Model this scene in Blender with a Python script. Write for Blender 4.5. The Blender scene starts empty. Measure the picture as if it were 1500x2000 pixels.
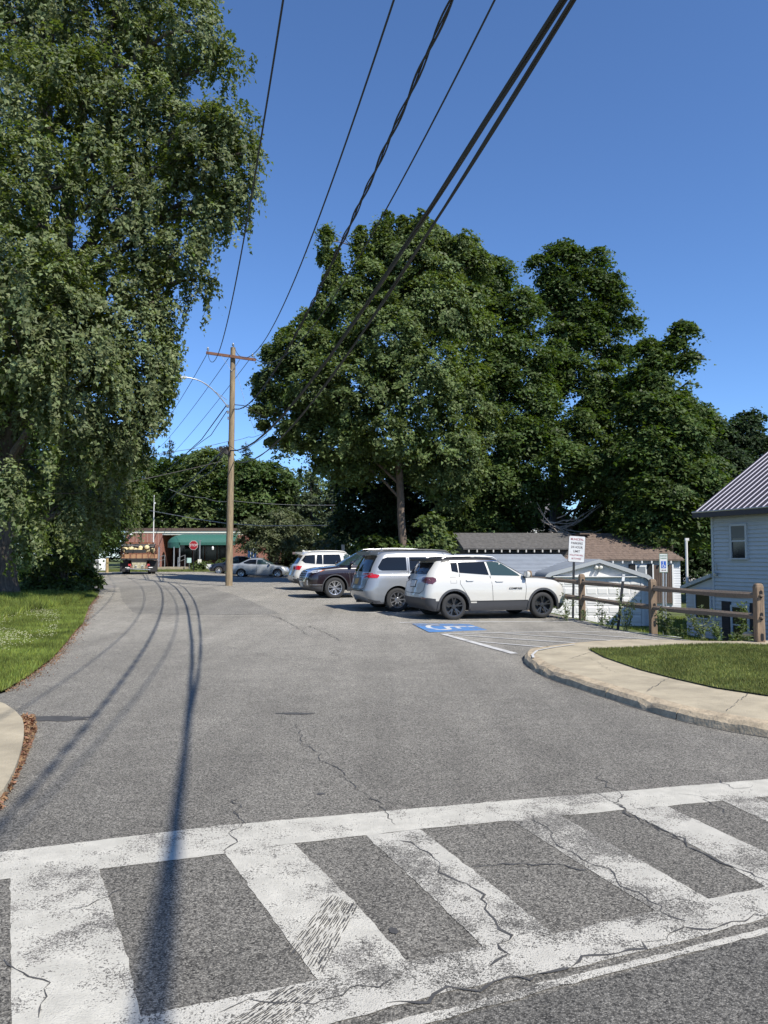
import bpy, bmesh, math, random
import numpy as np
from mathutils import Vector, Matrix
from mathutils.bvhtree import BVHTree
from mathutils.geometry import delaunay_2d_cdt

SC = bpy.context.scene
COL = SC.collection
R = math.radians
random.seed(7)
RNG = np.random.default_rng(11)

# ------------------------------------------------------------------ camera, sky, sun, exposure
EYE = 1.68
PITCH = math.atan(88 / 1500)
cd = bpy.data.cameras.new('camera')
cam = bpy.data.objects.new('camera', cd)
COL.objects.link(cam)
cam.location = (0, 0, EYE)
cam.rotation_euler = (math.pi / 2 + PITCH, 0, 0)
cd.sensor_fit = 'VERTICAL'
cd.sensor_height = 24
cd.lens = 18.0
cd.clip_start = 0.05
cd.clip_end = 3000
SC.camera = cam

SUN_EL = R(47.5)
SUN_AZ = R(136.0)
world = bpy.data.worlds.new('World')
SC.world = world
world.use_nodes = True
nt = world.node_tree
nt.nodes.clear()
sky = nt.nodes.new('ShaderNodeTexSky')
sky.sky_type = 'NISHITA'
sky.sun_disc = False
sky.sun_elevation = SUN_EL
sky.sun_rotation = SUN_AZ
sky.air_density = 1.0
sky.dust_density = 0.5
sky.ozone_density = 10.0
sky.altitude = 1500
bg = nt.nodes.new('ShaderNodeBackground')
bg.inputs['Strength'].default_value = 0.137
wo = nt.nodes.new('ShaderNodeOutputWorld')
nt.links.new(sky.outputs[0], bg.inputs[0])
nt.links.new(bg.outputs[0], wo.inputs[0])

sl = bpy.data.lights.new('sun', 'SUN')
sl.energy = 4.9
sl.angle = R(0.53)
sl.color = (1.0, 0.95, 0.87)
sun = bpy.data.objects.new('sun', sl)
COL.objects.link(sun)
sdir = Vector((math.sin(SUN_AZ) * math.cos(SUN_EL), math.cos(SUN_AZ) * math.cos(SUN_EL), math.sin(SUN_EL)))
sun.rotation_euler = sdir.to_track_quat('Z', 'Y').to_euler()
sun.location = (20, -20, 30)

SC.view_settings.view_transform = 'Standard'
SC.view_settings.look = 'None'
SC.view_settings.exposure = 0.52
SC.view_settings.gamma = 1
SC.view_settings.use_curve_mapping = False
SC.cycles.max_bounces = 6
SC.cycles.diffuse_bounces = 2
SC.cycles.glossy_bounces = 3
SC.cycles.transmission_bounces = 4

# ------------------------------------------------------------------ terrain
def sstep(a, b, v):
    t = np.clip((np.asarray(v, float) - a) / (b - a), 0, 1)
    return t * t * (3 - 2 * t)

def T(x, y):
    """height of the land at x, y"""
    x = np.asarray(x, float); y = np.asarray(y, float)
    zl = np.interp(y, [0, 18, 27, 36, 55, 66, 75, 110, 700], [0, 0, .14, .3, .5, .46, .62, 1.1, 1.1])
    zr = np.interp(y, [0, 18, 27, 36, 55, 63, 75, 110, 700], [0, 0, .16, .28, .20, .22, .5, 1.0, 1.1])
    w = sstep(-15, -9, x)
    z = zl * (1 - w) + zr * w
    z = z - 0.018 * np.maximum(0, x - 1.2) * sstep(14, 19, y) * (1 - sstep(28, 36, y))
    # the land falls away behind the split rail fence
    df = x - (5.45 - (y - 20.9) * 0.246)
    d = np.minimum(df, y - 14.9)
    z = z - 1.12 * sstep(0.25, 3.2, d) * (1 - sstep(48, 62, y))
    # verge on the left rises gently
    dl = -(x + 4.6 + np.maximum(0, y - 9) * 0.30)
    z = z + 0.25 * sstep(0.2, 5, dl) * (1 - sstep(24, 34, y))
    return z

def Tz(x, y):
    return float(T(x, y))

def ray(px, py):
    a = px - 750.; u = 1000. - py
    c, s = math.cos(PITCH), math.sin(PITCH)
    return (a, 1500 * c - u * s, 1500 * s + u * c)

def at(px, py, Y):
    """real point at distance Y seen in that direction"""
    r = ray(px, py); t = Y / r[1]
    return Vector((r[0] * t, Y, EYE + r[2] * t))

def G(px, py, up=0.0):
    """ground point seen in that direction"""
    r = ray(px, py); z = 0.0
    for _ in range(25):
        t = (z + up - EYE) / r[2]
        z = Tz(r[0] * t, r[1] * t)
    return (r[0] * t, r[1] * t)

# ------------------------------------------------------------------ materials
MATS = {}
def mat(name, col, rough=0.7, metal=0.0, noise=0.0, nscale=6.0, bump=0.0, bscale=40.0, spec=0.5, coat=0.0, col2=None, stretch=None, emit=None):
    if name in MATS: return MATS[name]
    m = bpy.data.materials.new(name); m.use_nodes = True
    n = m.node_tree.nodes; l = m.node_tree.links
    b = n['Principled BSDF']
    b.inputs['Roughness'].default_value = rough
    b.inputs['Metallic'].default_value = metal
    b.inputs['Specular IOR Level'].default_value = spec
    b.inputs['Coat Weight'].default_value = coat
    b.inputs['Coat Roughness'].default_value = 0.04
    b.inputs['Base Color'].default_value = (*col, 1)
    tc = n.new('ShaderNodeTexCoord')
    src = tc.outputs['Object']
    if stretch:
        mp = n.new('ShaderNodeMapping'); mp.inputs['Scale'].default_value = stretch
        l.new(src, mp.inputs[0]); src = mp.outputs[0]
    if noise > 0 or col2:
        t = n.new('ShaderNodeTexNoise'); t.inputs['Scale'].default_value = nscale; t.inputs['Detail'].default_value = 6
        t.inputs['Roughness'].default_value = .65
        l.new(src, t.inputs['Vector'])
        mx = n.new('ShaderNodeMix'); mx.data_type = 'RGBA'
        c2 = col2 if col2 else tuple(c * (1 - noise) for c in col)
        c1 = col if col2 else tuple(min(1, c * (1 + noise)) for c in col)
        mx.inputs[6].default_value = (*c1, 1); mx.inputs[7].default_value = (*c2, 1)
        rp = n.new('ShaderNodeMapRange'); rp.inputs[1].default_value = .35; rp.inputs[2].default_value = .65
        l.new(t.outputs['Fac'], rp.inputs[0]); l.new(rp.outputs[0], mx.inputs[0])
        l.new(mx.outputs[2], b.inputs['Base Color'])
    if bump > 0:
        t2 = n.new('ShaderNodeTexNoise'); t2.inputs['Scale'].default_value = bscale; t2.inputs['Detail'].default_value = 4
        l.new(src, t2.inputs['Vector'])
        bp = n.new('ShaderNodeBump'); bp.inputs['Strength'].default_value = bump; bp.inputs['Distance'].default_value = .02
        l.new(t2.outputs['Fac'], bp.inputs['Height']); l.new(bp.outputs[0], b.inputs['Normal'])
    MATS[name] = m
    return m

def asphalt_nodes(m, base, paint=None, wear=0.5):
    """aggregate speckle; paint = colour of road paint worn through to the stones"""
    n = m.node_tree.nodes; l = m.node_tree.links
    b = n['Principled BSDF']; b.inputs['Roughness'].default_value = .82; b.inputs['Specular IOR Level'].default_value = .3
    tc = n.new('ShaderNodeTexCoord')
    def noise(sc, det, ro=.6):
        t = n.new('ShaderNodeTexNoise'); t.inputs['Scale'].default_value = sc; t.inputs['Detail'].default_value = det; t.inputs['Roughness'].default_value = ro
        l.new(tc.outputs['Object'], t.inputs['Vector']); return t
    def rng(src, a, c, lo, hi):
        r = n.new('ShaderNodeMapRange'); r.inputs[1].default_value = a; r.inputs[2].default_value = c; r.inputs[3].default_value = lo; r.inputs[4].default_value = hi
        l.new(src, r.inputs[0]); return r.outputs[0]
    def math2(op, a, c):
        r = n.new('ShaderNodeMath'); r.operation = op
        for i, v in enumerate((a, c)):
            if isinstance(v, (int, float)): r.inputs[i].default_value = v
            else: l.new(v, r.inputs[i])
        return r.outputs[0]
    v = n.new('ShaderNodeTexVoronoi'); v.inputs['Scale'].default_value = 140; l.new(tc.outputs['Object'], v.inputs['Vector'])
    sx = n.new('ShaderNodeSeparateColor'); l.new(v.outputs['Color'], sx.inputs[0])
    v2 = n.new('ShaderNodeTexVoronoi'); v2.inputs['Scale'].default_value = 80; l.new(tc.outputs['Object'], v2.inputs['Vector'])
    sx2 = n.new('ShaderNodeSeparateColor'); l.new(v2.outputs['Color'], sx2.inputs[0])
    stone = math2('POWER', sx.outputs[0], 1.5)
    stone2 = math2('POWER', sx2.outputs[1], 1.5)
    spk = math2('ADD', rng(stone, 0, 1, .36, 1.75), rng(stone2, 0, 1, -.18, .42))
    dist = rng(v.outputs['Distance'], .0, .9, 1.15, .55)
    spk = math2('MULTIPLY', spk, dist)
    big = noise(.35, 5); mid = noise(2.2, 5); streak = noise(9, 3)
    k = math2('MULTIPLY', spk, rng(big.outputs['Fac'], .3, .7, .86, 1.13))
    k = math2('MULTIPLY', k, rng(mid.outputs['Fac'], .3, .7, .90, 1.1))
    k = math2('MULTIPLY', k, rng(streak.outputs['Fac'], .3, .7, .93, 1.07))
    mpl = n.new('ShaderNodeMapping'); mpl.inputs['Rotation'].default_value = (0, 0, R(14)); mpl.inputs['Scale'].default_value = (1.3, .07, 1); l.new(tc.outputs['Object'], mpl.inputs[0])
    ln = noise(1.0, 3); l.new(mpl.outputs[0], ln.inputs['Vector']); k = math2('MULTIPLY', k, rng(ln.outputs['Fac'], .3, .7, .86, 1.12))
    st_ = noise(.9, 2); k = math2('MULTIPLY', k, rng(st_.outputs['Fac'], .68, .78, 1.0, .80))
    sy_ = n.new('ShaderNodeSeparateXYZ'); l.new(tc.outputs['Object'], sy_.inputs[0]); k = math2('MULTIPLY', k, rng(sy_.outputs[1], 4, 18, 1.0, 1.72))  # lighter with distance: brightness of the far road at grazing angles, put into the colour
    cm = n.new('ShaderNodeMix'); cm.data_type = 'RGBA'; cm.blend_type = 'MULTIPLY'; cm.inputs[0].default_value = 1
    cm.inputs[6].default_value = (*base, 1)
    cc = n.new('ShaderNodeCombineColor')
    for i in range(3): l.new(k, cc.inputs[i])
    l.new(cc.outputs[0], cm.inputs[7])
    out = cm.outputs[2]
    if paint:
        pn = noise(1.3, 5, .7); pf = noise(70, 4, .7); pm = noise(7, 4)
        s = math2('ADD', math2('MULTIPLY', pn.outputs['Fac'], 1.7), math2('MULTIPLY', pf.outputs['Fac'], 1.0))
        s = math2('ADD', s, math2('MULTIPLY', pm.outputs['Fac'], .5))
        s = math2('ADD', s, math2('MULTIPLY', v.outputs['Distance'], -.35))
        fac = rng(s, 1.20 + wear * .20, 1.30 + wear * .20, .0, 1)
        pc = n.new('ShaderNodeMix'); pc.data_type = 'RGBA'
        pc.inputs[6].default_value = (*paint, 1); pc.inputs[7].default_value = (*(c * .8 for c in paint), 1)
        l.new(rng(pm.outputs['Fac'], .35, .65, 0, 1), pc.inputs[0])
        mx = n.new('ShaderNodeMix'); mx.data_type = 'RGBA'
        l.new(fac, mx.inputs[0]); l.new(out, mx.inputs[6]); l.new(pc.outputs[2], mx.inputs[7])
        out = mx.outputs[2]
    l.new(out, b.inputs['Base Color'])
    bp = n.new('ShaderNodeBump'); bp.inputs['Strength'].default_value = .55; bp.inputs['Distance'].default_value = .006
    l.new(spk, bp.inputs['Height']); l.new(bp.outputs[0], b.inputs['Normal'])

def new_mat(name):
    m = bpy.data.materials.new(name); m.use_nodes = True; MATS[name] = m; return m

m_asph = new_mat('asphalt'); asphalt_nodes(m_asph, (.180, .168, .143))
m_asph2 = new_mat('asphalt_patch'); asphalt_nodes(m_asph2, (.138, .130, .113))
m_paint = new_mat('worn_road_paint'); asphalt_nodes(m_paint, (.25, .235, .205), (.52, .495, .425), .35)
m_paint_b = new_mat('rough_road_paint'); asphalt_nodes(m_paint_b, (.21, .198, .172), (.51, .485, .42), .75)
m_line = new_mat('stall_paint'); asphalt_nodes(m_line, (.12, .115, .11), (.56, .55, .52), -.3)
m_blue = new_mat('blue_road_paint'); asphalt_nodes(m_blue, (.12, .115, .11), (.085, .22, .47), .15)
m_tar = mat('tar', (.060, .058, .055), .8, noise=.3)
m_conc = mat('concrete', (.345, .295, .205), .9, noise=.2, nscale=2.2, bump=.35, bscale=60)
m_curb = mat('kerb_concrete', (.36, .29, .195), .9, noise=.28, nscale=7, bump=.5, bscale=35)
m_earth = mat('lawn_soil', (.075, .095, .022), .95, noise=.35, nscale=1.5, bump=.3, bscale=30)
m_earth_near = mat('verge_soil', (.085, .10, .025), .95, noise=.3, nscale=5)
m_gravel = mat('gravel', (.20, .185, .165), .95, noise=.35, nscale=30, bump=.5, bscale=80)
m_black = mat('black_plastic', (.018, .018, .019), .45)
m_clad = mat('grey_cladding', (.045, .046, .05), .5)
m_rubber = mat('tyre_rubber', (.022, .022, .022), .8)
m_dark = mat('dark_void', (.008, .008, .009), .9)
m_chrome = mat('chrome', (.75, .76, .78), .12, 1.0)
m_alloy = mat('alloy', (.60, .61, .63), .28, .9)
m_alloy_dark = mat('dark_alloy', (.07, .072, .078), .28, .7)
m_glass = mat('car_glass', (.008, .010, .013), .04, 0, spec=.38)
m_glass_light = mat('clear_car_glass', (.030, .052, .052), .04, 0, spec=.5)
m_red = mat('tail_lamp_red', (.42, .01, .015), .12, coat=1.0)
m_reddark = mat('tail_lamp_smoked', (.10, .035, .04), .12, coat=1.0)
m_lampglass = mat('headlamp_glass', (.55, .57, .60), .08, .3, coat=1.0)
m_amber = mat('amber_lens', (.75, .22, .05), .15, coat=1.0)
m_white = mat('white_paint', (.66, .66, .64), .5, noise=.04)
m_plate = mat('number_plate', (.55, .55, .52), .4)
m_plate_y = mat('yellow_plate', (.45, .26, .06), .4)

def carpaint(name, col, metal=.0):
    return mat(name, col, .32, metal, coat=1.0)

def wood_mat(name, c1, c2, stretch=(14, 14, 1.2), sc=3):
    return mat(name, c1, .85, col2=c2, nscale=sc, stretch=stretch, bump=.4, bscale=12)

m_post = wood_mat('fence_post_wood', (.27, .185, .115), (.13, .095, .065))
m_rail = wood_mat('weathered_rail_wood', (.23, .175, .125), (.12, .09, .065), (1.2, 14, 14))
m_pole = wood_mat('utility_pole_wood', (.31, .235, .14), (.14, .11, .075), (9, 9, .7), 2.5)
m_xarm = wood_mat('crossarm_wood', (.24, .12, .075), (.14, .07, .05), (1, 9, 9))
m_bark = wood_mat('bark', (.13, .105, .08), (.045, .037, .03), (7, 7, 1.0), 2.5)
m_bark2 = wood_mat('smooth_bark', (.17, .125, .09), (.08, .062, .048), (6, 6, 1.2), 2.5)
m_wire = mat('cable_black', (.02, .02, .022), .6)
m_wire_grey = mat('cable_grey', (.28, .28, .28), .5)
m_wire_mid = mat('cable_weathered', (.08, .075, .07), .6)
m_galv = mat('galvanised_steel', (.45, .46, .47), .4, .7, noise=.1)

def leaf_mat(name, top, under, trans=.35, rough=.45, var=.35, patchy=.2, pscale=.45):
    m = new_mat(name); n = m.node_tree.nodes; l = m.node_tree.links
    b = n['Principled BSDF']; b.inputs['Roughness'].default_value = rough + .08; b.inputs['Specular IOR Level'].default_value = .22
    g = n.new('ShaderNodeNewGeometry')
    mx = n.new('ShaderNodeMix'); mx.data_type = 'RGBA'
    mx.inputs[6].default_value = (*top, 1); mx.inputs[7].default_value = (*under, 1)
    l.new(g.outputs['Backfacing'], mx.inputs[0])
    hs = n.new('ShaderNodeHueSaturation')
    r1 = n.new('ShaderNodeMapRange'); r1.inputs[3].default_value = 1 - var; r1.inputs[4].default_value = 1 + var * 1.5
    r2 = n.new('ShaderNodeMapRange'); r2.inputs[3].default_value = .475; r2.inputs[4].default_value = .515
    l.new(g.outputs['Random Per Island'], r1.inputs[0])
    mm = n.new('ShaderNodeMath'); mm.operation = 'MULTIPLY'; mm.inputs[1].default_value = 7.31
    fr = n.new('ShaderNodeMath'); fr.operation = 'FRACT'
    l.new(g.outputs['Random Per Island'], mm.inputs[0]); l.new(mm.outputs[0], fr.inputs[0]); l.new(fr.outputs[0], r2.inputs[0])
    l.new(r1.outputs[0], hs.inputs['Value']); l.new(r2.outputs[0], hs.inputs['Hue'])
    l.new(mx.outputs[2], hs.inputs['Color'])
    tx = n.new('ShaderNodeTexCoord'); tn = n.new('ShaderNodeTexNoise'); tn.inputs['Scale'].default_value = pscale; tn.inputs['Detail'].default_value = 3
    l.new(tx.outputs['Object'], tn.inputs['Vector'])
    r3 = n.new('ShaderNodeMapRange'); r3.inputs[1].default_value = .35; r3.inputs[2].default_value = .65; r3.inputs[3].default_value = 1 - patchy; r3.inputs[4].default_value = 1 + patchy
    l.new(tn.outputs['Fac'], r3.inputs[0])
    h2 = n.new('ShaderNodeHueSaturation'); l.new(hs.outputs[0], h2.inputs['Color']); l.new(r3.outputs[0], h2.inputs['Value'])
    l.new(h2.outputs[0], b.inputs['Base Color'])
    tr = n.new('ShaderNodeBsdfTranslucent')
    h3 = n.new('ShaderNodeHueSaturation'); h3.inputs['Value'].default_value = 1.5; h3.inputs['Saturation'].default_value = 1.15; h3.inputs['Hue'].default_value = .485
    l.new(h2.outputs[0], h3.inputs['Color']); l.new(h3.outputs[0], tr.inputs['Color'])
    ms = n.new('ShaderNodeMixShader'); ms.inputs[0].default_value = trans
    out = n['Material Output']
    l.new(b.outputs[0], ms.inputs[1]); l.new(tr.outputs[0], ms.inputs[2]); l.new(ms.outputs[0], out.inputs[0])
    return m

lf_silver = leaf_mat('silver_maple_leaf', (.086, .124, .030), (.125, .155, .068))
lf_maple = leaf_mat('maple_leaf', (.080, .122, .028), (.10, .14, .05))
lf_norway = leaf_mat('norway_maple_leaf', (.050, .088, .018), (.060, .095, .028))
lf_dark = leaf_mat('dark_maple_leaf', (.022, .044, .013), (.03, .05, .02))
lf_small = leaf_mat('ornamental_leaf', (.070, .095, .035), (.10, .12, .06))
lf_bush = leaf_mat('shrub_leaf', (.075, .115, .022), (.10, .14, .05))
lf_pine = leaf_mat('needle', (.022, .045, .020), (.03, .05, .025), .1)
lf_spruce = leaf_mat('pale_needle', (.055, .070, .038), (.06, .08, .04), .15)
lf_weed = leaf_mat('weed_leaf', (.085, .125, .035), (.12, .15, .07))
lf_grass = leaf_mat('grass_blade', (.145, .185, .034), (.12, .16, .04), .3, .6, .4, .34, 1.1)
lf_lawn = leaf_mat('mown_grass_blade', (.15, .17, .045), (.10, .13, .04), .3, .6, .4, .28, 1.6)
lf_dead = leaf_mat('dry_leaf', (.17, .085, .045), (.18, .11, .06), .15, .8)
lf_flower = leaf_mat('clover_flower', (.42, .42, .26), (.5, .5, .36), .2, .8)

# ------------------------------------------------------------------ mesh helpers
class MB:
    def __init__(s): s.v = []; s.f = []
    def add(s, vs, fs):
        o = len(s.v); s.v += [tuple(p) for p in vs]; s.f += [tuple(i + o for i in f) for f in fs]; return s
    def box(s, x0, x1, y0, y1, z0, z1):
        return s.add([(x0, y0, z0), (x1, y0, z0), (x1, y1, z0), (x0, y1, z0), (x0, y0, z1), (x1, y0, z1), (x1, y1, z1), (x0, y1, z1)],
                     [(0, 3, 2, 1), (4, 5, 6, 7), (0, 1, 5, 4), (1, 2, 6, 5), (2, 3, 7, 6), (3, 0, 4, 7)])
    def hexa(s, p):
        return s.add(p, [(0, 3, 2, 1), (4, 5, 6, 7), (0, 1, 5, 4), (1, 2, 6, 5), (2, 3, 7, 6), (3, 0, 4, 7)])
    def bar(s, a, b, w, h, up=(0, 0, 1)):
        a = Vector(a); b = Vector(b); d = (b - a).normalized(); u = Vector(up)
        sd = d.cross(u).normalized() * w / 2; u2 = sd.cross(d).normalized() * h / 2
        return s.hexa([a - sd - u2, b - sd - u2, b + sd - u2, a + sd - u2, a - sd + u2, b - sd + u2, b + sd + u2, a + sd + u2])
    def tube(s, pts, rad, n=8, cap=True):
        pts = [Vector(p) for p in pts]; m = len(pts)
        if isinstance(rad, (int, float)): rad = [rad] * m
        d0 = (pts[1] - pts[0]).normalized()
        ref = Vector((0, 0, 1)) if abs(d0.z) < .9 else Vector((1, 0, 0))
        u = d0.cross(ref).normalized(); vs = []
        for i in range(m):
            d = (pts[min(i + 1, m - 1)] - pts[max(i - 1, 0)]).normalized()
            u = (u - d * u.dot(d)).normalized(); w = d.cross(u)
            for k in range(n):
                a = 2 * math.pi * k / n
                vs.append(pts[i] + (u * math.cos(a) + w * math.sin(a)) * rad[i])
        fs = [(i * n + k, i * n + (k + 1) % n, (i + 1) * n + (k + 1) % n, (i + 1) * n + k) for i in range(m - 1) for k in range(n)]
        if cap: fs += [tuple(range(n - 1, -1, -1)), tuple((m - 1) * n + k for k in range(n))]
        return s.add(vs, fs)
    def lathe(s, prof, n=24, axis='z', c=(0, 0, 0)):
        vs = []
        for (r, h) in prof:
            for k in range(n):
                a = 2 * math.pi * k / n; p = (r * math.cos(a), r * math.sin(a), h)
                if axis == 'y': p = (p[0], p[2], p[1])
                if axis == 'x': p = (p[2], p[0], p[1])
                vs.append((p[0] + c[0], p[1] + c[1], p[2] + c[2]))
        m = len(prof)
        fs = [(i * n + k, i * n + (k + 1) % n, (i + 1) * n + (k + 1) % n, (i + 1) * n + k) for i in range(m - 1) for k in range(n)]
        return s.add(vs, fs)
    def prism(s, poly, z0, z1):
        """poly of (x, y), any shape"""
        n = len(poly); o = [(p[0], p[1], z0) for p in poly] + [(p[0], p[1], z1) for p in poly]
        fs = [tuple(range(n - 1, -1, -1)), tuple(range(n, 2 * n))] + [(i, (i + 1) % n, n + (i + 1) % n, n + i) for i in range(n)]
        return s.add(o, fs)
    def prism_y(s, poly, y0, y1):
        """poly of (x, z)"""
        n = len(poly); o = [(p[0], y0, p[1]) for p in poly] + [(p[0], y1, p[1]) for p in poly]
        fs = [tuple(range(n)), tuple(range(2 * n - 1, n - 1, -1))] + [((i + 1) % n, i, n + i, n + (i + 1) % n) for i in range(n)]
        return s.add(o, fs)
    def prism_x(s, poly, x0, x1):
        """poly of (y, z)"""
        n = len(poly); o = [(x0, p[0], p[1]) for p in poly] + [(x1, p[0], p[1]) for p in poly]
        fs = [tuple(range(n - 1, -1, -1)), tuple(range(n, 2 * n))] + [(i, (i + 1) % n, n + (i + 1) % n, n + i) for i in range(n)]
        return s.add(o, fs)
    def mesh(s, name, m, smooth=False):
        me = bpy.data.meshes.new(name); me.from_pydata(s.v, [], s.f)
        me.materials.append(m)
        if smooth:
            me.polygons.foreach_set('use_smooth', [True] * len(me.polygons))
            me.set_sharp_from_angle(angle=R(38))
        me.update(); return me
    def build(s, name, m, parent=None, smooth=False, loc=None, rot=None):
        return link(name, s.mesh(name, m, smooth), parent, loc, rot)

def link(name, data, parent=None, loc=None, rot=None):
    o = bpy.data.objects.new(name, data); COL.objects.link(o)
    if parent is not None: o.parent = parent
    if loc is not None: o.location = loc
    if rot is not None: o.rotation_euler = rot
    return o

def tag(o, label=None, cat=None, group=None, kind=None):
    if label: o['label'] = label
    if cat: o['category'] = cat
    if group: o['group'] = group
    if kind: o['kind'] = kind
    return o

def thing(name, label, cat, loc=(0, 0, 0), rz=0.0, group=None):
    return tag(link(name, None, None, loc, (0, 0, rz)), label, cat, group)

def copy_tree(o, parent=None):
    c = o.copy(); COL.objects.link(c); c.parent = parent
    for ch in list(o.children): copy_tree(ch, c)
    return c

def text(name, body, size, m, parent, loc, rot, extrude=.0015, sx=1.0, align='CENTER'):
    cu = bpy.data.curves.new(name, 'FONT'); cu.body = body; cu.size = size; cu.align_x = align; cu.align_y = 'CENTER'
    cu.extrude = extrude; cu.offset = size * .012; cu.materials.append(m); cu.resolution_u = 3
    tmp = bpy.data.objects.new('tmp', cu); COL.objects.link(tmp); bpy.context.view_layer.update()
    me = bpy.data.meshes.new_from_object(tmp.evaluated_get(bpy.context.evaluated_depsgraph_get()))
    bpy.data.objects.remove(tmp); me.transform(Matrix.Diagonal((sx, 1, 1, 1))); me.name = name
    return link(name, me, parent, loc, rot)

def np_mesh(name, V, nper, m, parent=None, smooth=False):
    """V (N, nper, 3): N separate faces of nper corners"""
    n = len(V); me = bpy.data.meshes.new(name)
    me.vertices.add(n * nper); me.vertices.foreach_set('co', np.ascontiguousarray(V, dtype=np.float32).ravel())
    me.loops.add(n * nper); me.loops.foreach_set('vertex_index', np.arange(n * nper, dtype=np.int32))
    me.polygons.add(n); me.polygons.foreach_set('loop_start', np.arange(0, n * nper, nper, dtype=np.int32))
    me.polygons.foreach_set('loop_total', np.full(n, nper, dtype=np.int32))
    me.materials.append(m); me.update(); me.validate()
    return link(name, me, parent)

def inside(poly, X, Y):
    c = np.zeros(X.shape, bool); n = len(poly)
    for i in range(n):
        x1, y1 = poly[i]; x2, y2 = poly[(i + 1) % n]
        if y1 == y2: continue
        t = ((y1 > Y) != (y2 > Y)) & (X < (x2 - x1) * (Y - y1) / (y2 - y1) + x1)
        c ^= t
    return c

def tri_poly(poly, cell):
    """fill a 2d polygon with triangles of about cell size"""
    P = [Vector(p) for p in poly]; pts = []; edges = []
    n = len(P)
    for i in range(n):
        a, b = P[i], P[(i + 1) % n]; k = max(1, int((b - a).length / cell))
        for j in range(k): pts.append(a.lerp(b, j / k))
    nb = len(pts); edges = [(i, (i + 1) % nb) for i in range(nb)]
    xs = [p.x for p in P]; ys = [p.y for p in P]
    gx, gy = np.meshgrid(np.arange(min(xs), max(xs), cell), np.arange(min(ys), max(ys), cell))
    gx = gx.ravel(); gy = gy.ravel(); ok = inside([tuple(p) for p in P], gx, gy)
    gx, gy = gx[ok], gy[ok]
    A = np.array([tuple(p) for p in pts])
    for x, y in zip(gx, gy):
        if ((A[:, 0] - x) ** 2 + (A[:, 1] - y) ** 2).min() > (cell * .45) ** 2: pts.append(Vector((x, y)))
    vv, ee, ff, *_ = delaunay_2d_cdt(pts, edges, [list(range(nb))], 1, 1e-6)
    return [tuple(v) for v in vv], [tuple(f) for f in ff]

def drape(name, poly, up, m, cell=.8, parent=None, hfun=T, wall=0.0):
    v, f = tri_poly(poly, cell)
    A = np.array(v); z = hfun(A[:, 0], A[:, 1]) + up
    mb = MB(); mb.add([(a[0], a[1], h) for a, h in zip(A, z)], f)
    if wall:
        P = [Vector(p) for p in poly]; n = len(P)
        for i in range(n):
            a, b = P[i], P[(i + 1) % n]; k = max(1, int((b - a).length / cell))
            for j in range(k):
                p = a.lerp(b, j / k); q = a.lerp(b, (j + 1) / k)
                zp = Tz(p.x, p.y) + up; zq = Tz(q.x, q.y) + up
                mb.add([(p.x, p.y, zp), (q.x, q.y, zq), (q.x, q.y, zq - wall), (p.x, p.y, zp - wall)], [(0, 1, 2, 3)])
    me = mb.mesh(name, m)
    bm = bmesh.new(); bm.from_mesh(me); bmesh.ops.remove_doubles(bm, verts=bm.verts, dist=1e-5); bmesh.ops.recalc_face_normals(bm, faces=bm.faces)
    for fc in bm.faces:
        if abs(fc.normal.z) > .5 and fc.normal.z < 0: fc.normal_flip()
    bm.to_mesh(me); bm.free()
    return link(name, me, parent)

def strip_poly(pts, w):
    """polyline to outline"""
    P = [Vector(p) for p in pts]; L = []; Rr = []
    ws = w if isinstance(w, (list, tuple)) else [w] * len(P)
    for i, p in enumerate(P):
        d = (P[min(i + 1, len(P) - 1)] - P[max(i - 1, 0)]).normalized(); nn = Vector((-d.y, d.x)) * ws[i] / 2
        L.append(p + nn); Rr.append(p - nn)
    return [tuple(q) for q in L + Rr[::-1]]

def ribbon(mb, pts, w, up):
    P = [Vector(p) for p in pts]; ws = w if isinstance(w, (list, tuple)) else [w] * len(P); vs = []
    for i, p in enumerate(P):
        d = (P[min(i + 1, len(P) - 1)] - P[max(i - 1, 0)]).normalized(); nn = Vector((-d.y, d.x)) * ws[i] / 2
        for q in (p - nn, p + nn): vs.append((q.x, q.y, Tz(q.x, q.y) + up))
    mb.add(vs, [(2 * i, 2 * i + 2, 2 * i + 3, 2 * i + 1) for i in range(len(P) - 1)])

# ------------------------------------------------------------------ ground, road, pavement
xs = np.concatenate([np.linspace(-500, -60, 12)[:-1], np.linspace(-60, -24, 19)[:-1], np.arange(-24, 20, .45), np.linspace(20, 60, 21), np.linspace(60, 500, 12)[1:]])
ys = np.concatenate([np.linspace(-60, 0, 10)[:-1], np.arange(0, 48, .45), np.linspace(48, 110, 40), np.linspace(110, 700, 14)[1:]])
gx, gy = np.meshgrid(xs, ys)
gz = T(gx, gy) - .05
V = np.stack([gx.ravel(), gy.ravel(), gz.ravel()], 1).tolist()
nx = len(xs)
F = [(j * nx + i, j * nx + i + 1, (j + 1) * nx + i + 1, (j + 1) * nx + i) for j in range(len(ys) - 1) for i in range(nx - 1)]
mb = MB(); mb.v = V; mb.f = F
tag(mb.build('ground', m_earth, smooth=True), kind='structure')

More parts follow.
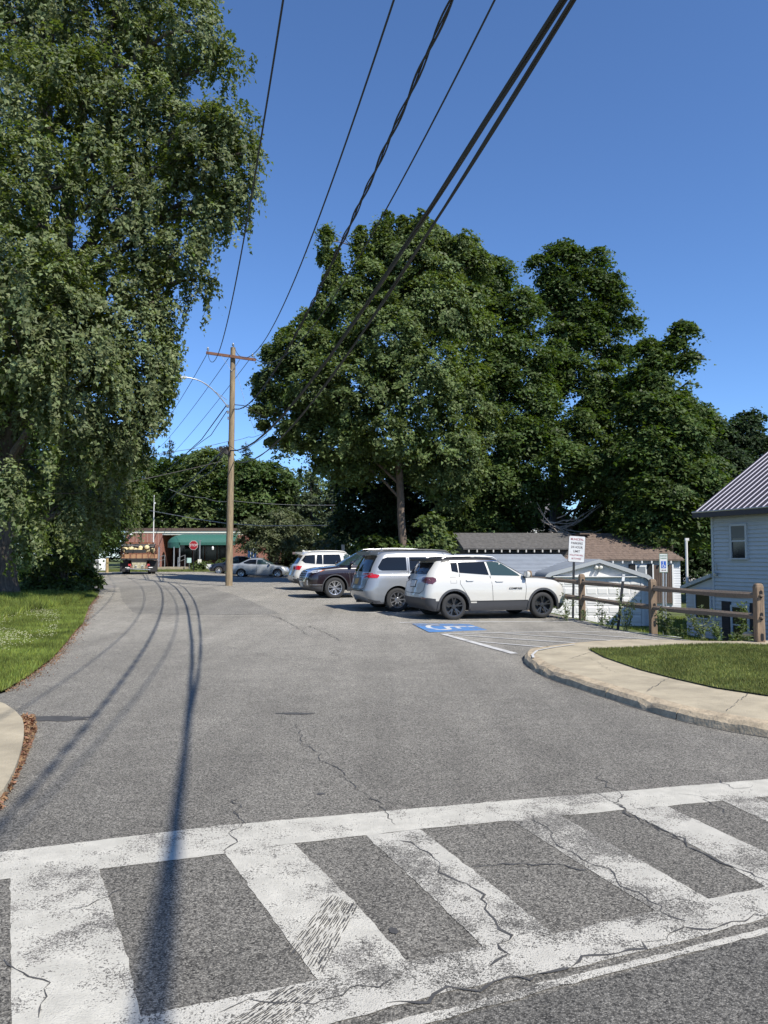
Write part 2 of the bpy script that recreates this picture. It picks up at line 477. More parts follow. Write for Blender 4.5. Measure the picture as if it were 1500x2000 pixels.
WEST = [G(0, 1572), G(24, 1530), G(40, 1485), G(48, 1440), G(42, 1410), G(6, 1383), G(-30, 1372)]
verge_edge = [G(10, 1352), G(52, 1325), G(100, 1290), G(128, 1258), G(150, 1230), G(161, 1220), G(173, 1186), G(191, 1164)]
EAST = [(6.62, 15.15), (6.3, 15.95), (6.05, 17.1), (5.72, 18.5), (5.38, 20.6), (5.05, 22.2), (4.5, 24.5), (3.6, 28.3), (2.2, 34.0), (1.4, 40), (1.4, 57)]
ASPH = ([(-60, 1.2), (-3.0, 4.4), (-2.75, 4.95)] + WEST[:6] + [(-4.75, 9.2)] + verge_edge +
        [G(196, 1152), (-13.0, 36.5), (-15.6, 43), (-18.5, 49), (-24, 55), (-60, 58), (-60, 64), (-24, 62.5), (-14, 63.5), (40, 65), (40, 57), (1.4, 57)] +
        EAST[:-1][::-1] + [(7.2, 14.6), (5, 13), (5, 7.2), (9, 5.6), (60, 5), (60, -20), (-60, -20)])
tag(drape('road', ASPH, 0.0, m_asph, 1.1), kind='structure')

# smoother, darker repair patch and the rougher strip at the mouth of the side road
patch = [G(232, 1146), G(330, 1143), G(412, 1148), G(470, 1166), G(548, 1199), G(470, 1201), G(330, 1201), G(262, 1198), G(240, 1175)]
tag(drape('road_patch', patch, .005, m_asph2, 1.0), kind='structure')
street_patch = [G(740, 2040), G(900, 1985), G(1150, 1920), G(1560, 1805), (6, 3.2), (6, .2), (-1, .2)]
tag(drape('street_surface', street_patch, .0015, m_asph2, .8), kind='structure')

# drive on the left between the verges
drive = [G(196, 1153), G(170, 1149), G(120, 1146), (-24, 36), (-24, 39), G(150, 1140), G(197, 1141), (-12.4, 36)]
tag(drape('driveway', drive, -.025 + .03, m_gravel, 1.0), kind='structure')

# cracks, as thin tar-dark fissures with a jagged course
def crack(mb, pts, w=.012, amp=.035, seed=0, up=.0045):
    rr = random.Random(seed); P = [Vector(G(*p)) for p in pts]; out = []
    for a, b in zip(P, P[1:]):
        k = max(2, int((b - a).length / .045)); nn = Vector((-(b - a).y, (b - a).x)).normalized()
        for j in range(k): out.append(a.lerp(b, j / k) + nn * rr.gauss(0, amp))
    out.append(P[-1])
    out = [out[0]] + [(out[i - 1] + out[i] * 2 + out[i + 1]) / 4 + Vector((rr.gauss(0, .0085), rr.gauss(0, .0085))) for i in range(1, len(out) - 1)] + [out[-1]]
    ws = [max(.002, w * .42 * rr.uniform(.15, 2.2)) for _ in out]; ws[0] = ws[-1] = .002
    ribbon(mb, out, ws, up)
mb = MB()
for i, (pts, w) in enumerate([
    ([(575, 1415), (590, 1445), (640, 1485), (690, 1530), (735, 1560), (750, 1580), (768, 1602), (772, 1612)], .014),
    ([(600, 1421), (640, 1420), (675, 1400), (710, 1390), (790, 1392), (880, 1394)], .008),
    ([(880, 1394), (960, 1420), (1040, 1450)], .005),
    ([(462, 1560), (468, 1610), (455, 1640), (440, 1668)], .014),
    ([(540, 1205), (580, 1225), (600, 1240)], .03), ([(600, 1222), (640, 1238), (665, 1252)], .03), ([(520, 1200), (560, 1212)], .03),
    ([(430, 1262), (500, 1275), (560, 1290), (620, 1285)], .012), ([(640, 1272), (665, 1284), (720, 1290)], .012),
    ([(795, 1640), (830, 1665), (870, 1700), (930, 1760), (960, 1800), (985, 1840), (980, 1852), (955, 1890)], .02),
    ([(1030, 1590), (1060, 1610), (1080, 1640), (1110, 1668), (1180, 1700), (1230, 1740), (1280, 1770), (1310, 1790), (1340, 1800)], .016),
    ([(1165, 1510), (1195, 1540), (1215, 1550), (1200, 1570), (1260, 1610), (1330, 1640), (1380, 1665), (1440, 1700), (1510, 1725)], .02),
    ([(1160, 1548), (1190, 1560), (1230, 1590), (1290, 1625), (1350, 1652)], .012),
    ([(1400, 1520), (1440, 1545), (1470, 1535)], .012), ([(1335, 1548), (1380, 1560), (1420, 1590)], .01),
    ([(930, 1697), (1000, 1685), (1080, 1690), (1160, 1700)], .022),
    ([(20, 1870), (60, 1895), (85, 1925), (75, 1990)], .012), ([(150, 1780), (180, 1760), (210, 1752), (240, 1738)], .012),
    ([(760, 1968), (880, 1940), (990, 1915), (1120, 1890), (1250, 1850), (1400, 1812), (1510, 1785)], .022),
    ([(430, 1985), (520, 1970), (640, 1955), (700, 1925), (790, 1898)], .012),
    ([(1050, 1180), (900, 1300), (960, 1330)], .0), ([(640, 1340), (700, 1345), (800, 1338)], .006),
    ([(250, 1206), (330, 1204), (430, 1206), (548, 1203)], .03), ([(205, 1250), (150, 1235)], .01)]):
    if w > 0: crack(mb, pts, w, seed=i + 3)
tag(mb.build('asphalt_cracks', m_tar), kind='stuff')

# tar smears
mb = MB()
for (cx, cy, rx, ry, seed) in [(110, 1404, .33, .07, 1), (574, 1394, .2, .025, 2), (627, 1551, .03, .012, 3), (769, 1819, .022, .016, 4), (880, 1205, .1, .03, 5)]:
    g = G(cx, cy); rr = random.Random(seed); pts = []
    for k in range(18):
        a = k / 18 * 2 * math.pi; q = rr.uniform(.75, 1.2)
        pts.append((g[0] + math.cos(a) * rx * q, g[1] + math.sin(a) * ry * q * 2, Tz(*g) + .004))
    mb.add(pts, [tuple(range(18))])
tag(mb.build('tar_stains', m_tar), kind='stuff')

# ladder crosswalk
cw = thing('crosswalk', 'worn white ladder crosswalk across the mouth of the side road', 'crosswalk')
def cw_poly(name, px, m, jag=.003, up=.0030):
    P = [Vector(G(*p)) for p in px]; rr = random.Random(len(name) + int(px[0][0])); out = []
    for i in range(len(P)):
        a, b = P[i], P[(i + 1) % len(P)]; k = max(1, int((b - a).length / .05)); nn = Vector((-(b - a).y, (b - a).x)).normalized()
        for j in range(k): out.append(tuple(a.lerp(b, j / k) + nn * rr.gauss(0, jag)))
    mb = MB(); mb.add([(p[0], p[1], Tz(*p) + up) for p in out], [tuple(range(len(out)))])
    me = mb.mesh(name, m); bm = bmesh.new(); bm.from_mesh(me); bmesh.ops.triangulate(bm, faces=bm.faces)
    for f in bm.faces:
        if f.normal.z < 0: f.normal_flip()
    bm.to_mesh(me); bm.free()
    return link(name, me, cw)
cw_poly('edge_stripe', [(-700, 1758), (-60, 1672), (0, 1665), (440, 1612), (900, 1572), (1500, 1522), (1900, 1492), (2500, 1449), (2500, 1467), (1900, 1520), (1500, 1556), (1100, 1594), (820, 1620), (575, 1648), (440, 1668), (195, 1698), (20, 1716), (-60, 1726), (-700, 1800)], m_paint)
cw_poly('edge_stripe', [(-200, 2110), (100, 2022), (280, 1985), (620, 1915), (940, 1850), (1100, 1820), (1380, 1757), (1500, 1733), (1800, 1680), (2300, 1610), (2700, 1560), (2700, 1590), (2300, 1645), (1900, 1705), (1500, 1792), (1350, 1835), (1150, 1885), (980, 1915), (850, 1945), (740, 1975), (560, 2025), (300, 2100)], m_paint_b)
mb2 = MB()
for px in [[(20, 1714), (195, 1698), (240, 1840), (280, 2010), (25, 2040), (20, 1850)], [(440, 1668), (575, 1648), (690, 1760), (800, 1882), (620, 1916), (530, 1790)],
           [(715, 1632), (820, 1620), (950, 1720), (1080, 1824), (945, 1852), (830, 1740)], [(1000, 1603), (1095, 1594), (1240, 1675), (1385, 1757), (1280, 1780), (1140, 1692)],
           [(1220, 1583), (1302, 1575), (1420, 1630), (1600, 1712), (1500, 1735), (1360, 1655)], [(1410, 1564), (1475, 1558), (1700, 1660), (1620, 1674), (1500, 1605)], [(1590, 1547), (1650, 1541), (1900, 1640), (1820, 1665)], [(1780, 1530), (1850, 1524), (2140, 1618), (2050, 1632)], [(1980, 1513), (2050, 1508), (2380, 1592), (2290, 1606)], [(2190, 1496), (2260, 1490), (2600, 1568), (2510, 1580)]]:
    cw_poly('crosswalk_bar', px, m_paint if px[0][0] < 600 else m_paint_b, up=.0026)
cw_poly('outer_line', [(640, 2025), (900, 1965), (1100, 1910), (1280, 1868), (1500, 1812), (1800, 1735), (2300, 1668), (2300, 1676), (1800, 1742), (1500, 1824), (1280, 1880), (1100, 1926), (900, 1982), (700, 2040)], m_paint_b, up=.0034)
# tyre scuffs over the paint
mb = MB()
for (p0, p1, q0, q1) in [((650, 1745), (560, 1860), (700, 1765), (625, 1905)), ((560, 1925), (430, 2010), (640, 1930), (540, 2010))]:
    for k in range(17):
        t = k / 16 + random.uniform(-.02, .02); a = (p0[0] + (q0[0] - p0[0]) * t, p0[1] + (q0[1] - p0[1]) * t); b = (p1[0] + (q1[0] - p1[0]) * t, p1[1] + (q1[1] - p1[1]) * t)
        A, B = Vector(G(*a)), Vector(G(*b)); rr = random.Random(k); u = rr.uniform(0, .1)
        while u < .95:
            v = min(1, u + rr.uniform(.06, .28)); pts = [A.lerp(B, u + (v - u) * j / 5) + Vector((rr.gauss(0, .0007), rr.gauss(0, .0007))) for j in range(6)]
            ribbon(mb, pts, [.001] + [rr.uniform(.003, .0075) for _ in range(4)] + [.001], .0042); u = v + rr.uniform(.01, .06)
tag(mb.build('tyre_scuffs', m_tar), kind='stuff')

# stall lines and the blue painted symbol
def line_mark(name, p, w, m=m_line, label=None, up=.006, cell=.6, parent=None):
    P = [G(*q) for q in p]; k = []
    for a, b in zip(P, P[1:]):
        for j in range(8): k.append((a[0] + (b[0] - a[0]) * j / 8, a[1] + (b[1] - a[1]) * j / 8))
    k.append(P[-1]); mb = MB(); ribbon(mb, k, w, up); o = mb.build(name, m, parent); return o
for i, (p, w) in enumerate([([(780, 1216.2), (1154, 1213.8)], .10), ([(715, 1197.3), (830, 1191)], .10), ([(617, 1171.5), (700, 1168)], .10), ([(548, 1155), (600, 1152.4)], .10), ([(455, 1141.5), (520, 1139.5)], .1)]):
    tag(line_mark('stall_line', p, w), kind='structure')
hz = thing('hatched_marking', 'white hatched access aisle painted beside the blue symbol', 'road marking')
for p, w in [([(864, 1239.3), (1106, 1234), (1250, 1236), (1330, 1246)], .09), ([(866, 1239), (1005, 1277.5)], .15), ([(895, 1241), (1133, 1257)], .09), ([(986, 1237.8), (1214, 1253)], .09),
             ([(1097, 1235.6), (1284, 1250)], .09), ([(938, 1254), (1060, 1264.5)], .09), ([(1207, 1234.6), (1320, 1244)], .09)]:
    line_mark('stripe', p, w, up=.010, parent=hz)
isa = thing('accessible_parking_symbol', 'blue painted rectangle with white wheelchair symbol on the asphalt', 'road marking')
bq = [G(804, 1218.5), G(915, 1219), G(952, 1231), G(838, 1235.5)]
mb = MB(); mb.add([(p[0], p[1], Tz(*p) + .007) for p in bq], [(3, 2, 1, 0)]); o = mb.build('blue_field', m_blue, isa)
A0, A1, A2, A3 = [Vector(b) for b in bq]
def isa_uv(u, v):  # u along stall (towards head of figure), v across
    p = (A0.lerp(A1, u)).lerp(A3.lerp(A2, u), v); return (p.x, p.y)
mb = MB()
arc = [isa_uv(.33 + .17 * math.cos(t), .5 + .30 * math.sin(t)) for t in np.linspace(.9, 5.2, 20)]
ribbon(mb, arc, .12, .012)
ribbon(mb, [isa_uv(.82, .45), isa_uv(.55, .42), isa_uv(.45, .45)], .14, .012)
ribbon(mb, [isa_uv(.47, .40), isa_uv(.44, .72), isa_uv(.30, .78)], .12, .0125)
ribbon(mb, [isa_uv(.64, .42), isa_uv(.62, .70)], .10, .0125)
c = isa_uv(.9, .47); mb.add([(c[0] + .1 * math.cos(a), c[1] + .1 * math.sin(a), Tz(*c) + .012) for a in np.linspace(0, 6.28, 13)[:-1]], [tuple(range(12))])
mb.build('wheelchair_figure', m_line, isa)

# pavement, kerb stones and lawn on the right
KOUT = [(14, 4.1), (9, 4.6), (6.2, 5.3), (4.6, 6.25), G(1500, 1442), G(1330, 1410), G(1250, 1385), G(1130, 1345), G(1080, 1329), G(1040, 1310), G(1018, 1290), G(1030, 1272, .05), G(1060, 1262, .1), G(1150, 1252, .1), G(1250, 1248, .1), G(1400, 1253, .1), (7.3, 14.75)]
def smooth_line(P, n=2):
    P = [Vector(p) for p in P]
    for _ in range(n):
        Q = [P[0]]
        for a, b in zip(P, P[1:]): Q += [a.lerp(b, .25), a.lerp(b, .75)]
        P = Q + [P[-1]]
    return P
K = smooth_line(KOUT)
def offs(P, d):
    out = []
    for i, p in enumerate(P):
        t = (P[min(i + 1, len(P) - 1)] - P[max(i - 1, 0)]).normalized(); out.append(p + Vector((t.y, -t.x)) * -d)
    return out
KIN = offs(K, -.20)
inner = KIN
side = [(7.4, 14.5), (14, 14.3), (14, 5)]
tag(drape('pavement', [tuple(p) for p in inner] + side, .115, m_conc, .6), kind='structure')
kerb = link('kerb', None); tag(kerb, kind='structure')
L = [0]
for a, b in zip(K, K[1:]): L.append(L[-1] + (b - a).length)
def at_len(P, s):
    i = max(0, min(len(L) - 2, int(np.searchsorted(L, s)) - 1)); t = (s - L[i]) / max(1e-6, L[i + 1] - L[i]); return P[i].lerp(P[i + 1], t)
s = 0.3; rr = random.Random(5); kn = 0
while s < L[-1] - .3:
    ln = rr.uniform(1.1, 1.9); e = min(L[-1], s + ln); mb = MB(); k = 8; vs = []
    for j in range(k + 1):
        q = s + (e - s - .014) * j / k; a = at_len(K, q); b = at_len(KIN, q)
        d = (b - a); za = Tz(a.x, a.y)
        chip = rr.uniform(0, .02) + (.035 if rr.random() < .18 else 0)
        vs += [(a.x, a.y, za - .02), (a.x + d.x * .13, a.y + d.y * .13, za + .078 - chip), (a.x + d.x * .36, a.y + d.y * .36, za + .112 - chip * .6), (b.x - d.x * .01, b.y - d.y * .01, za + .122), (b.x, b.y, za - .04)]
    fs = [(5 * j + i, 5 * j + 5 + i, 5 * j + 6 + i, 5 * j + 1 + i) for j in range(k) for i in range(4)] + [(0, 1, 2, 3, 4), tuple(5 * k + i for i in (4, 3, 2, 1, 0))]
    mb.add(vs, fs); o = mb.build('kerb_stone', m_curb, kerb); s = e; kn += 1
mb = MB()
crack(mb, [(1240, 1308), (1300, 1322), (1400, 1345), (1510, 1370)], .03, .008, 41, .122)
crack(mb, [(1168, 1283), (1110, 1303)], .012, .006, 42, .122); crack(mb, [(1330, 1326), (1262, 1372)], .012, .006, 43, .122); crack(mb, [(1480, 1360), (1420, 1412)], .012, .006, 44, .122)
crack(mb, [(1150, 1300), (1200, 1330), (1280, 1345)], .006, .02, 45, .122)
tag(mb.build('pavement_cracks', m_tar), kind='stuff')
kl = [p + Vector((random.gauss(0, .006), random.gauss(0, .006))) for p in offs(K, .012)]
mb = MB(); ribbon(mb, kl, [random.uniform(.008, .035) for _ in kl], .004); tag(mb.build('kerb_gap', m_tar), kind='stuff')
# narrow white paint line on the kerb corner
mb = MB(); ribbon(mb, [G(1042, 1285, .12), G(1040, 1279, .12), G(1049, 1271, .12), G(1080, 1265, .12), G(1122, 1259, .12)], .04, .1275)
tag(mb.build('kerb_paint_line', m_line), kind='structure')

LAWN = [G(1150, 1267, .13), G(1180, 1283, .13), G(1250, 1307, .13), G(1320, 1325, .13), G(1400, 1343, .13), G(1500, 1358, .13), (5.6, 8.6), (9, 7.0), (14, 6.4), (14, 14.2), G(1490, 1263, .2), G(1400, 1258, .2), G(1300, 1257, .2), G(1220, 1258, .2)]
def lawn_h(x, y):
    return T(x, y) + .12 + .10 * sstep(0, 3.0, np.asarray(x) - 3.6) * sstep(7.5, 11, y)
tag(drape('lawn', LAWN, .012, m_earth_near, .5, hfun=lawn_h), kind='structure')

# left corner of pavement and verge
LC = [tuple(p) for p in smooth_line([G(-700, 1790), G(-60, 1585), G(0, 1572), G(24, 1530), G(40, 1485), G(48, 1440), G(42, 1410), G(0, 1380), G(-60, 1372), (-7, 9.0)], 1)]
tag(drape('pavement_corner', LC + [(-12, 8.5), (-12, 4)], .07, m_conc, .5, wall=.14), kind='structure')
VERGE = [(-5.0, 9.0)] + verge_edge + [G(170, 1152), G(120, 1149), (-24, 34), (-34, 30), (-34, 9), (-12, 9)]
tag(drape('verge', VERGE, .035, m_earth_near, .9), kind='structure')

# ------------------------------------------------------------------ grass blades
def scatter(poly, n, dens=None):
    P = np.array(poly); lo, hi = P.min(0), P.max(0); out = []
    tot = 0
    while tot < n:
        x = RNG.uniform(lo[0], hi[0], n); y = RNG.uniform(lo[1], hi[1], n)
        ok = inside(poly, x, y)
        if dens is not None: ok &= RNG.random(n) < dens(x, y)
        out.append(np.stack([x[ok], y[ok]], 1)); tot += ok.sum()
    return np.concatenate(out)[:n]

def blades(name, poly, n, h, w, m, hfun, lean=.5, dens=None, parent=None, kind='stuff', label=None):
    P = scatter(poly, n, dens); z = hfun(P[:, 0], P[:, 1])
    a = RNG.uniform(0, 2 * np.pi, n); hh = h * RNG.uniform(.5, 1.3, n); ww = w * RNG.uniform(.6, 1.3, n)
    dx, dy = np.cos(a), np.sin(a); b = RNG.uniform(0, 2 * np.pi, n); lx = np.cos(b) * hh * lean * RNG.random(n); ly = np.sin(b) * hh * lean * RNG.random(n)
    V = np.empty((n, 3, 3))
    V[:, 0] = np.stack([P[:, 0] - dx * ww, P[:, 1] - dy * ww, z - .01], 1)
    V[:, 1] = np.stack([P[:, 0] + dx * ww, P[:, 1] + dy * ww, z - .01], 1)
    V[:, 2] = np.stack([P[:, 0] + lx, P[:, 1] + ly, z + hh], 1)
    return tag(np_mesh(name, V, 3, m, parent), kind=kind)
near_d = lambda x, y: np.clip(14 / np.maximum(y, 1), 0, 1) ** 1.3 * np.clip((22 + x) / 14, .1, 1)
def visible_left(x, y): return (x > -0.56 * y - .4) * near_d(x, y)
vz = lambda x, y: T(x, y) + .03
blades('grass', VERGE, 150000, .075, .008, lf_grass, vz, .8, visible_left)
tall = [G(-60, 1230), G(60, 1200), G(150, 1180), G(165, 1170), G(100, 1165), G(-60, 1165)]
blades('grass', tall, 26000, .22, .014, lf_grass, vz, .9)
blades('grass', [tuple(p) for p in LAWN], 165000, .035, .006, lf_lawn, lambda x, y: lawn_h(x, y) + .012, .9, lambda x, y: np.where(x < .56 * y + .3, 1.0, .45))
fl = scatter([G(-40, 1300), G(110, 1250), G(120, 1200), G(-40, 1190)], 800, lambda x, y: np.clip(.25 + .5 * np.sin(x * 1.9 + y * .8) * np.sin(y * .9 - x * .5) + .3 * np.sin(x * 5.3 + y * 2.7), 0, 1))
Vf = np.empty((len(fl), 4, 3)); zf = vz(fl[:, 0], fl[:, 1]) + RNG.uniform(.06, .12, len(fl)); sfl = .010
for k, (a, b, c) in enumerate([(-1, -1, 0), (1, -1, .4), (1, 1, 1), (-1, 1, .6)]):
    Vf[:, k] = np.stack([fl[:, 0] + a * sfl, fl[:, 1] + b * sfl * .5, zf + c * sfl], 1)
tag(np_mesh('clover_flowers', Vf, 4, lf_flower), kind='stuff')
blades('grass', [G(203, 1128), G(196, 1140), G(140, 1142), (-30, 44), (-34, 52), (-22, 50)], 30000, .12, .02, lf_grass, lambda x, y: T(x, y) - .04, .8)
blades('grass', [(7.2, 16), (13, 16), (16, 34), (10.9, 34), (10.9, 30.5), (6.2, 30.6), (6.4, 19.5)], 60000, .07, .012, lf_grass, lambda x, y: T(x, y) - .05, .8)
blades('grass', [(-34, 63), (-10, 66), (14, 66), (14, 71), (-34, 71)], 40000, .09, .03, lf_lawn, lambda x, y: T(x, y) - .05, .8)

def leaves_at(C, size, aspect, nrm, jit, up_tilt=None):
    """quads at points C with normals about nrm"""
    n = len(C); N = nrm + RNG.normal(0, jit, (n, 3)); N /= np.linalg.norm(N, axis=1, keepdims=True) + 1e-9
    A = RNG.normal(0, 1, (n, 3)); A -= N * (A * N).sum(1, keepdims=True)
    if up_tilt is not None:
        A = A * .6 + up_tilt; A -= N * (A * N).sum(1, keepdims=True)
    A /= np.linalg.norm(A, axis=1, keepdims=True) + 1e-9
    B = np.cross(N, A); s = (size * RNG.uniform(.6, 1.35, n))[:, None]
    V = np.empty((n, 4, 3))
    V[:, 0] = C - A * s * .5; V[:, 1] = C + B * s * aspect * .5 - A * s * .05; V[:, 2] = C + A * s * .55; V[:, 3] = C - B * s * aspect * .5 - A * s * .05
    return V

# dry leaves and weeds along the left kerb
dl = scatter([G(0, 1590), G(30, 1530), G(52, 1480), G(72, 1430), G(66, 1400), G(40, 1400), G(48, 1440), G(40, 1485), G(22, 1530), G(-6, 1572)], 900)
C = np.stack([dl[:, 0], dl[:, 1], T(dl[:, 0], dl[:, 1]) + RNG.uniform(.005, .04, len(dl))], 1)
tag(np_mesh('leaf_litter', leaves_at(C, .045, .45, np.array([0, 0, 1.]), .5), 4, lf_dead), kind='stuff')
C = []
for a, b in zip(verge_edge, verge_edge[1:]):
    k = int(260 * Vector((b[0] - a[0], b[1] - a[1])).length ** .8)
    for _ in range(k):
        t = random.random(); x = a[0] + (b[0] - a[0]) * t + abs(random.gauss(0, .11)) - .06; y = a[1] + (b[1] - a[1]) * t + random.gauss(0, .05); C.append((x, y, Tz(x, y) + random.uniform(.004, .02)))
tag(np_mesh('verge_debris', leaves_at(np.array(C), .03, .6, np.array([0, 0, 1.]), .4), 4, lf_dead), kind='stuff')

# ------------------------------------------------------------------ trees
def lob(px, py, Y, rx, rz=None, ry=None):
    c = at(px, py, Y); return (c, rx, ry or rx * .95, rz or rx)

def tri_leaves(C, size, aspect, nrm, jit, up_tilt):
    n = len(C); N = nrm + RNG.normal(0, jit, (n, 3)); N /= np.linalg.norm(N, axis=1, keepdims=True) + 1e-9
    A = RNG.normal(0, 1, (n, 3)); A = A * .6 + up_tilt; A -= N * (A * N).sum(1, keepdims=True); A /= np.linalg.norm(A, axis=1, keepdims=True) + 1e-9
    B = np.cross(N, A); s = (size * RNG.uniform(.6, 1.4, n))[:, None]
    V = np.empty((n, 3, 3)); V[:, 0] = C + A * s * .6; V[:, 1] = C - A * s * .4 - B * s * aspect * .6; V[:, 2] = C - A * s * .4 + B * s * aspect * .6
    return V

def foliage(name, lobes, n_leaf, leaf, aspect, m, parent, spray=.55, per=26, hang=0.0, strand=1.6, flat=.75, inner=.15, upbias=.7, lump=.12, down_keep=.5, ragged=.10, holes=.24, hole_m=1.0):
    W = np.array([(rx * rz + rx * ry + ry * rz) for (_, rx, ry, rz) in lobes]); W = W ** .78; W = W / W.sum()
    ns = max(1, int(n_leaf / per)); idx = RNG.choice(len(lobes), ns * 2, p=W)
    Cc = np.array([tuple(l[0]) for l in lobes])[idx]; Rd = np.array([l[1:4] for l in lobes])[idx]
    D = RNG.normal(0, 1, (ns * 2, 3)); D /= np.linalg.norm(D, axis=1, keepdims=True)
    keep = (D[:, 2] > -.35) | (RNG.random(ns * 2) < down_keep)
    Cc, Rd, D = Cc[keep][:ns], Rd[keep][:ns], D[keep][:ns]; ns = len(D)
    f = 1 - np.abs(RNG.normal(0, .10, ns)); f = np.where(RNG.random(ns) < inner, RNG.uniform(.35, 1, ns), f)
    out_ = RNG.random(ns) < ragged; f = np.where(out_, RNG.uniform(1.0, 1.24, ns), f)
    ph = Cc.sum(1)
    f *= 1 + lump * np.sin(D[:, 0] * 7 + ph) * np.sin(D[:, 2] * 6 + ph * 1.7) + lump * .7 * np.sin(D[:, 1] * 11 + ph)
    S = Cc + D * Rd * f[:, None]
    if holes > 0 and ns > 60:
        q = S * (1.9 / hole_m); nz = np.sin(q[:, 0] * 1.3 + q[:, 2] * .7 + 1) * np.sin(q[:, 2] * 1.5 + q[:, 1] * .6) + .6 * np.sin(q[:, 0] * 2.9 + 2 + q[:, 1]) * np.sin(q[:, 2] * 3.3 + q[:, 0] * .8) + RNG.normal(0, .12, ns)
        kp = nz > np.quantile(nz, holes); S, D, f = S[kp], D[kp], f[kp]; ns = len(S)
    N = D * (1 - upbias) + np.array([0, 0, upbias]) + RNG.normal(0, .16, (ns, 3)); N /= np.linalg.norm(N, axis=1, keepdims=True)
    E1 = np.cross(N, RNG.normal(0, 1, (ns, 3))); E1 /= np.linalg.norm(E1, axis=1, keepdims=True); E2 = np.cross(N, E1)
    k = per
    sr = spray * RNG.uniform(.55, 1.35, ns)
    g = RNG.normal(0, .5, (ns, k, 3))
    ishang = RNG.random(ns) < hang
    P = S[:, None, :] + (g[..., 0:1] * E1[:, None] + g[..., 1:2] * E2[:, None]) * sr[:, None, None] + N[:, None] * g[..., 2:3] * (sr * (1 - flat))[:, None, None]
    r2 = (g[..., 0] ** 2 + g[..., 1] ** 2)
    P[..., 2] -= r2 * .35 * sr[:, None]
    if hang > 0:
        ln = strand * RNG.uniform(.3, 1.2, ns); t = RNG.random((ns, k))
        H = S[:, None, :] + RNG.normal(0, .085, (ns, k, 3)) * (1.4 - t[..., None])
        H[..., 0] += (np.sin(t * 3 + S[:, None, 0]) * .07); H[..., 2] -= t * ln[:, None]
        P = np.where(ishang[:, None, None], H, P)
    HN = D * .8 + np.array([0, 0, .35]); NN = np.repeat(np.where(ishang[:, None], HN, N), k, 0)
    Vq = tri_leaves(P.reshape(-1, 3), leaf, aspect, NN, .42, np.array([0, 0, -.55]) if hang > 0 else np.array([0, 0, -.2]))
    return np_mesh(name, Vq, 3, m, parent)

def limb_pts(a, b, rr, sag=.12, k=7):
    a = Vector(a); b = Vector(b); d = b - a; out = []
    for i in range(k + 1):
        t = i / k; p = a.lerp(b, t); p.z += math.sin(t * math.pi) * d.length * sag
        p += Vector((rr.gauss(0, 1), rr.gauss(0, 1), rr.gauss(0, .6))) * d.length * .018 * (1 if 0 < i < k else 0); out.append(p)
    return out

def trunk(name, path, radii, lobes, m, parent, seed=1, limb_r=.12, every=1, flare=1.5, twigs=2, min_limb=-9):
    """tapered trunk along path, with limbs to the lobes of the crown"""
    rr = random.Random(seed); mb = MB(); P = [Vector(p) for p in path]
    pts = []; rad = []
    for i in range(len(P) - 1):
        for j in range(5):
            t = j / 5; pts.append(P[i].lerp(P[i + 1], t) + Vector((rr.gauss(0, .015), rr.gauss(0, .015), 0))); rad.append(radii[i] * (1 - t) + radii[i + 1] * t)
    pts.append(P[-1]); rad.append(radii[-1])
    rad[0] *= flare; rad[1] *= 1 + (flare - 1) * .35
    mb.tube(pts, rad, 14)
    for (c, rx, ry, rz) in lobes[::every]:
        if c.z < min_limb: continue
        best = min(range(2, len(pts)), key=lambda i: (Vector(c) - pts[i]).length + abs(pts[i].z - (c.z - (Vector(c) - pts[i]).length * .55)) * 1.2)
        a = pts[best]; r0 = min(limb_r, rad[best] * .8); lp = limb_pts(a, c, rr)
        mb.tube(lp, [r0 * (1 - .75 * i / (len(lp) - 1)) for i in range(len(lp))], 6)
        for _ in range(twigs):
            q = lp[rr.randrange(3, len(lp))]; e = Vector(c) + Vector((rr.uniform(-1, 1) * rx, rr.uniform(-1, 1) * ry, rr.uniform(-.6, .9) * rz)) * .8
            tp = limb_pts(q, e, rr, .08, 5); mb.tube(tp, [r0 * .33 * (1 - .8 * i / 5) for i in range(6)], 4)
    return mb.build(name, m, parent, smooth=True)

def tree(name, label, base, lobes, n_leaf, leaf, m, bark, path, radii, group=None, seed=1, aspect=.6, limb_r=.12, twigs=2, every=1, min_limb=-9, **kw):
    t = thing(name, label, 'tree', base, 0, group)
    lo = [(Vector(c) - Vector(base), rx, ry, rz) for (c, rx, ry, rz) in lobes]
    pa = [Vector(p) - Vector(base) for p in path]
    trunk('trunk', pa, radii, lo, bark, t, seed, limb_r, every, twigs=twigs, min_limb=min_limb)
    tag(foliage('crown', lo, n_leaf, leaf, aspect, m, t, **kw), kind='stuff')
    return t

def gp(px, py, up=0): g = G(px, py, up); return Vector((g[0], g[1], Tz(*g) - .08))

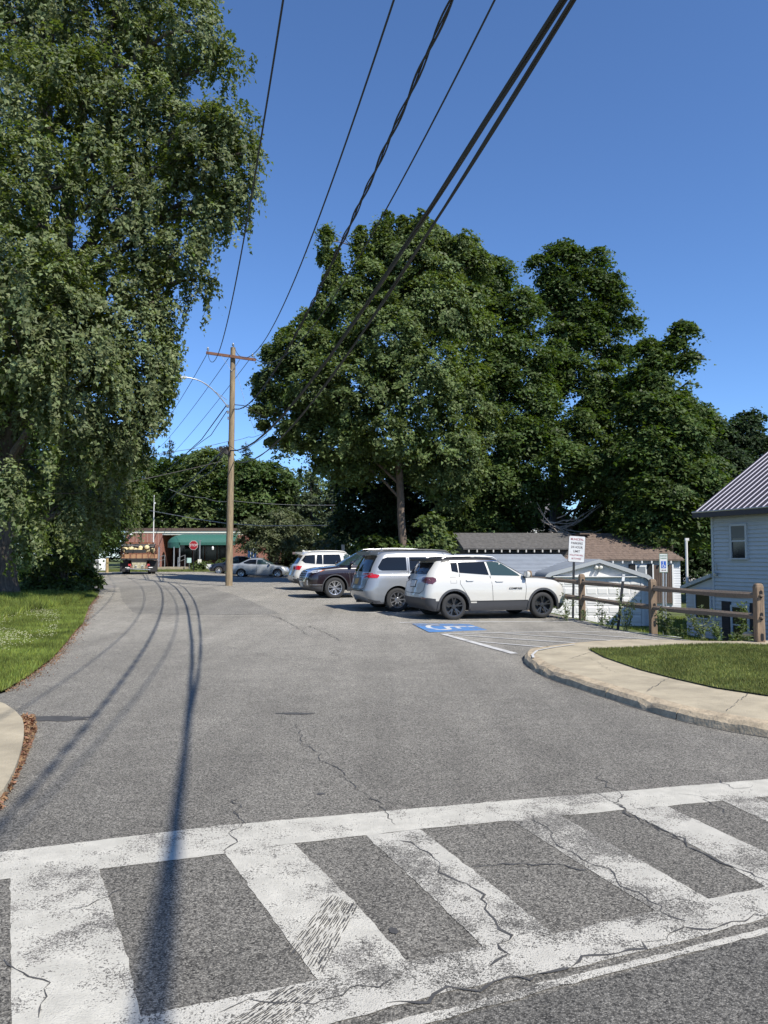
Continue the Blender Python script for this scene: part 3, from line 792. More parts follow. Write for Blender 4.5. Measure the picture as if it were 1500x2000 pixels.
# A: the huge silver maple on the left verge
YA = 26.5
baseA = Vector((-13.62, YA, Tz(-13.62, YA) - .15))
LA = [lob(*a) for a in [
    (375, 62, 25, 1.45, 1.2), (300, 40, 26, 1.9, 1.5), (180, 20, 26, 2.3, 1.9), (60, 40, 26, 2.4, 2.0), (428, 122, 25, .75, .6), (318, 140, 25, .75, .6), (235, 120, 25.5, 1.6, 1.4),
    (300, -110, 26, 2.2, 1.6), (150, -150, 26, 3.0, 2.4), (0, -150, 26, 3, 2.5), (-150, 20, 26, 3, 3), (-120, 300, 26, 3, 3), (-120, 600, 25, 3, 3),
    (445, 245, 24, .95, .75), (405, 290, 24, 1.2, 1.2), (470, 300, 24, .62, .9), (462, 370, 24, .62, .8), (345, 255, 25, 1.6, 1.3), (260, 235, 25, 1.8, 1.5), (165, 190, 24.5, 1.8, 1.6), (45, 190, 24, 2.1, 1.9),
    (360, 390, 24.5, 1.3, 1.5), (270, 400, 24.5, 1.5, 1.6), (225, 330, 24.5, 1.6, 1.4), (45, 350, 23.5, 1.9, 1.7), (10, 440, 23, 1.5, 1.5), (255, 500, 25, 1.2, 1.2),
    (340, 500, 24.5, .9, 1.3), (385, 545, 24.5, .6, .4), (200, 600, 24, 1.7, 1.6), (300, 590, 24.5, 1.0, 1.5), (60, 555, 22.5, 1.8, 1.7), (130, 640, 23, 1.5, 1.6),
    (318, 670, 24.5, .62, 1.4), (250, 690, 24, 1.2, 1.7), (40, 690, 22.5, 1.7, 1.8), (150, 760, 23.5, 1.5, 1.8), (290, 760, 24.5, .7, 1.2), (230, 820, 24.5, .9, 1.2), (80, 800, 26.5, 1.5, 1.5),
    (170, 880, 28, 1.6, 1.3), (-20, 830, 26.5, 1.6, 1.8), (60, 930, 30, 2.0, 1.2), (210, 900, 28, 1.0, .9), (130, 985, 31, 1.9, 1.2), (200, 980, 31, 1.4, 1.0), (0, 700, 28, 2, 2), (120, 720, 28, 2, 2), (100, 560, 28, 2.2, 2)]]
tA = thing('silver_maple', 'giant silver maple with drooping branches and thick trunk on the left verge', 'tree', baseA)
loA = [(Vector(c) - baseA, rx, ry, rz) for (c, rx, ry, rz) in LA]
b0 = Vector((0, 0, 0))
trunk('trunk', [b0, Vector((.05, 0, 3)), Vector((.3, .2, 6)), Vector((1.2, .3, 10)), Vector((1.4, .2, 15)), Vector((1.5, .2, 21)), Vector((1.2, 0, 26))], [.92, .80, .66, .36, .31, .24, .12], loA[::3], m_bark, tA, 3, .16, flare=1.25)
trunk('trunk', [Vector((.2, .1, 4.5)), Vector((1.3, -.1, 8)), Vector((2.4, -.2, 12)), Vector((2.6, -.2, 15)), Vector((3.3, -.3, 19))], [.5, .36, .30, .22, .12], loA[1::3], m_bark, tA, 4, .15, flare=1.0)
trunk('trunk', [Vector((-.3, 0, 4)), Vector((-1.6, -.5, 8)), Vector((-2.6, -.8, 14)), Vector((-3.0, -1, 20))], [.5, .32, .25, .12], loA[2::3], m_bark, tA, 5, .14, flare=1.0)
tag(foliage('crown', loA, 430000, .125, .62, lf_silver, tA, spray=.38, per=48, hang=.42, strand=1.6, flat=.7, inner=.12, upbias=.45, lump=.26, ragged=.10, holes=.33, hole_m=1.15), kind='stuff')
# drooping fringes low on the crown
LF = [lob(*a) for a in [(330, 690, 24.4, .3, .9), (300, 800, 24.5, .35, .9), (270, 870, 25, .3, .6), (95, 775, 22.5, .32, 1.2), (100, 890, 22.6, .22, .5), (75, 990, 23, .3, .7), (20, 960, 22, .4, .9), (230, 730, 23.5, .4, 1.2), (190, 850, 24, .35, 1), (410, 420, 24, .3, .8), (440, 400, 24, .25, .6), (385, 470, 24, .3, .7), (60, 1040, 24, .5, .8), (505, 235, 24, .22, .5), (140, 1010, 25, .4, .7)]]
loF = [(Vector(c) - baseA, rx, ry, rz) for (c, rx, ry, rz) in LF]
tag(foliage('crown', loF, 22000, .12, .62, lf_silver, tA, spray=.3, per=24, hang=.8, strand=1.0, upbias=.3), kind='stuff')

# B: maple behind the parked cars, bare grey trunk and upright tips
YB = 42.
baseB = Vector((at(791, 1075, YB).x, YB, Tz(1.1, YB) - .1))
LB = [lob(*a) for a in [
    (800, 520, 42, 2.2, 1.6), (880, 520, 42.5, 1.6, 1.5), (740, 560, 41.5, 1.6, 1.5), (690, 590, 41, 1.2, 1.2), (840, 600, 41, 2.4, 1.8), (900, 620, 42.5, 1.5, 2.0), (760, 660, 40.5, 2.3, 1.8), (650, 680, 41, 1.5, 1.3),
    (590, 690, 41, 1.4, 1.2), (545, 730, 41.5, 1.0, .9), (615, 760, 40.5, 1.6, 1.3), (700, 760, 40, 2.1, 1.7), (820, 740, 40, 2.3, 1.9), (900, 760, 42, 1.4, 1.8), (540, 790, 41.5, .9, .9), (600, 840, 41, 1.3, 1.0),
    (670, 860, 41, 1.6, 1.0), (640, 910, 42, 1.1, .6), (760, 850, 40, 1.8, 1.2), (870, 860, 41, 1.6, 1.6), (700, 920, 42, 1.0, .5), (850, 930, 42, 1.2, 1.0), (905, 900, 42, 1.0, 1.6), (560, 850, 42, .6, .6), (880, 960, 43, 1.0, 1.0), (820, 470, 42.5, 1.0, .9), (760, 500, 42, .9, .9)]]
# upright shoots
for (px, py, r, h) in [(637, 470, .16, .9), (655, 530, .3, .9), (703, 480, .17, 1.0), (736, 470, .22, 1.0), (758, 455, .25, .9), (787, 448, .24, .9), (822, 440, .25, .8), (845, 468, .3, .8), (905, 480, .5, .6), (560, 660, .3, .6), (525, 690, .3, .4), (505, 745, .25, .2), (510, 800, .35, .25), (640, 560, .3, .5), (600, 625, .4, .5), (640, 620, .4, .6), (940, 520, .4, .7)]:
    LB.append(lob(px, py, 41.5, r, h))
LB += [lob(*a) for a in [(760, 905, 43, 1.0, .7), (830, 900, 43.5, 1.1, .8), (700, 880, 43, 1.3, .8), (640, 800, 42, 1.6, 1.4), (940, 820, 43, .9, 1.3)]]
tB = tree('maple_tree', 'broad maple with straight bare grey trunk rising behind the silver minivan', baseB, LB, 330000, .15, lf_maple, m_bark2, [baseB, baseB + Vector((-.2, 0, 4)), baseB + Vector((-.4, 0, 8)), baseB + Vector((.2, .2, 12)), baseB + Vector((.8, .2, 17))], [.24, .21, .19, .15, .08], seed=8, limb_r=.085, min_limb=9.2, spray=.5, per=52, flat=.72, inner=.14, upbias=.5, lump=.24, hang=.12, strand=.7, holes=.26, hole_m=1.3, ragged=.16, aspect=.75)

rr = random.Random(21); SPB = [(637, 475, .16, 1.0), (648, 520, .22, .9), (660, 500, .12, .6), (703, 478, .17, 1.1), (722, 505, .2, .9), (736, 470, .2, 1.0), (758, 458, .22, .9), (775, 470, .16, .8), (787, 448, .22, .9), (806, 452, .16, .9), (822, 436, .2, .9), (845, 462, .26, .9), (868, 470, .3, .7), (905, 478, .35, .6), (935, 505, .3, .6), (520, 690, .22, .5), (545, 672, .22, .6), (570, 655, .25, .6), (590, 640, .22, .6), (612, 615, .25, .6), (505, 735, .3, .2), (502, 765, .3, .16), (500, 800, .35, .2), (515, 830, .35, .22), (512, 770, .4, .3), (628, 590, .3, .6), (650, 610, .3, .6), (530, 860, .35, .25), (640, 545, .3, .35), (625, 505, .16, .4)]
lo = [(lob(px, py, 41.3 + rr.uniform(-.5, .5), r, h)) for px, py, r, h in SPB]
tag(foliage('crown', [(Vector(c) - baseB, a, b, d) for c, a, b, d in lo], 26000, .14, .75, lf_maple, tB, spray=.17, per=22, inner=.5, upbias=.3, down_keep=1, holes=0, ragged=0), kind='stuff')

# C, D, E, F, G: the row of dark maples behind the sheds
def simple_tree(name, label, px, Y, L, n, leaf, m, h, r, seed, group='tall trees behind the sheds', bark=m_bark, **kw):
    x = at(px, 1088, Y).x; base = Vector((x, Y, Tz(x, Y) - .1))
    k = dict(holes=.30, hole_m=1.6, spray=.62, per=54, flat=.78, inner=.13, upbias=.6, lump=.26, ragged=.12, aspect=.8); k.update(kw)
    return tree(name, label, base, [lob(*a) for a in L], n, leaf, m, bark, [base, base + Vector((.1, 0, h * .3)), base + Vector((-.2, .1, h * .6)), base + Vector((.2, 0, h * .92))], [r, r * .8, r * .5, r * .15], group=group, seed=seed, **k)
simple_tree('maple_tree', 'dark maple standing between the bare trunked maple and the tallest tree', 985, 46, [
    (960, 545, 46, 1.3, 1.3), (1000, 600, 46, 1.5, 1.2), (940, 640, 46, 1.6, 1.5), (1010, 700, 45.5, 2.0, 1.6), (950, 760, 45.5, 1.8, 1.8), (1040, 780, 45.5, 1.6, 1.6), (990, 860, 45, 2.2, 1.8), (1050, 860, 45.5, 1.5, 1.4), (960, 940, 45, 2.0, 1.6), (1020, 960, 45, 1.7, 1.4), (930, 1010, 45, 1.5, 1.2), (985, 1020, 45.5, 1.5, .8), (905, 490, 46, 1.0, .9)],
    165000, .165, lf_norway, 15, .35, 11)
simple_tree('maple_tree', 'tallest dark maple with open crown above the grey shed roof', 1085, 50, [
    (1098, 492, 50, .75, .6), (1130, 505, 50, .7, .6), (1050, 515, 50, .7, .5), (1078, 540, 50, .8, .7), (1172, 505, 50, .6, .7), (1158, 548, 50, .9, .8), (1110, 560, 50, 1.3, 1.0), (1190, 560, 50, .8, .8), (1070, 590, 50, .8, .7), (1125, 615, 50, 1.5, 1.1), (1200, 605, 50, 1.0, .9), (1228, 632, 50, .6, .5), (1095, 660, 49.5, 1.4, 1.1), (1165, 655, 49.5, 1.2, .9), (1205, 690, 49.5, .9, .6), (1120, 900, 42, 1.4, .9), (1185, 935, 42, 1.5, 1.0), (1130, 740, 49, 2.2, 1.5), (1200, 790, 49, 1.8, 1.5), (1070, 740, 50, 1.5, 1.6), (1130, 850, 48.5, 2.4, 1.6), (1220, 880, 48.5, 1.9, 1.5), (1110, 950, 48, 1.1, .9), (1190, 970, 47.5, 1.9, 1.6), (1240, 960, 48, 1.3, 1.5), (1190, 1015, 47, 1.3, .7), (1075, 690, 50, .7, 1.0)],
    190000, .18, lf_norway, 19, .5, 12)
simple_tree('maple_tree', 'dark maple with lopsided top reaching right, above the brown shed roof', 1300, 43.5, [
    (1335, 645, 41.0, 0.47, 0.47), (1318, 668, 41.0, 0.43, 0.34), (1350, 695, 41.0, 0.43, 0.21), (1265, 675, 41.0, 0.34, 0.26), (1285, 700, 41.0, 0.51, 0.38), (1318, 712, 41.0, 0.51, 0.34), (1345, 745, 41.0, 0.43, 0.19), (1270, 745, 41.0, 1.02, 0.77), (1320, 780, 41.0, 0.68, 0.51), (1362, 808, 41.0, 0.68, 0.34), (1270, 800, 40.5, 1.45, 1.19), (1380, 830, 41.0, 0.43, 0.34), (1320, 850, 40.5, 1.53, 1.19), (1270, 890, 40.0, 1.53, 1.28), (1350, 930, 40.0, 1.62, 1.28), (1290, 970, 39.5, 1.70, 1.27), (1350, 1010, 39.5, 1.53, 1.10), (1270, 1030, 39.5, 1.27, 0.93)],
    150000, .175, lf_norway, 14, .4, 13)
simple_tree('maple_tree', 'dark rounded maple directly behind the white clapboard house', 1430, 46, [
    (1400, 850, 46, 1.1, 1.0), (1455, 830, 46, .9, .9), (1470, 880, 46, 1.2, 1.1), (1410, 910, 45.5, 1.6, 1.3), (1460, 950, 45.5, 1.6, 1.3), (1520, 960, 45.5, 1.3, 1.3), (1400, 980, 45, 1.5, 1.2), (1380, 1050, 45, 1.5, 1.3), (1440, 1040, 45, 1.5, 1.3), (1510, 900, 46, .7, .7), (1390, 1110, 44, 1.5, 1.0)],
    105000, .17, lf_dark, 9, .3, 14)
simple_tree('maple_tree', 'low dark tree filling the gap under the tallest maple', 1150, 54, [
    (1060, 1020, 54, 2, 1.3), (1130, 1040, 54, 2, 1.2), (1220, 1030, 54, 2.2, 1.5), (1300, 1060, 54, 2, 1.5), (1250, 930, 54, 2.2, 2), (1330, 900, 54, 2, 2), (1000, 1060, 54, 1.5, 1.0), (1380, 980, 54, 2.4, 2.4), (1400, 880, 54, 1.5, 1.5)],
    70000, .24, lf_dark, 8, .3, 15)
simple_tree('maple_tree', 'shaded thicket tree left of the bare grey trunk', 715, 47, [
    (700, 960, 47, 1.3, 1.2), (740, 1000, 47, 1.6, 1.5), (690, 1030, 47, 1.4, 1.2), (760, 930, 47, 1.4, 1.2), (820, 990, 48, 1.8, 1.8), (870, 1020, 48, 1.6, 1.2), (720, 1060, 47, 1.5, .8), (800, 1060, 48, 2, 1.0)],
    75000, .2, lf_dark, 6, .16, 16, group=None)
# thin vine-hung trunks in the thicket
# sapling behind the minivan
simple_tree('sapling', 'bright green young maple sapling just behind the minivan roof', 840, 33, [
    (838, 1030, 33, .55, .5), (820, 1055, 33, .7, .5), (855, 1055, 33, .6, .45), (835, 1080, 33, .9, .5), (795, 1068, 33, .35, .3), (868, 1078, 33, .4, .3)],
    8500, .16, lf_bush, 2.2, .05, 17, group=None, spray=.28, per=20)
# ornamental round tree in front of the brick building
simple_tree('ornamental_tree', 'small round-crowned ornamental tree beyond the silver sedan', 529, 60, [
    (530, 1035, 60, 1.9, 1.0), (500, 1050, 60, 1.2, .8), (570, 1050, 60, 1.4, .9), (530, 1060, 59.5, 2.0, .8), (590, 1040, 60, .8, .7), (490, 1030, 60, .8, .6), (550, 1015, 60, 1.2, .7)],
    52000, .14, lf_small, 2.6, .13, 18, group=None, spray=.42, per=24)
simple_tree('maple_tree', 'broad leaved tree overhanging the truck on the left of the street', 175, 52, [
    (225, 905, 52, 1.7, 1.6), (195, 960, 51, 2.0, 1.8), (238, 960, 52, 1.3, 1.4), (205, 1020, 51, 1.3, 1.0), (180, 1020, 50, 1.9, 1.4), (140, 980, 50, 2.2, 2.0), (150, 900, 52, 2.4, 2.4), (200, 1048, 51.5, .9, .5), (185, 1068, 51, .8, .35), (100, 1000, 50, 2.4, 1.8), (240, 860, 53, 1.2, 1.0), (60, 940, 52, 2.6, 2.6)],
    115000, .19, lf_norway, 10, .26, 19, group=None)

def conifer(name, label, px, py_top, Y, w, n, m, seed, base_py=1080, droop=.35, group='conifers beyond the brick building'):
    rr = random.Random(seed); x = at(px, 1088, Y).x; zb = Tz(x, Y) - .1; top = at(px, py_top, Y).z - zb
    t = thing(name, label, 'tree', (x, Y, zb), 0, group)
    MB().tube([(0, 0, 0), (.05, 0, top * .5), (0, 0, top)], [.28, .17, .03], 8).build('trunk', m_bark, t)
    P = []; N = []
    nb = int(top * 9)
    for i in range(nb):
        h = top * (.08 + .9 * (i / nb)); ln = w * (1 - (h / top)) ** .8 * rr.uniform(.7, 1.15) + .15; a = rr.uniform(0, 6.28)
        k = max(3, int(n / nb * (ln / w) * 1.6)); tt = RNG.random(k) ** .7
        cx = np.cos(a) * ln * tt; cy = np.sin(a) * ln * tt; s = .10 + .16 * ln * tt
        P.append(np.stack([cx + RNG.normal(0, 1, k) * s * .6, cy + RNG.normal(0, 1, k) * s * .6, h - droop * ln * tt ** 1.5 + RNG.normal(0, .09, k) + .1 * ln * tt ** 4], 1))
        N.append(np.tile([math.cos(a) * .3, math.sin(a) * .3, .9], (k, 1)))
    tag(np_mesh('crown', leaves_at(np.concatenate(P), .34, .38, np.concatenate(N), .35), 4, m, t), kind='stuff')
conifer('spruce_tree', 'pointed spruce whose spire stands left of the utility pole', 297, 868, 86, 3.0, 7000, lf_pine, 1)
conifer('spruce_tree', 'taller broad spruce just right of the pointed spruce', 328, 853, 90, 3.8, 8000, lf_pine, 2)
conifer('spruce_tree', 'short spruce behind the deciduous trees left of the pole', 368, 885, 92, 3.0, 6000, lf_pine, 3)
conifer('pine_tree', 'large pine whose top shows right beside the utility pole', 478, 862, 88, 5.0, 14000, lf_pine, 4)
conifer('pine_tree', 'dark pine merging with the large pine right of the pole', 505, 895, 86, 4.4, 10000, lf_pine, 5)
for px, py, Y, w, lab in [(560, 915, 80, 4.6, 'pale spruce with drooping tiers beside the large pine'), (606, 925, 78, 4.6, 'pale spruce with drooping tiers in the middle of its row'), (648, 950, 76, 3.4, 'pale spruce with drooping tiers next to the shaded thicket')]:
    conifer('pale_spruce', lab, px, py, Y, w, 12000, lf_spruce, px, droop=.3)
BGT = [('leafy tree behind the flat roof left end', 285, 84, [(270, 930, 84, 2.6, 2.4), (300, 960, 84, 2.6, 2.2), (250, 960, 84, 2.4, 2.4), (290, 1000, 84, 2.6, 1.6), (240, 1010, 84, 2.4, 1.6)], lf_norway, 22000),
       ('leafy tree behind the flat roof, under the twin spruces', 345, 84, [(335, 935, 84, 2.4, 1.8), (365, 915, 84, 2.0, 1.4), (350, 970, 84, 3.2, 2.0), (330, 1010, 84, 2.8, 1.4), (380, 990, 84, 2.6, 1.8)], lf_norway, 24000),
       ('leafy tree directly left of the utility pole', 415, 82, [(410, 900, 82, 2.2, 1.4), (395, 940, 82, 2.6, 1.8), (435, 930, 82, 2.4, 2.0), (420, 985, 82, 3.2, 2.0), (400, 1015, 82, 2.6, 1.2)], lf_maple, 28000),
       ('rounded tree directly right of the utility pole', 495, 80, [(490, 930, 80, 2.4, 1.8), (530, 940, 80, 2.2, 1.8), (510, 985, 80, 3.0, 2.0), (470, 980, 80, 2.4, 2.0), (540, 990, 80, 2.2, 1.6)], lf_norway, 28000),
       ('far tree seen through the gap beside the pale spruces', 640, 92, [(600, 965, 92, 3.4, 2.4), (655, 1010, 92, 3.2, 2.0), (690, 1040, 92, 3.2, 1.8), (620, 1040, 92, 3.4, 1.8), (560, 1010, 92, 3.4, 2)], lf_maple, 22000)]
for i, (lab, px, Y, L, m, n) in enumerate(BGT):
    simple_tree('leafy_tree', lab, px, Y, L, int(n * 1.4), .3, m, 8, .25, 30 + i, group='leafy trees beyond the street', spray=.9, per=50, twigs=0)
# far wood that closes the view low down
woods = [(c, a, a, b) for c, a, b in [(Vector((x, 112 + 4 * math.sin(x), 3.4 + 1.2 * math.sin(x * .7))), 5.5, 4.2) for x in range(-86, 100, 7)]]
woods = [w for w in woods if not (-14 < w[0].x < -6)]
tag(foliage('far_woods', woods, 60000, .5, .8, lf_dark, None, spray=1.4, per=24), kind='stuff')
wl = [(Vector((x, y, Tz(x, y) + .9)), 2.0, 1.6, 1.3) for x, y in [(-36, 40), (-33, 44), (-38, 46), (-30, 47), (-42, 38), (-27, 33), (-31, 36), (-24, 35), (-28, 39), (-23, 40), (-35, 33), (-40, 30)]]
tag(foliage('undergrowth', wl, 26000, .18, .7, lf_norway, None, spray=.5, per=22), kind='stuff')

def shrub(label, px, py, Y, rx, rz, n, m=lf_norway, leaf=.13, name='shrub', group=None, **kw):
    c = at(px, py, Y); z0 = Tz(c.x, c.y); t = thing(name, label, 'shrub', (c.x, c.y, z0 - .03), 0, group); rr = random.Random(int(px))
    mb = MB()
    for _ in range(6): mb.tube(limb_pts((0, 0, 0), (rr.uniform(-rx, rx) * .7, rr.uniform(-.5, .5) * rx, rr.uniform(.5, 1.1) * (c.z - z0 + rz * .4)), rr, .05, 4), [.03, .024, .02, .014, .006], 5)
    mb.build('stems', m_bark, t)
    lo = [(Vector((rr.uniform(-.5, .5) * rx, rr.uniform(-.4, .4) * rx, (rz * .35 if _ % 2 else max(rz * .45, c.z - z0 + rr.uniform(-.35, .35) * rz)))), rx * .62, rx * .55, rz * .62) for _ in range(8)]
    tag(foliage('foliage', lo, n, leaf, .7, m, t, spray=.26, per=18, down_keep=.8, **kw), kind='stuff')
shrub('tall leafy bush right behind the giant trunk', 95, 1040, 33, 1.5, 1.5, 14000)
shrub('low dense bush spreading over the verge', 130, 1088, 32, 1.1, .6, 8000, lf_bush)
shrub('dark bush at the driveway corner', 165, 1075, 34, .8, .9, 6000)
shrub('sprawling green bush beside the trunk foot', 70, 1105, 30.5, .9, .6, 7000, lf_bush)
shrub('bright bush at the far left of the street', 150, 1082, 62, 1.6, .8, 5000, lf_bush, .2)
shrub('low clipped bush in front of the dark window', 387, 1104, 70, .8, .45, 2000, lf_bush, .16)
shrub('small leafy plant beside the white planter', 437, 1098, 70, .7, .5, 1800, lf_bush, .16)
shrub('bush beneath the shaded thicket', 700, 1085, 44, 1.4, .8, 7000, lf_bush, .2)
shrub('leafy shrub behind the roof of the white car', 640, 1070, 58, 1.9, 1.2, 7000, lf_small, .2)
shrub('shrub in the deep shade under the bare trunk', 760, 1075, 43, 1.7, 1.1, 8000, lf_norway, .2)

# fallen dead branches on the shed
t = thing('dead_branches', 'tangle of bare grey dead branches hanging behind the grey shed roof', 'branches', at(1075, 1046, 42.5)); rr = random.Random(2); mb = MB()
o0 = at(1075, 1046, 42.5)
for k in range(26):
    a = at(rr.uniform(1058, 1110), rr.uniform(1010, 1050), 42.5 + rr.uniform(-.4, .4)) - o0
    b = at(rr.uniform(1045, 1185), rr.uniform(975, 1060), 42 + rr.uniform(-.5, .5)) - o0
    mb.tube(limb_pts(a, b, rr, -.1, 6), [.035 * (1 - .8 * i / 6) for i in range(7)], 4)
mb.build('twigs', mat('dead_wood', (.33, .29, .25), .9, noise=.2), t)

# ------------------------------------------------------------------ utility pole and cables
PX, PY = -7.647, 38.0
PZ = Tz(PX, PY)
up = thing('utility_pole', 'weathered wooden utility pole with crossarm and street lamp arm', 'utility pole', (PX, PY, PZ - .05))
MB().tube([(0, 0, 0), (.02, 0, 4), (.05, 0, 8), (.07, 0, 11.95)], [.18, .165, .145, .125], 16).build('shaft', m_pole, up, smooth=True)
UZ = PZ - .05
def lp(v): return (v[0] - PX, v[1] - PY, v[2] - UZ)
aL = at(403, 689, 37.8); aR = at(500, 703, 37.8)
MB().bar(lp(aL), lp(aR), .11, .13).build('crossarm', m_xarm, up)
for s_, q in ((-1, .32), (1, .32)):
    mid = Vector(lp(aL.lerp(aR, .5 + s_ * .19)))
    MB().bar(mid + Vector((0, -.07, -.06)), (0.06, -.13, 10.7), .03, .012).build('arm_brace', m_galv, up)
for p in (aL.lerp(aR, .03), aL.lerp(aR, .93), Vector((PX + .07, PY, UZ + 11.95))):
    q = Vector(lp(p)); MB().lathe([(.02, 0), (.02, .08), (.06, .09), (.065, .13), (.04, .15), (.055, .18), (.03, .23), (0, .235)], 10, c=(q.x, q.y, q.z + (.06 if q.z < 11.9 else 0))).build('insulator', m_galv, up, smooth=True)
# street lamp arm and lamp head
l0 = Vector(lp(at(443, 792, 37.8))); l1 = Vector(lp(at(362, 744, 36.6)))
pts = [l0.lerp(l1, t) + Vector((0, 0, math.sin(t * math.pi) * .35 + .18 * t)) for t in np.linspace(0, 1, 9)]
MB().tube(pts, .03, 8).tube([Vector(lp(at(443, 781, 37.8))), pts[5]], .014, 6).build('lamp_arm', m_galv, up, smooth=True)
e = pts[-1]
hd = MB(); hd.hexa([e + Vector(v) for v in [(-.72, -.12, -.07), (.05, -.07, -.05), (.05, .07, -.05), (-.72, .12, -.07), (-.70, -.09, .03), (.05, -.05, .05), (.05, .05, .05), (-.70, .09, .03)]])
lh = hd.build('lamp_head', mat('lamp_housing', (.62, .64, .66), .35, .3), up)
MB().box(e.x - .6, e.x - .2, e.y - .08, e.y + .08, e.z - .095, e.z - .066).build('lamp_lens', m_lampglass, lh)
MB().lathe([(.03, 0), (.03, .09), (0, .1)], 8, c=(e.x - .3, e.y, e.z + .04)).build('photo_cell', m_galv, lh)
for k, z in enumerate((8.9, 8.6, 8.3, 7.05, 6.75)):
    MB().box(-.20 + .03 * k % .1, -.10, -.15, -.02, z, z + .14).build('bracket', m_galv if k < 3 else m_black, up)
cb = MB()
for k in range(5): cb.tube([(-.3 - .12 * k, -.15, 6.95 - .03 * k), (-.15, -.2, 6.75 - .05 * k), (.05, -.2, 6.6 - .03 * k)], .03, 6)
cb.tube([(-.52, -.1, 6.9), (-.15, -.16, 6.72)], .075, 8).tube([(-.1, -.18, 6.95), (-.5, -.2, 6.45)], .06, 8)
cb.build('splice_case', m_black, up)
# the spans towards and over the camera
def span(name, label, m_, x0, slope, co, rad, y0=37.9, y1=-13., mat_=m_wire, helix=None, cat='cable', n=70, end=None, y_lin=-99):
    Y = np.linspace(y0, y1, n) if helix is None else np.linspace(y0, y1, 420)
    zc_ = lambda y: float(np.polyval(co, y)) if y >= y_lin else float(np.polyval(co, y_lin) + np.polyval(np.polyder(co), y_lin) * (y - y_lin))
    P = [Vector((x0 + slope * (y - 38), y, zc_(y))) for y in Y]
    if end is not None:
        e = Vector(end); d = e - P[0]
        for i, p in enumerate(P[:max(3, len(P) // 14)]):
            w = 1 - i / max(3, len(P) // 14); p += d * w * w
    t = thing(name, label, cat, P[0])
    o = P[0].copy(); P = [p - o for p in P]
    if helix is None: MB().tube(P, rad, 6).build('strand', mat_, t, smooth=True)
    else:
        for (hr, ph, pitch, rd) in helix:
            Q = [p + Vector((math.cos(2 * math.pi * (i * (y0 - y1) / 419) / pitch + ph) * hr, 0, math.sin(2 * math.pi * (i * (y0 - y1) / 419) / pitch + ph) * hr)) for i, p in enumerate(P)]
            MB().tube(Q, rd, 5).build('strand', mat_, t, smooth=True)
    return t
span('power_line', 'leftmost thin black power line, on the left end of the crossarm', None, -8.86, -.260, [8.27666e-3, -.249969, 9.436], .013, end=aL + Vector((.1, -.1, .1)))
span('power_line', 'thin black power line running to the very top of the utility pole', None, -7.53, -.256, [8.1156e-3, -.230947, 9.18288], .013, end=(PX + .07, PY - .05, UZ + 12.1))
span('power_line', 'thin black power line on the right end of the crossarm', None, -6.57, -.262, [7.4751e-3, -.217078, 9.15778], .013, end=aR + Vector((-.1, -.1, .1)))
span('service_cable', 'twisted two-strand black cable meeting the pole below the lamp arm', None, -7.49, -.262, [4.6101e-3, -.138929, 7.69767], .01, helix=[(.022, 0, 1.5, .011), (.022, math.pi, 1.5, .013), (.012, 1.5, 1.5, .009)])
span('cable_bundle', 'thickest black cable bundle, left of the two lowest cables', None, -7.65, -.282, [3.8763e-3, -.142134, 6.78849], .02, y_lin=6.0, helix=[(.014, 0, 9, .021), (.016, 2.1, 9, .018), (.015, 4.2, 9, .017)])
span('cable_bundle', 'thick black cable, rightmost of the overhead cables', None, -7.46, -.276, [4.5499e-3, -.183598, 6.87140], .02, y_lin=6.5, helix=[(.009, 0, 8, .017), (.010, 3.1, 8, .015)])

def cable(name, label, pts, rad, m_=m_wire, sag=0.0, n=16):
    out = []
    for a, b in zip(pts, pts[1:]):
        a = Vector(a); b = Vector(b)
        for j in range(n): t = j / n; out.append(a.lerp(b, t) - Vector((0, 0, 4 * sag * t * (1 - t))))
    out.append(Vector(pts[-1])); o = out[0].copy()
    ob = MB().tube([p - o for p in out], rad, 5).build(name, m_, None, smooth=True, loc=o)
    return tag(ob, label, 'cable')
cable('power_line', 'far power line leaving the left end of the crossarm', [at(404, 692, 37.9), at(320, 829, 60), at(262, 876, 84)], .016, sag=.15)
cable('power_line', 'far power line leaving the top of the pole to the left', [at(446, 700, 38.05), at(328, 857, 64), at(300, 880, 84)], .016, sag=.15)
cable('power_line', 'far power line leaving the right end of the crossarm', [at(486, 704, 38.05), at(344, 879, 66), at(318, 905, 84)], .016, sag=.15)
cable('service_cable', 'far twisted cable dropping left from under the lamp arm', [at(442, 792, 38), at(394, 858, 52), at(350, 898, 66), at(300, 940, 84)], .03)
cable('service_cable', 'slack grey far cable just below the far twisted cable', [at(443, 803, 38), at(412, 850, 46), at(392, 864, 52), at(340, 905, 70)], .022, m_wire_mid)
cable('service_cable', 'lowest dark far cable leaving the splice cases', [at(436, 880, 38), at(400, 914, 50), at(320, 985, 84)], .04)
cable('service_cable', 'second lowest dark far cable leaving the splice cases', [at(436, 888, 38), at(414, 920, 48), at(350, 960, 80)], .03)
cable('service_cable', 'long thin wire crossing behind the pole towards the giant maple', [at(-60, 893, 23), at(100, 897, 26), at(235, 894, 30), at(346, 881, 35), at(446, 862, 40), at(486, 853, 42), at(500, 852, 42.5), at(524, 840, 44)], .012, m_wire_mid, sag=.04)
cable('service_cable', 'lower thin sagging wire in front of the giant maple', [at(-60, 946, 24), at(60, 960, 26), at(150, 963, 28), at(240, 944, 31), at(436, 900, 37.9)], .014, m_wire_mid, sag=.03)
cable('service_cable', 'pale wire rising from the pole towards the white flagpole', [at(292, 997, 66), at(380, 1013, 54), at(440, 1022, 45), at(515, 1027, 44), at(640, 1026, 44)], .02, m_wire_grey)
cable('service_cable', 'black drop wire going right from under the lamp arm into the maple', [at(452, 790, 38), at(476, 792, 39), at(528, 820, 41), at(600, 880, 44)], .022)
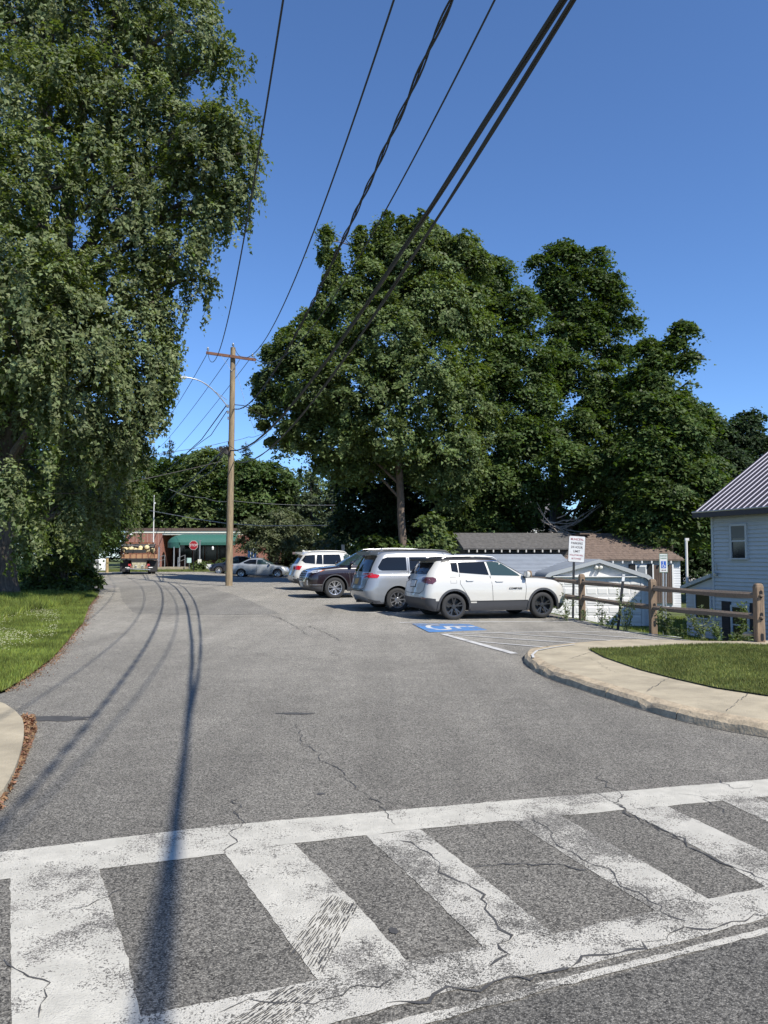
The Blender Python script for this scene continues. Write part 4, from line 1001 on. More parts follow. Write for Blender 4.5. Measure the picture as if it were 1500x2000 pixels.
cable('guy_wire', 'thin pale vertical ground wire hanging from the crossarm brace', [at(458, 712, 37.9), at(474, 770, 37.9), at(482, 800, 38), at(500, 848, 39)], .008, m_wire_grey)
cable('service_cable', 'thin pale horizontal wire across the trees right of the pole', [at(330, 955, 76), at(400, 972, 70), at(455, 978, 64), at(700, 985, 60)], .014, m_wire_grey, sag=.2)
cable('service_cable', 'short loose loop of cable at the splice cases', [at(446, 896, 37.8), at(425, 880, 37.6), at(424, 874, 37.5), at(446, 869, 37.8), at(470, 885, 37), at(520, 850, 33)], .012, m_wire)

# ------------------------------------------------------------------ vehicles
def interp(tab, x):
    return float(np.interp(x, [p[0] for p in tab], [p[1] for p in tab]))

def half_ring(xr, xf, w, rr_, rf, br, bf, bulge=0.02, nr=8, na=6, nsd=60):
    pts = []
    for i in range(nr):
        y = (w - rr_) * i / nr; pts.append((xr + br * (y / w) ** 2, y))
    cx = xr + br * ((w - rr_) / w) ** 2 + rr_
    for i in range(na):
        a = math.pi - (math.pi / 2) * i / na; pts.append((cx + rr_ * math.cos(a), w - rr_ + rr_ * math.sin(a)))
    dx = xf - bf * ((w - rf) / w) ** 2 - rf
    for i in range(nsd):
        t = i / nsd; pts.append((cx + (dx - cx) * t, w + bulge * (1 - (2 * t - 1) ** 4)))
    for i in range(na):
        a = math.pi / 2 - (math.pi / 2) * i / na; pts.append((dx + rf * math.cos(a), w - rf + rf * math.sin(a)))
    for i in range(nr + 1):
        y = (w - rf) * (1 - i / nr); pts.append((xf - bf * (y / w) ** 2, y))
    return pts

def make_shell(rings, crown, cap_cols=8):
    """rings: list of lists of (x, y>=0, z). returns verts, faces with a mirrored half and a crowned cap"""
    n = len(rings[0]); vs = []; fs = []; loop = 2 * n - 2
    for rg in rings:
        for p in rg: vs.append(p)
        for p in rg[-2:0:-1]: vs.append((p[0], -p[1], p[2]))
    for k in range(len(rings) - 1):
        for i in range(loop):
            j = (i + 1) % loop; fs.append((k * loop + i, k * loop + j, (k + 1) * loop + j, (k + 1) * loop + i))
    top = (len(rings) - 1) * loop; base = len(vs); rg = rings[-1]; M = cap_cols
    def idx(i, c):
        if i == 0 or i == n - 1: return top + i
        if c == 0: return top + i
        if c == M: return top + loop - i
        return base + (i - 1) * (M - 1) + c - 1
    for i in range(1, n - 1):
        x, y, z = rg[i]
        for c in range(1, M):
            t = 1 - 2 * c / M; yy = y * t; edge = min(1, min(i, n - 1 - i) / 7)
            vs.append((x, yy, z + crown * (1 - t * t) * edge))
    for i in range(n - 1):
        for c in range(M):
            q = [idx(i, c), idx(i + 1, c), idx(i + 1, c + 1), idx(i, c + 1)]
            u = []
            for a in q:
                if a not in u: u.append(a)
            if len(u) > 2: fs.append(tuple(u[::-1]))
    return vs, fs

def vehicle(name, label, S, loc, rz, paint, group=None):
    """S: dictionary of measurements. Front of the vehicle is +x."""
    t = thing(name, label, S.get('cat', 'car'), loc, rz, group)
    zb, zt = S['zb'], S['zt']; W = S['w']
    rings = []
    fr = S.get('rings', [0, .05, .11, .17, .23, .30, .37, .44, .51, .58, .65, .72, .79, .85, .90, .94, .97, .99, 1.0])
    for f in fr:
        w = W * interp(S.get('wf', [(0, .93), (.1, .965), (.3, .99), (.55, 1.0), (.8, .985), (.94, .955), (1, .90)]), f)
        hr = half_ring(interp(S['xr'], f), interp(S['xf'], f), w, S.get('rr', .28), S.get('rf', .34), S.get('br', .10), S.get('bf', .16), .012)
        rings.append([(x, y, (lambda b, tt: b + f * (tt - b))(interp(zb, x), interp(zt, x))) for x, y in hr])
    vs, fs = make_shell(rings, .045)
    wheels = [(S['ax_r'], S['wr']), (S['ax_f'], S['wr'])]; RA = S['ra']
    bm = bmesh.new(); BV = [bm.verts.new(v) for v in vs]
    for f in fs:
        try: bm.faces.new([BV[i] for i in f])
        except ValueError: pass
    bm.normal_update()
    kill = set()
    for f in bm.faces:
        c = f.calc_center_median()
        for wx, wz in wheels:
            if abs(c.y) > W * .6 and (c.x - wx) ** 2 + (c.z - wz) ** 2 < RA * RA: kill.add(f)
            if abs(c.y) > W * .6 and abs(c.x - wx) < RA and c.z < wz: kill.add(f)
    bv = set()
    for f in kill:
        for v in f.verts:
            if any(g not in kill for g in v.link_faces): bv.add(v)
    bmesh.ops.delete(bm, geom=list(kill), context='FACES')
    for v in bv:
        if not v.is_valid: continue
        wx, wz = min(wheels, key=lambda q: abs(v.co.x - q[0]))
        dx, dz = v.co.x - wx, v.co.z - wz
        if dz < 0: v.co.x = wx + math.copysign(RA, dx)
        else:
            d = math.hypot(dx, dz)
            if d > 1e-4: v.co.x = wx + dx * RA / d; v.co.z = wz + dz * RA / d
    # greenhouse
    G_ = S['gh']; gr = []
    hs = [0, .12, .26, .40, .54, .68, .80, .88, .935, .97, .99, 1.0]
    for i, f in enumerate(hs):
        w = interp(G_['w'], f) * W
        hr = half_ring(interp(G_['xr'], f), interp(G_['xf'], f), w, G_.get('rr', .22), G_.get('rf', .22), G_.get('br', .10), G_.get('bf', .22), .02)
        gr.append([(x, y, (lambda b, tt: b + f * (tt - b))(interp(zt, x) - .035, interp(G_['roof'], x))) for x, y in hr])
    gv, gf = make_shell(gr, G_.get('crown', .04))
    o2 = [bm.verts.new(v) for v in gv]
    roof_faces = []
    for f in gf:
        try: roof_faces.append(bm.faces.new([o2[i] for i in f]))
        except ValueError: pass
    bmesh.ops.recalc_face_normals(bm, faces=bm.faces)
    bvh = BVHTree.FromBMesh(bm)
    # split into body / cladding / roof
    def part(nm, sel, m_):
        b2 = bm.copy(); b2.faces.ensure_lookup_table(); keep = sel
        dead = [f for f in b2.faces if not keep(f)]
        bmesh.ops.delete(b2, geom=dead, context='FACES')
        me = bpy.data.meshes.new(nm); b2.to_mesh(me); b2.free(); me.materials.append(m_)
        me.polygons.foreach_set('use_smooth', [True] * len(me.polygons)); me.update()
        return link(nm, me, t)
    bm.faces.ensure_lookup_table(); roofset = set(f.index for f in roof_faces)
    bm.faces.index_update()
    rz_ = S.get('black_roof'); cl = S.get('clad')
    def iscl(f):
        c = f.calc_center_median(); return cl is not None and c.z < interp(cl, c.x)
    def isrf(f):
        c = f.calc_center_median(); return rz_ is not None and c.z > rz_
    body = part('body', lambda f: not iscl(f) and not isrf(f), paint)
    if cl: part('lower_cladding', iscl, S.get('clad_mat', m_clad))
    if rz_: part('roof_panel', isrf, m_black)
    # underbody and wheel housings
    ub = MB(); L0, L1 = interp(S['xr'], 0) + .12, interp(S['xf'], 0) - .15; zu = min(p[1] for p in zb) + .03
    ub.box(L0, L1, -W * .6, W * .6, zu, zu + .25)
    for a, b in ((L0, S['ax_r'] - RA), (S['ax_r'] + RA, S['ax_f'] - RA), (S['ax_f'] + RA, L1)): ub.box(a, b, -W * .88, W * .88, zu + .02, zu + .12)
    for wx, wz in wheels:
        for sg in (-1, 1):
            v = []; m = 12
            for k in range(m + 1):
                a = math.pi * k / m
                for y in (W * .55, W * .955): v.append((wx + (RA + .012) * math.cos(a), sg * y, wz + (RA + .012) * math.sin(a)))
            for y in (W * .55, W * .955): v.insert(0, (wx + RA + .012, sg * y, zu))
            for y in (W * .55, W * .955): v.append((wx - RA - .012, sg * y, zu))
            nn = len(v) // 2; ub.add(v, [(2 * k, 2 * k + 1, 2 * k + 3, 2 * k + 2) for k in range(nn - 1)])
            ub.add([(p[0], sg * W * .55, p[2]) for p in v[::2]], [tuple(range(nn))])
    ub.build('underbody', m_dark, t)

    def patch(nm, polys, m_, off=.006, cell=.07, parent=t):
        """polys: (axis, outline, sign). Panels laid on the curved body surface with real thickness at the rim."""
        mb = MB()
        for axis, poly, sg in polys:
            vv, ff = tri_poly(poly, cell); P = []; ok = []
            for (u, v) in vv:
                if axis == 'y': o_, d_ = Vector((u, 3 * sg, v)), Vector((0, -sg, 0))
                elif axis == 'x': o_, d_ = Vector((5 * sg, u, v)), Vector((-sg, 0, 0))
                else: o_, d_ = Vector((u, v, 4)), Vector((0, 0, -1))
                h, nrm, _, _ = bvh.ray_cast(o_, d_)
                if h is None or (axis == 'y' and h.y * sg < W * .35) or (axis == 'x' and 'wind' not in nm and h.x * sg < 1.85): P.append((0, 0, 0)); ok.append(False); continue
                if nrm.dot(d_) > 0: nrm = -nrm
                P.append(h + nrm * off); ok.append(True)
            F = [f for f in ff if all(ok[i] for i in f)]
            base = len(mb.v); mb.add(P, F)
            cnt = {}
            for f in F:
                for i in range(3): cnt[(f[i], f[(i + 1) % 3])] = 1
            q = []
            for (a, b) in cnt:
                if (b, a) not in cnt:
                    ctr = Vector((P[a][0] * .8, 0, .7))
                    pa, pb = Vector(P[a]), Vector(P[b])
                    def inn(p):
                        d = Vector((0, 1, 0)) * (-1 if p.y > 0 else 1) if axis == 'y' else (Vector((-sg, 0, 0)) if axis == 'x' else Vector((0, 0, -1)))
                        return p + d * (off + .004)
                    k = len(mb.v); mb.v += [tuple(pa), tuple(pb), tuple(inn(pb)), tuple(inn(pa))]; mb.f.append((k, k + 1, k + 2, k + 3))
        used = sorted(set(i for f in mb.f for i in f))
        if not used: return None
        mp = {a: i for i, a in enumerate(used)}; mb.v = [mb.v[i] for i in used]; mb.f = [tuple(mp[i] for i in f) for f in mb.f]
        o = mb.build(nm, m_, parent); me = o.data
        b3 = bmesh.new(); b3.from_mesh(me); bmesh.ops.recalc_face_normals(b3, faces=b3.faces); b3.to_mesh(me); b3.free()
        return o
    for item in S['patches']:
        nm, polys, m_ = item[:3]; off = item[3] if len(item) > 3 else .006
        for grp in polys: patch(nm, grp, m_, off)
    # arch trims
    if 'flare' in S:
        ro, off, m_ = S['flare']
        for wx, wz in wheels:
            for sg in (-1, 1):
                lo = S['wr'] - .12
                out = [(wx + ro * math.cos(a), wz + ro * .99 * math.sin(a)) for a in np.linspace(0, math.pi, 25)]
                inn = [(wx + (RA + .004) * math.cos(a), wz + (RA + .004) * math.sin(a)) for a in np.linspace(math.pi, 0, 25)]
                pl = [(wx + ro + .03, lo)] + out + [(wx - ro - .03, lo), (wx - RA - .004, lo)] + inn + [(wx + RA + .004, lo)]
                patch('arch_trim', [('y', pl, sg)], m_, off, cell=.05)
    # wheels
    r = S['wr']; tw = S.get('tw', .22)
    def wheel_data():
        ty = MB().lathe([(r * .66, tw / 2 - .005), (r * .72, tw / 2 + .004), (r * .88, tw / 2 + .006), (r * .965, tw / 2 - .012), (r, tw / 2 - .045), (r, -tw / 2 + .045), (r * .965, -tw / 2 + .012), (r * .88, -tw / 2), (r * .66, -tw / 2)], 40, 'y').mesh('tyre', m_rubber, True)
        rm = MB(); rl = S.get('rim_r', .68) * r
        rm.lathe([(rl + .004, tw / 2 - .005), (rl, tw / 2 + .004), (rl - .018, tw / 2), (rl - .028, tw / 2 - .05), (rl - .03, -tw / 2 + .02)], 40, 'y')
        rm.lathe([(0, tw / 2 - .015), (.055, tw / 2 - .017), (.075, tw / 2 - .04), (.075, -.02)], 18, 'y')
        ns = S.get('spokes', 5); dbl = S.get('double', True); sw = S.get('spoke_w', .028)
        for k in range(ns):
            a = 2 * math.pi * k / ns + .3
            for da in ((-.14, .14) if dbl else (0,)):
                ca, sa = math.cos(a + da * .45), math.sin(a + da * .45); cb_, sb = math.cos(a + da * 1.35), math.sin(a + da * 1.35)
                rm.bar((ca * .06, tw / 2 - .045, sa * .06), (cb_ * (rl - .008), tw / 2 - .022, sb * (rl - .008)), sw, .03, (0, 1, 0))
        rm_me = rm.mesh('rim', S.get('rim_mat', m_alloy), False)
        dk = MB().lathe([(0, -.01), (rl - .03, -.01)], 24, 'y').mesh('brake_disc', mat('brake_shadow', (.03, .03, .03), .6), False)
        return ty, rm_me, dk
    ty, rme, dk = wheel_data()
    for wx in (S['ax_r'], S['ax_f']):
        for sg in (-1, 1):
            w_ = link('wheel', None, t, (wx, sg * (W - tw / 2 - S.get('inset', .03)), r), (0, 0, 0 if sg > 0 else math.pi))
            link('tyre', ty, w_); link('rim', rme, w_); link('brake_disc', dk, w_)
    # door mirrors
    mx, mz = S['mirror']
    for sg in (-1, 1):
        mb = MB(); y0 = W * .93 * sg; y1 = (W * .93 + .21) * sg
        sec = [(-.03, -.075), (.05, -.085), (.085, -.04), (.085, .03), (.05, .07), (-.03, .075)]
        for (ya, sa), (yb, sb) in zip([(y0, .55), (y0 + .03 * sg, .9), (y1 - .05 * sg, 1.0), (y1 - .01 * sg, .85)], [(y0 + .03 * sg, .9), (y1 - .05 * sg, 1.0), (y1 - .01 * sg, .85), (y1, .5)]):
            k = len(mb.v); mb.v += [(mx + p * sa, ya, mz + q * sa) for p, q in sec] + [(mx + p * sb, yb, mz + q * sb) for p, q in sec]
            mb.f += [(k + i, k + (i + 1) % 6, k + 6 + (i + 1) % 6, k + 6 + i) for i in range(6)]
        mb.f.append(tuple(range(len(mb.v) - 6, len(mb.v)))); mb.f.append(tuple(range(6)))
        mo = mb.build('mirror', S.get('mirror_mat', paint), t, smooth=True)
        MB().box(mx - .02, mx + .06, min(sg * W * .80, sg * W * .97), max(sg * W * .80, sg * W * .97), mz - .11, mz - .05).build('mirror_stalk', m_black, mo)
    if 'rails' in S:
        x0, x1, yy, zz, m_ = S['rails']
        for sg in (-1, 1):
            P = [(x0, sg * yy, zz - .05), (x0 + .12, sg * yy, zz + .005)] + [(x0 + .12 + (x1 - x0 - .24) * k / 6, sg * (yy + .015 * math.sin(k / 6 * math.pi)), zz + .02 * math.sin(k / 6 * math.pi) + .005) for k in range(1, 6)] + [(x1 - .12, sg * yy, zz - .005), (x1, sg * yy, zz - .07)]
            MB().tube(P, .02, 8).build('roof_rail', m_, t, smooth=True)
    return t, patch

def mirror_y(poly): return [('y', poly, -1)], [('y', poly, 1)]
def sides(poly): return [[('y', poly, -1)], [('y', poly, 1)]]
def seam(pts, w=.012): return [tuple(q) for q in strip_poly(pts, w)]
m_seam = mat('panel_gap', (.05, .05, .05), .8)

# white compact SUV with black roof
m_whitecar = carpaint('white_car_paint', (.50, .485, .44))
S = dict(zb=[(-2.2, .33), (-1.9, .24), (1.9, .22), (2.25, .27)], zt=[(-2.2, 1.04), (-2.0, 1.13), (-1.0, 1.14), (0, 1.10), (1.0, 1.07), (1.25, 1.065), (1.7, 1.02), (2.0, .95), (2.2, .86), (2.3, .80)],
    w=.905, xr=[(0, -2.06), (.15, -2.17), (.4, -2.20), (.6, -2.17), (.85, -2.13), (1, -2.08)], xf=[(0, 2.10), (.15, 2.19), (.5, 2.22), (.8, 2.20), (.94, 2.14), (1, 2.04)], bf=.20, br=.11, rr=.22, rf=.36,
    ax_r=-1.318, ax_f=1.318, wr=.352, ra=.415, clad=[(-2.3, .60), (-1.95, .58), (-1.74, .50), (-1.7, .47), (1.7, .47), (1.76, .42), (2.3, .42)], black_roof=1.532,
    gh=dict(w=[(0, .90), (.3, .865), (.6, .80), (.85, .735), (.95, .70), (1, .64)], xr=[(0, -2.10), (.3, -2.02), (.7, -1.86), (.9, -1.79), (1, -1.74)], xf=[(0, 1.22), (.3, .92), (.6, .60), (.85, .30), (1, .10)], roof=[(-2.1, 1.585), (-1.5, 1.62), (-.6, 1.635), (.1, 1.615), (.6, 1.58)], bf=.26, crown=.03),
    flare=(.475, .022, m_clad), rim_mat=m_alloy_dark, rim_r=.72, spokes=5, spoke_w=.034, mirror=(.78, 1.20), rails=(-1.55, .05, .60, 1.66, m_galv),
    patches=[
        ('side_window', sides([(-1.36, 1.50), (-1.35, 1.28), (-1.17, 1.245), (-1.17, 1.505)]), m_glass),
        ('side_window', sides([(-1.14, 1.51), (-1.14, 1.24), (-.28, 1.175), (-.36, 1.525)]), m_glass),
        ('side_window', sides([(-.30, 1.525), (-.22, 1.17), (.66, 1.145), (.60, 1.20), (.12, 1.50), (-.02, 1.525)]), m_glass_light),
        ('rear_window', [[('x', [(-.62, 1.20), (.62, 1.20), (.56, 1.50), (-.56, 1.50)], -1)]], m_glass, .008),
        ('windshield', [[('x', [(-.74, 1.10), (.74, 1.10), (.60, 1.55), (-.60, 1.55)], 1)]], m_glass_light, .006),
        ('window_trim', sides(seam([(-1.38, 1.53), (-.1, 1.553), (.18, 1.525), (.72, 1.20)], .018)), m_chrome, .009),
        ('door_seam', sides(seam([(-1.14, 1.22), (-1.15, .95), (-1.05, .80), (-.92, .60), (-.88, .48)])), m_seam, .002),
        ('door_seam', sides(seam([(-.25, 1.16), (-.22, .9), (-.2, .48)])), m_seam, .002),
        ('door_seam', sides(seam([(.78, 1.10), (.80, .8), (.76, .48)])), m_seam, .002),
        ('fuel_door', [[('y', seam([(-1.42, 1.12), (-1.25, 1.12), (-1.25, .97), (-1.42, .97), (-1.42, 1.115)], .008), -1)]], m_seam, .002),
        ('door_handle', sides([(-.98, 1.045), (-.78, 1.045), (-.76, 1.03), (-.80, 1.015), (-.96, 1.015)]), m_whitecar, .03),
        ('door_handle', sides([(-.12, 1.02), (.10, 1.02), (.12, 1.005), (.08, .99), (-.10, .99)]), m_whitecar, .03),
        ('tail_light', [[('x', [(-.88, .95), (-.50, 1.0), (-.46, 1.10), (-.56, 1.125), (-.88, 1.12)], -1), ('y', [(-2.12, .955), (-1.93, .95), (-1.83, 1.02), (-1.82, 1.08), (-1.88, 1.12), (-2.15, 1.12)], -1)],
                        [('x', [(.88, .95), (.50, 1.0), (.46, 1.10), (.56, 1.125), (.88, 1.12)], -1), ('y', [(-2.12, .955), (-1.93, .95), (-1.83, 1.02), (-1.82, 1.08), (-1.88, 1.12), (-2.15, 1.12)], 1)]], m_reddark, .012),
        ('rear_plate', [[('x', [(-.16, .87), (.16, .87), (.16, 1.03), (-.16, 1.03)], -1)]], m_plate, .016),
        ('plate_frame', [[('x', [(-.19, .85), (.19, .85), (.19, 1.05), (-.19, 1.05)], -1)]], m_black, .010),
        ('tailgate_seam', [[('x', seam([(-.70, 1.0), (-.66, .78), (-.5, .70), (.5, .70), (.66, .78), (.70, 1.0)], .015), -1)]], m_seam, .003),
        ('rear_reflector', [[('x', [(-.78, .56), (-.60, .56), (-.60, .60), (-.78, .60)], -1)], [('x', [(.60, .56), (.78, .56), (.78, .60), (.60, .60)], -1)]], m_reddark, .01),
        ('headlight', sides([(1.86, .96), (1.98, .97), (2.12, .92), (2.15, .80), (2.04, .83)]), m_glass, .01),
        ('grille', [[('x', [(-.42, .78), (.42, .78), (.42, .90), (-.42, .90)], 1)]], m_black, .01),
        ('fog_lamp', [[('x', [(.62, .50), (.80, .52), (.80, .62), (.64, .62)], 1)], [('x', [(-.62, .50), (-.80, .52), (-.80, .62), (-.64, .62)], 1)]], m_lampglass, .012),
        ('rocker_line', sides(seam([(-.86, .49), (.85, .49)], .02)), m_black, .004),
    ])
jx, jy = 2.82, 21.55
jeep, jp = vehicle('parked_suv', 'white compact suv with black roof and dark wheels beside the blue painted symbol', S, (jx, jy, Tz(jx, jy) - .01), R(18.5), m_whitecar)
MB().prism_x([(-.62, 1.60), (.62, 1.60), (.58, 1.545), (-.58, 1.545)], -2.0, -1.70).build('spoiler', m_black, jeep)
MB().tube([(-1.2, 0, 1.66), (-1.3, 0, 1.80)], .006, 5).build('antenna', m_black, jeep)
text('lettering', 'COMPASS', .072, m_black, jeep, (.47, -.925, .815), (math.pi / 2, 0, 0), .003, 1.25)
text('lettering', 'Jeep', .07, m_black, jeep, (-2.19, .22, 1.09), (math.pi / 2, 0, -math.pi / 2), .004, 1.1)

# silver minivan
m_silver = carpaint('silver_car_paint', (.27, .285, .30), .35)
S = dict(zb=[(-2.6, .36), (-2.2, .24), (2.2, .22), (2.6, .27)], zt=[(-2.6, 1.05), (-2.3, 1.14), (-1, 1.15), (.5, 1.12), (1.3, 1.10), (1.55, 1.09), (2.0, 1.03), (2.3, .94), (2.6, .80)],
    w=.985, xr=[(0, -2.40), (.15, -2.54), (.4, -2.58), (.6, -2.52), (.85, -2.47), (1, -2.40)], xf=[(0, 2.40), (.3, 2.52), (.7, 2.50), (1, 2.3)], rr=.30, rf=.42, br=.13, bf=.25,
    ax_r=-1.515, ax_f=1.515, wr=.352, ra=.415,
    gh=dict(w=[(0, .93), (.4, .88), (.75, .82), (.92, .77), (1, .66)], xr=[(0, -2.44), (.3, -2.36), (.7, -2.20), (.9, -2.10), (1, -2.02)], xf=[(0, 1.60), (.4, 1.15), (.8, .66), (1, .35)], roof=[(-2.3, 1.74), (-1.5, 1.775), (-.3, 1.785), (.5, 1.75)], bf=.30, crown=.03, rr=.24, br=.12),
    rim_mat=m_alloy, spokes=9, double=False, spoke_w=.036, rim_r=.67, mirror=(1.05, 1.22), rails=(-2.0, .2, .70, 1.80, m_clad), clad=[(-2.7, .40), (-1.95, .30), (-1.9, .2), (3, .2)], clad_mat=mat('bumper_grey', (.10, .10, .105), .5),
    patches=[
        ('side_window', sides([(-2.10, 1.31), (-2.07, 1.24), (-1.98, 1.205), (-1.22, 1.205), (-1.22, 1.60), (-1.80, 1.60), (-1.95, 1.54)]), m_glass),
        ('side_window', sides([(-1.12, 1.60), (-1.12, 1.20), (-.05, 1.19), (-.05, 1.60)]), m_glass),
        ('side_window', sides([(.0, 1.60), (.0, 1.19), (1.05, 1.17), (.62, 1.50), (.42, 1.60)]), m_glass_light),
        ('rear_window', [[('x', [(-.80, 1.17), (.80, 1.17), (.68, 1.62), (-.68, 1.62)], -1)]], m_glass, .008),
        ('windshield', [[('x', [(-.82, 1.15), (.82, 1.15), (.66, 1.70), (-.66, 1.70)], 1)]], m_glass_light),
        ('tail_light', [[('x', [(-.95, 1.0), (-.40, 1.08), (-.40, 1.13), (-.95, 1.13)], -1), ('y', [(-2.50, .995), (-2.14, .99), (-2.06, 1.075), (-2.45, 1.13)], -1)], [('x', [(.95, 1.0), (.40, 1.08), (.40, 1.13), (.95, 1.13)], -1), ('y', [(-2.50, .995), (-2.14, .99), (-2.06, 1.075), (-2.45, 1.13)], 1)]], m_red, .012),
        ('rear_plate', [[('x', [(-.17, .80), (.17, .80), (.17, .96), (-.17, .96)], -1)]], m_plate_y, .012),
        ('plate_recess', [[('x', [(-.42, .76), (.42, .76), (.36, 1.0), (-.36, 1.0)], -1)]], mat('recess_grey', (.13, .13, .135), .5), .005),
        ('tailgate_seam', [[('x', seam([(-.80, 1.02), (-.74, .72), (-.6, .66), (.6, .66), (.74, .72), (.80, 1.02)], .018), -1)]], m_seam, .003),
        ('bumper_strip', [[('x', [(-.7, .60), (.7, .60), (.7, .635), (-.7, .635)], -1)]], m_black, .006),
        ('door_seam', sides(seam([(-1.17, 1.58), (-1.17, 1.1), (-1.1, .85), (-1.05, .5)], .014)), m_seam, .002),
        ('door_seam', sides(seam([(-.02, 1.58), (-.02, .35)], .014)), m_seam, .002),
        ('track_line', sides(seam([(-2.2, 1.165), (-1.17, 1.17)], .014)), m_seam, .002),
        ('door_handle', sides([(-.25, 1.0), (-.05, 1.0), (-.05, .97), (-.25, .97)]), m_silver, .03),
        ('headlight', [[('x', [(.5, .72), (.92, .78), (.92, .92), (.55, .85)], 1)], [('x', [(-.5, .72), (-.92, .78), (-.92, .92), (-.55, .85)], 1)]], m_lampglass, .01),
    ])
vx, vy = 1.55, 23.95
van, _ = vehicle('parked_minivan', 'silver minivan with roof rails parked behind the white compact suv', S, (vx, vy, Tz(vx, vy) - .02), R(18), m_silver)
MB().prism_x([(-.74, 1.76), (.74, 1.76), (.66, 1.66), (-.66, 1.66)], -2.30, -2.05).build('spoiler', m_silver, van)
MB().lathe([(.05, 0), (.035, .05), (0, .07)], 8, c=(-1.7, 0, 1.80)).build('antenna', m_silver, van)
MB().box(-2.5, -2.3, -.05, .05, .25, .33).build('tow_hitch', m_black, van)

# dark maroon SUV, nose towards the road
m_maroon = carpaint('maroon_car_paint', (.010, .004, .006), .0)
S = dict(zb=[(-2.6, .33), (-2.2, .27), (2.2, .26), (2.6, .28)], zt=[(-2.6, 1.10), (-2.3, 1.18), (-1, 1.19), (.5, 1.16), (1.0, 1.15), (1.35, 1.15), (2.0, 1.09), (2.35, 1.02), (2.6, .95)],
    w=1.0, xr=[(0, -2.45), (.4, -2.56), (1, -2.42)], xf=[(0, 2.42), (.12, 2.55), (.45, 2.60), (.75, 2.60), (.94, 2.52), (1, 2.40)], rr=.30, rf=.34, br=.12, bf=.20,
    ax_r=-1.53, ax_f=1.54, wr=.385, ra=.455, clad=[(-2.7, .42), (2.0, .40), (2.1, .46), (2.7, .46)],
    gh=dict(w=[(0, .92), (.4, .87), (.75, .80), (.92, .75), (1, .66)], xr=[(0, -2.42), (.5, -2.28), (1, -2.08)], xf=[(0, 1.40), (.4, .98), (.8, .52), (1, .25)], roof=[(-2.3, 1.72), (-1.5, 1.77), (-.3, 1.785), (.5, 1.75)], bf=.30, crown=.03),
    flare=(.495, .01, m_clad), rim_mat=m_alloy, spokes=6, spoke_w=.034, rim_r=.66, mirror=(.92, 1.28), rails=(-1.9, .1, .70, 1.80, m_galv),
    patches=[
        ('windshield', [[('x', [(-.84, 1.20), (.84, 1.20), (.68, 1.72), (-.68, 1.72)], 1)]], m_glass_light),
        ('side_window', sides([(-1.1, 1.63), (-1.15, 1.26), (-.15, 1.24), (-.15, 1.64)]), m_glass),
        ('side_window', sides([(-.07, 1.64), (-.07, 1.24), (.9, 1.22), (.42, 1.58), (.2, 1.64)]), m_glass_light),
        ('side_window', sides([(-2.0, 1.58), (-2.1, 1.30), (-1.3, 1.27), (-1.22, 1.63)]), m_glass),
        ('headlight', [[('x', [(-.50, .90), (-.93, .95), (-.95, 1.04), (-.60, .99)], 1), ('y', [(2.45, .90), (2.2, .95), (2.0, 1.03), (2.25, 1.02), (2.5, .98)], -1)], [('x', [(.50, .90), (.93, .95), (.95, 1.04), (.60, .99)], 1), ('y', [(2.45, .90), (2.2, .95), (2.0, 1.03), (2.25, 1.02), (2.5, .98)], 1)]], m_lampglass, .012),
        ('turn_lamp', sides([(2.14, .97), (2.0, 1.03), (1.92, 1.045), (2.06, .985)]), m_amber, .016),
        ('grille', [[('x', [(-.44, .62), (.44, .62), (.54, .78), (.50, .98), (-.50, .98), (-.54, .78)], 1)]], m_black, .012),
        ('grille_bar', [[('x', [(-.5, z), (.5, z), (.5, z + .02), (-.5, z + .02)], 1)] for z in (.69, .76, .83, .90)], m_alloy, .022),
        ('grille_frame', [[('x', seam([(-.46, .61), (.46, .61), (.56, .78), (.52, .99), (-.52, .99), (-.56, .78), (-.465, .615)], .025), 1)]], m_chrome, .02),
        ('front_plate', [[('x', [(-.16, .42), (.16, .42), (.16, .58), (-.16, .58)], 1)]], m_plate, .03),
        ('fog_lamp', [[('x', [(-.70, .48), (-.60, .48), (-.64, .66), (-.74, .66)], 1)], [('x', [(.70, .48), (.60, .48), (.64, .66), (.74, .66)], 1)]], m_lampglass, .015),
        ('bumper_line', sides(seam([(1.98, .50), (2.45, .50)], .015)), m_galv, .006),
        ('door_seam', sides(seam([(.98, 1.18), (1.0, .8), (.95, .4)], .014)), m_seam, .002),
        ('door_seam', sides(seam([(-.1, 1.6), (-.1, .4)], .014)), m_seam, .002),
        ('rear_window', [[('x', [(-.78, 1.22), (.78, 1.22), (.66, 1.62), (-.66, 1.62)], -1)]], m_glass, .008),
        ('tail_light', [[('x', [(-.95, .95), (-.5, .97), (-.5, 1.1), (-.95, 1.13)], -1)], [('x', [(.95, .95), (.5, .97), (.5, 1.1), (.95, 1.13)], -1)]], m_red, .012),
    ])
sx_, sy_ = -.62, 29.55
suv, _ = vehicle('parked_suv', 'dark maroon suv with its nose to the road behind the silver minivan', S, (sx_, sy_, Tz(sx_, sy_) - .02), R(198), m_maroon)

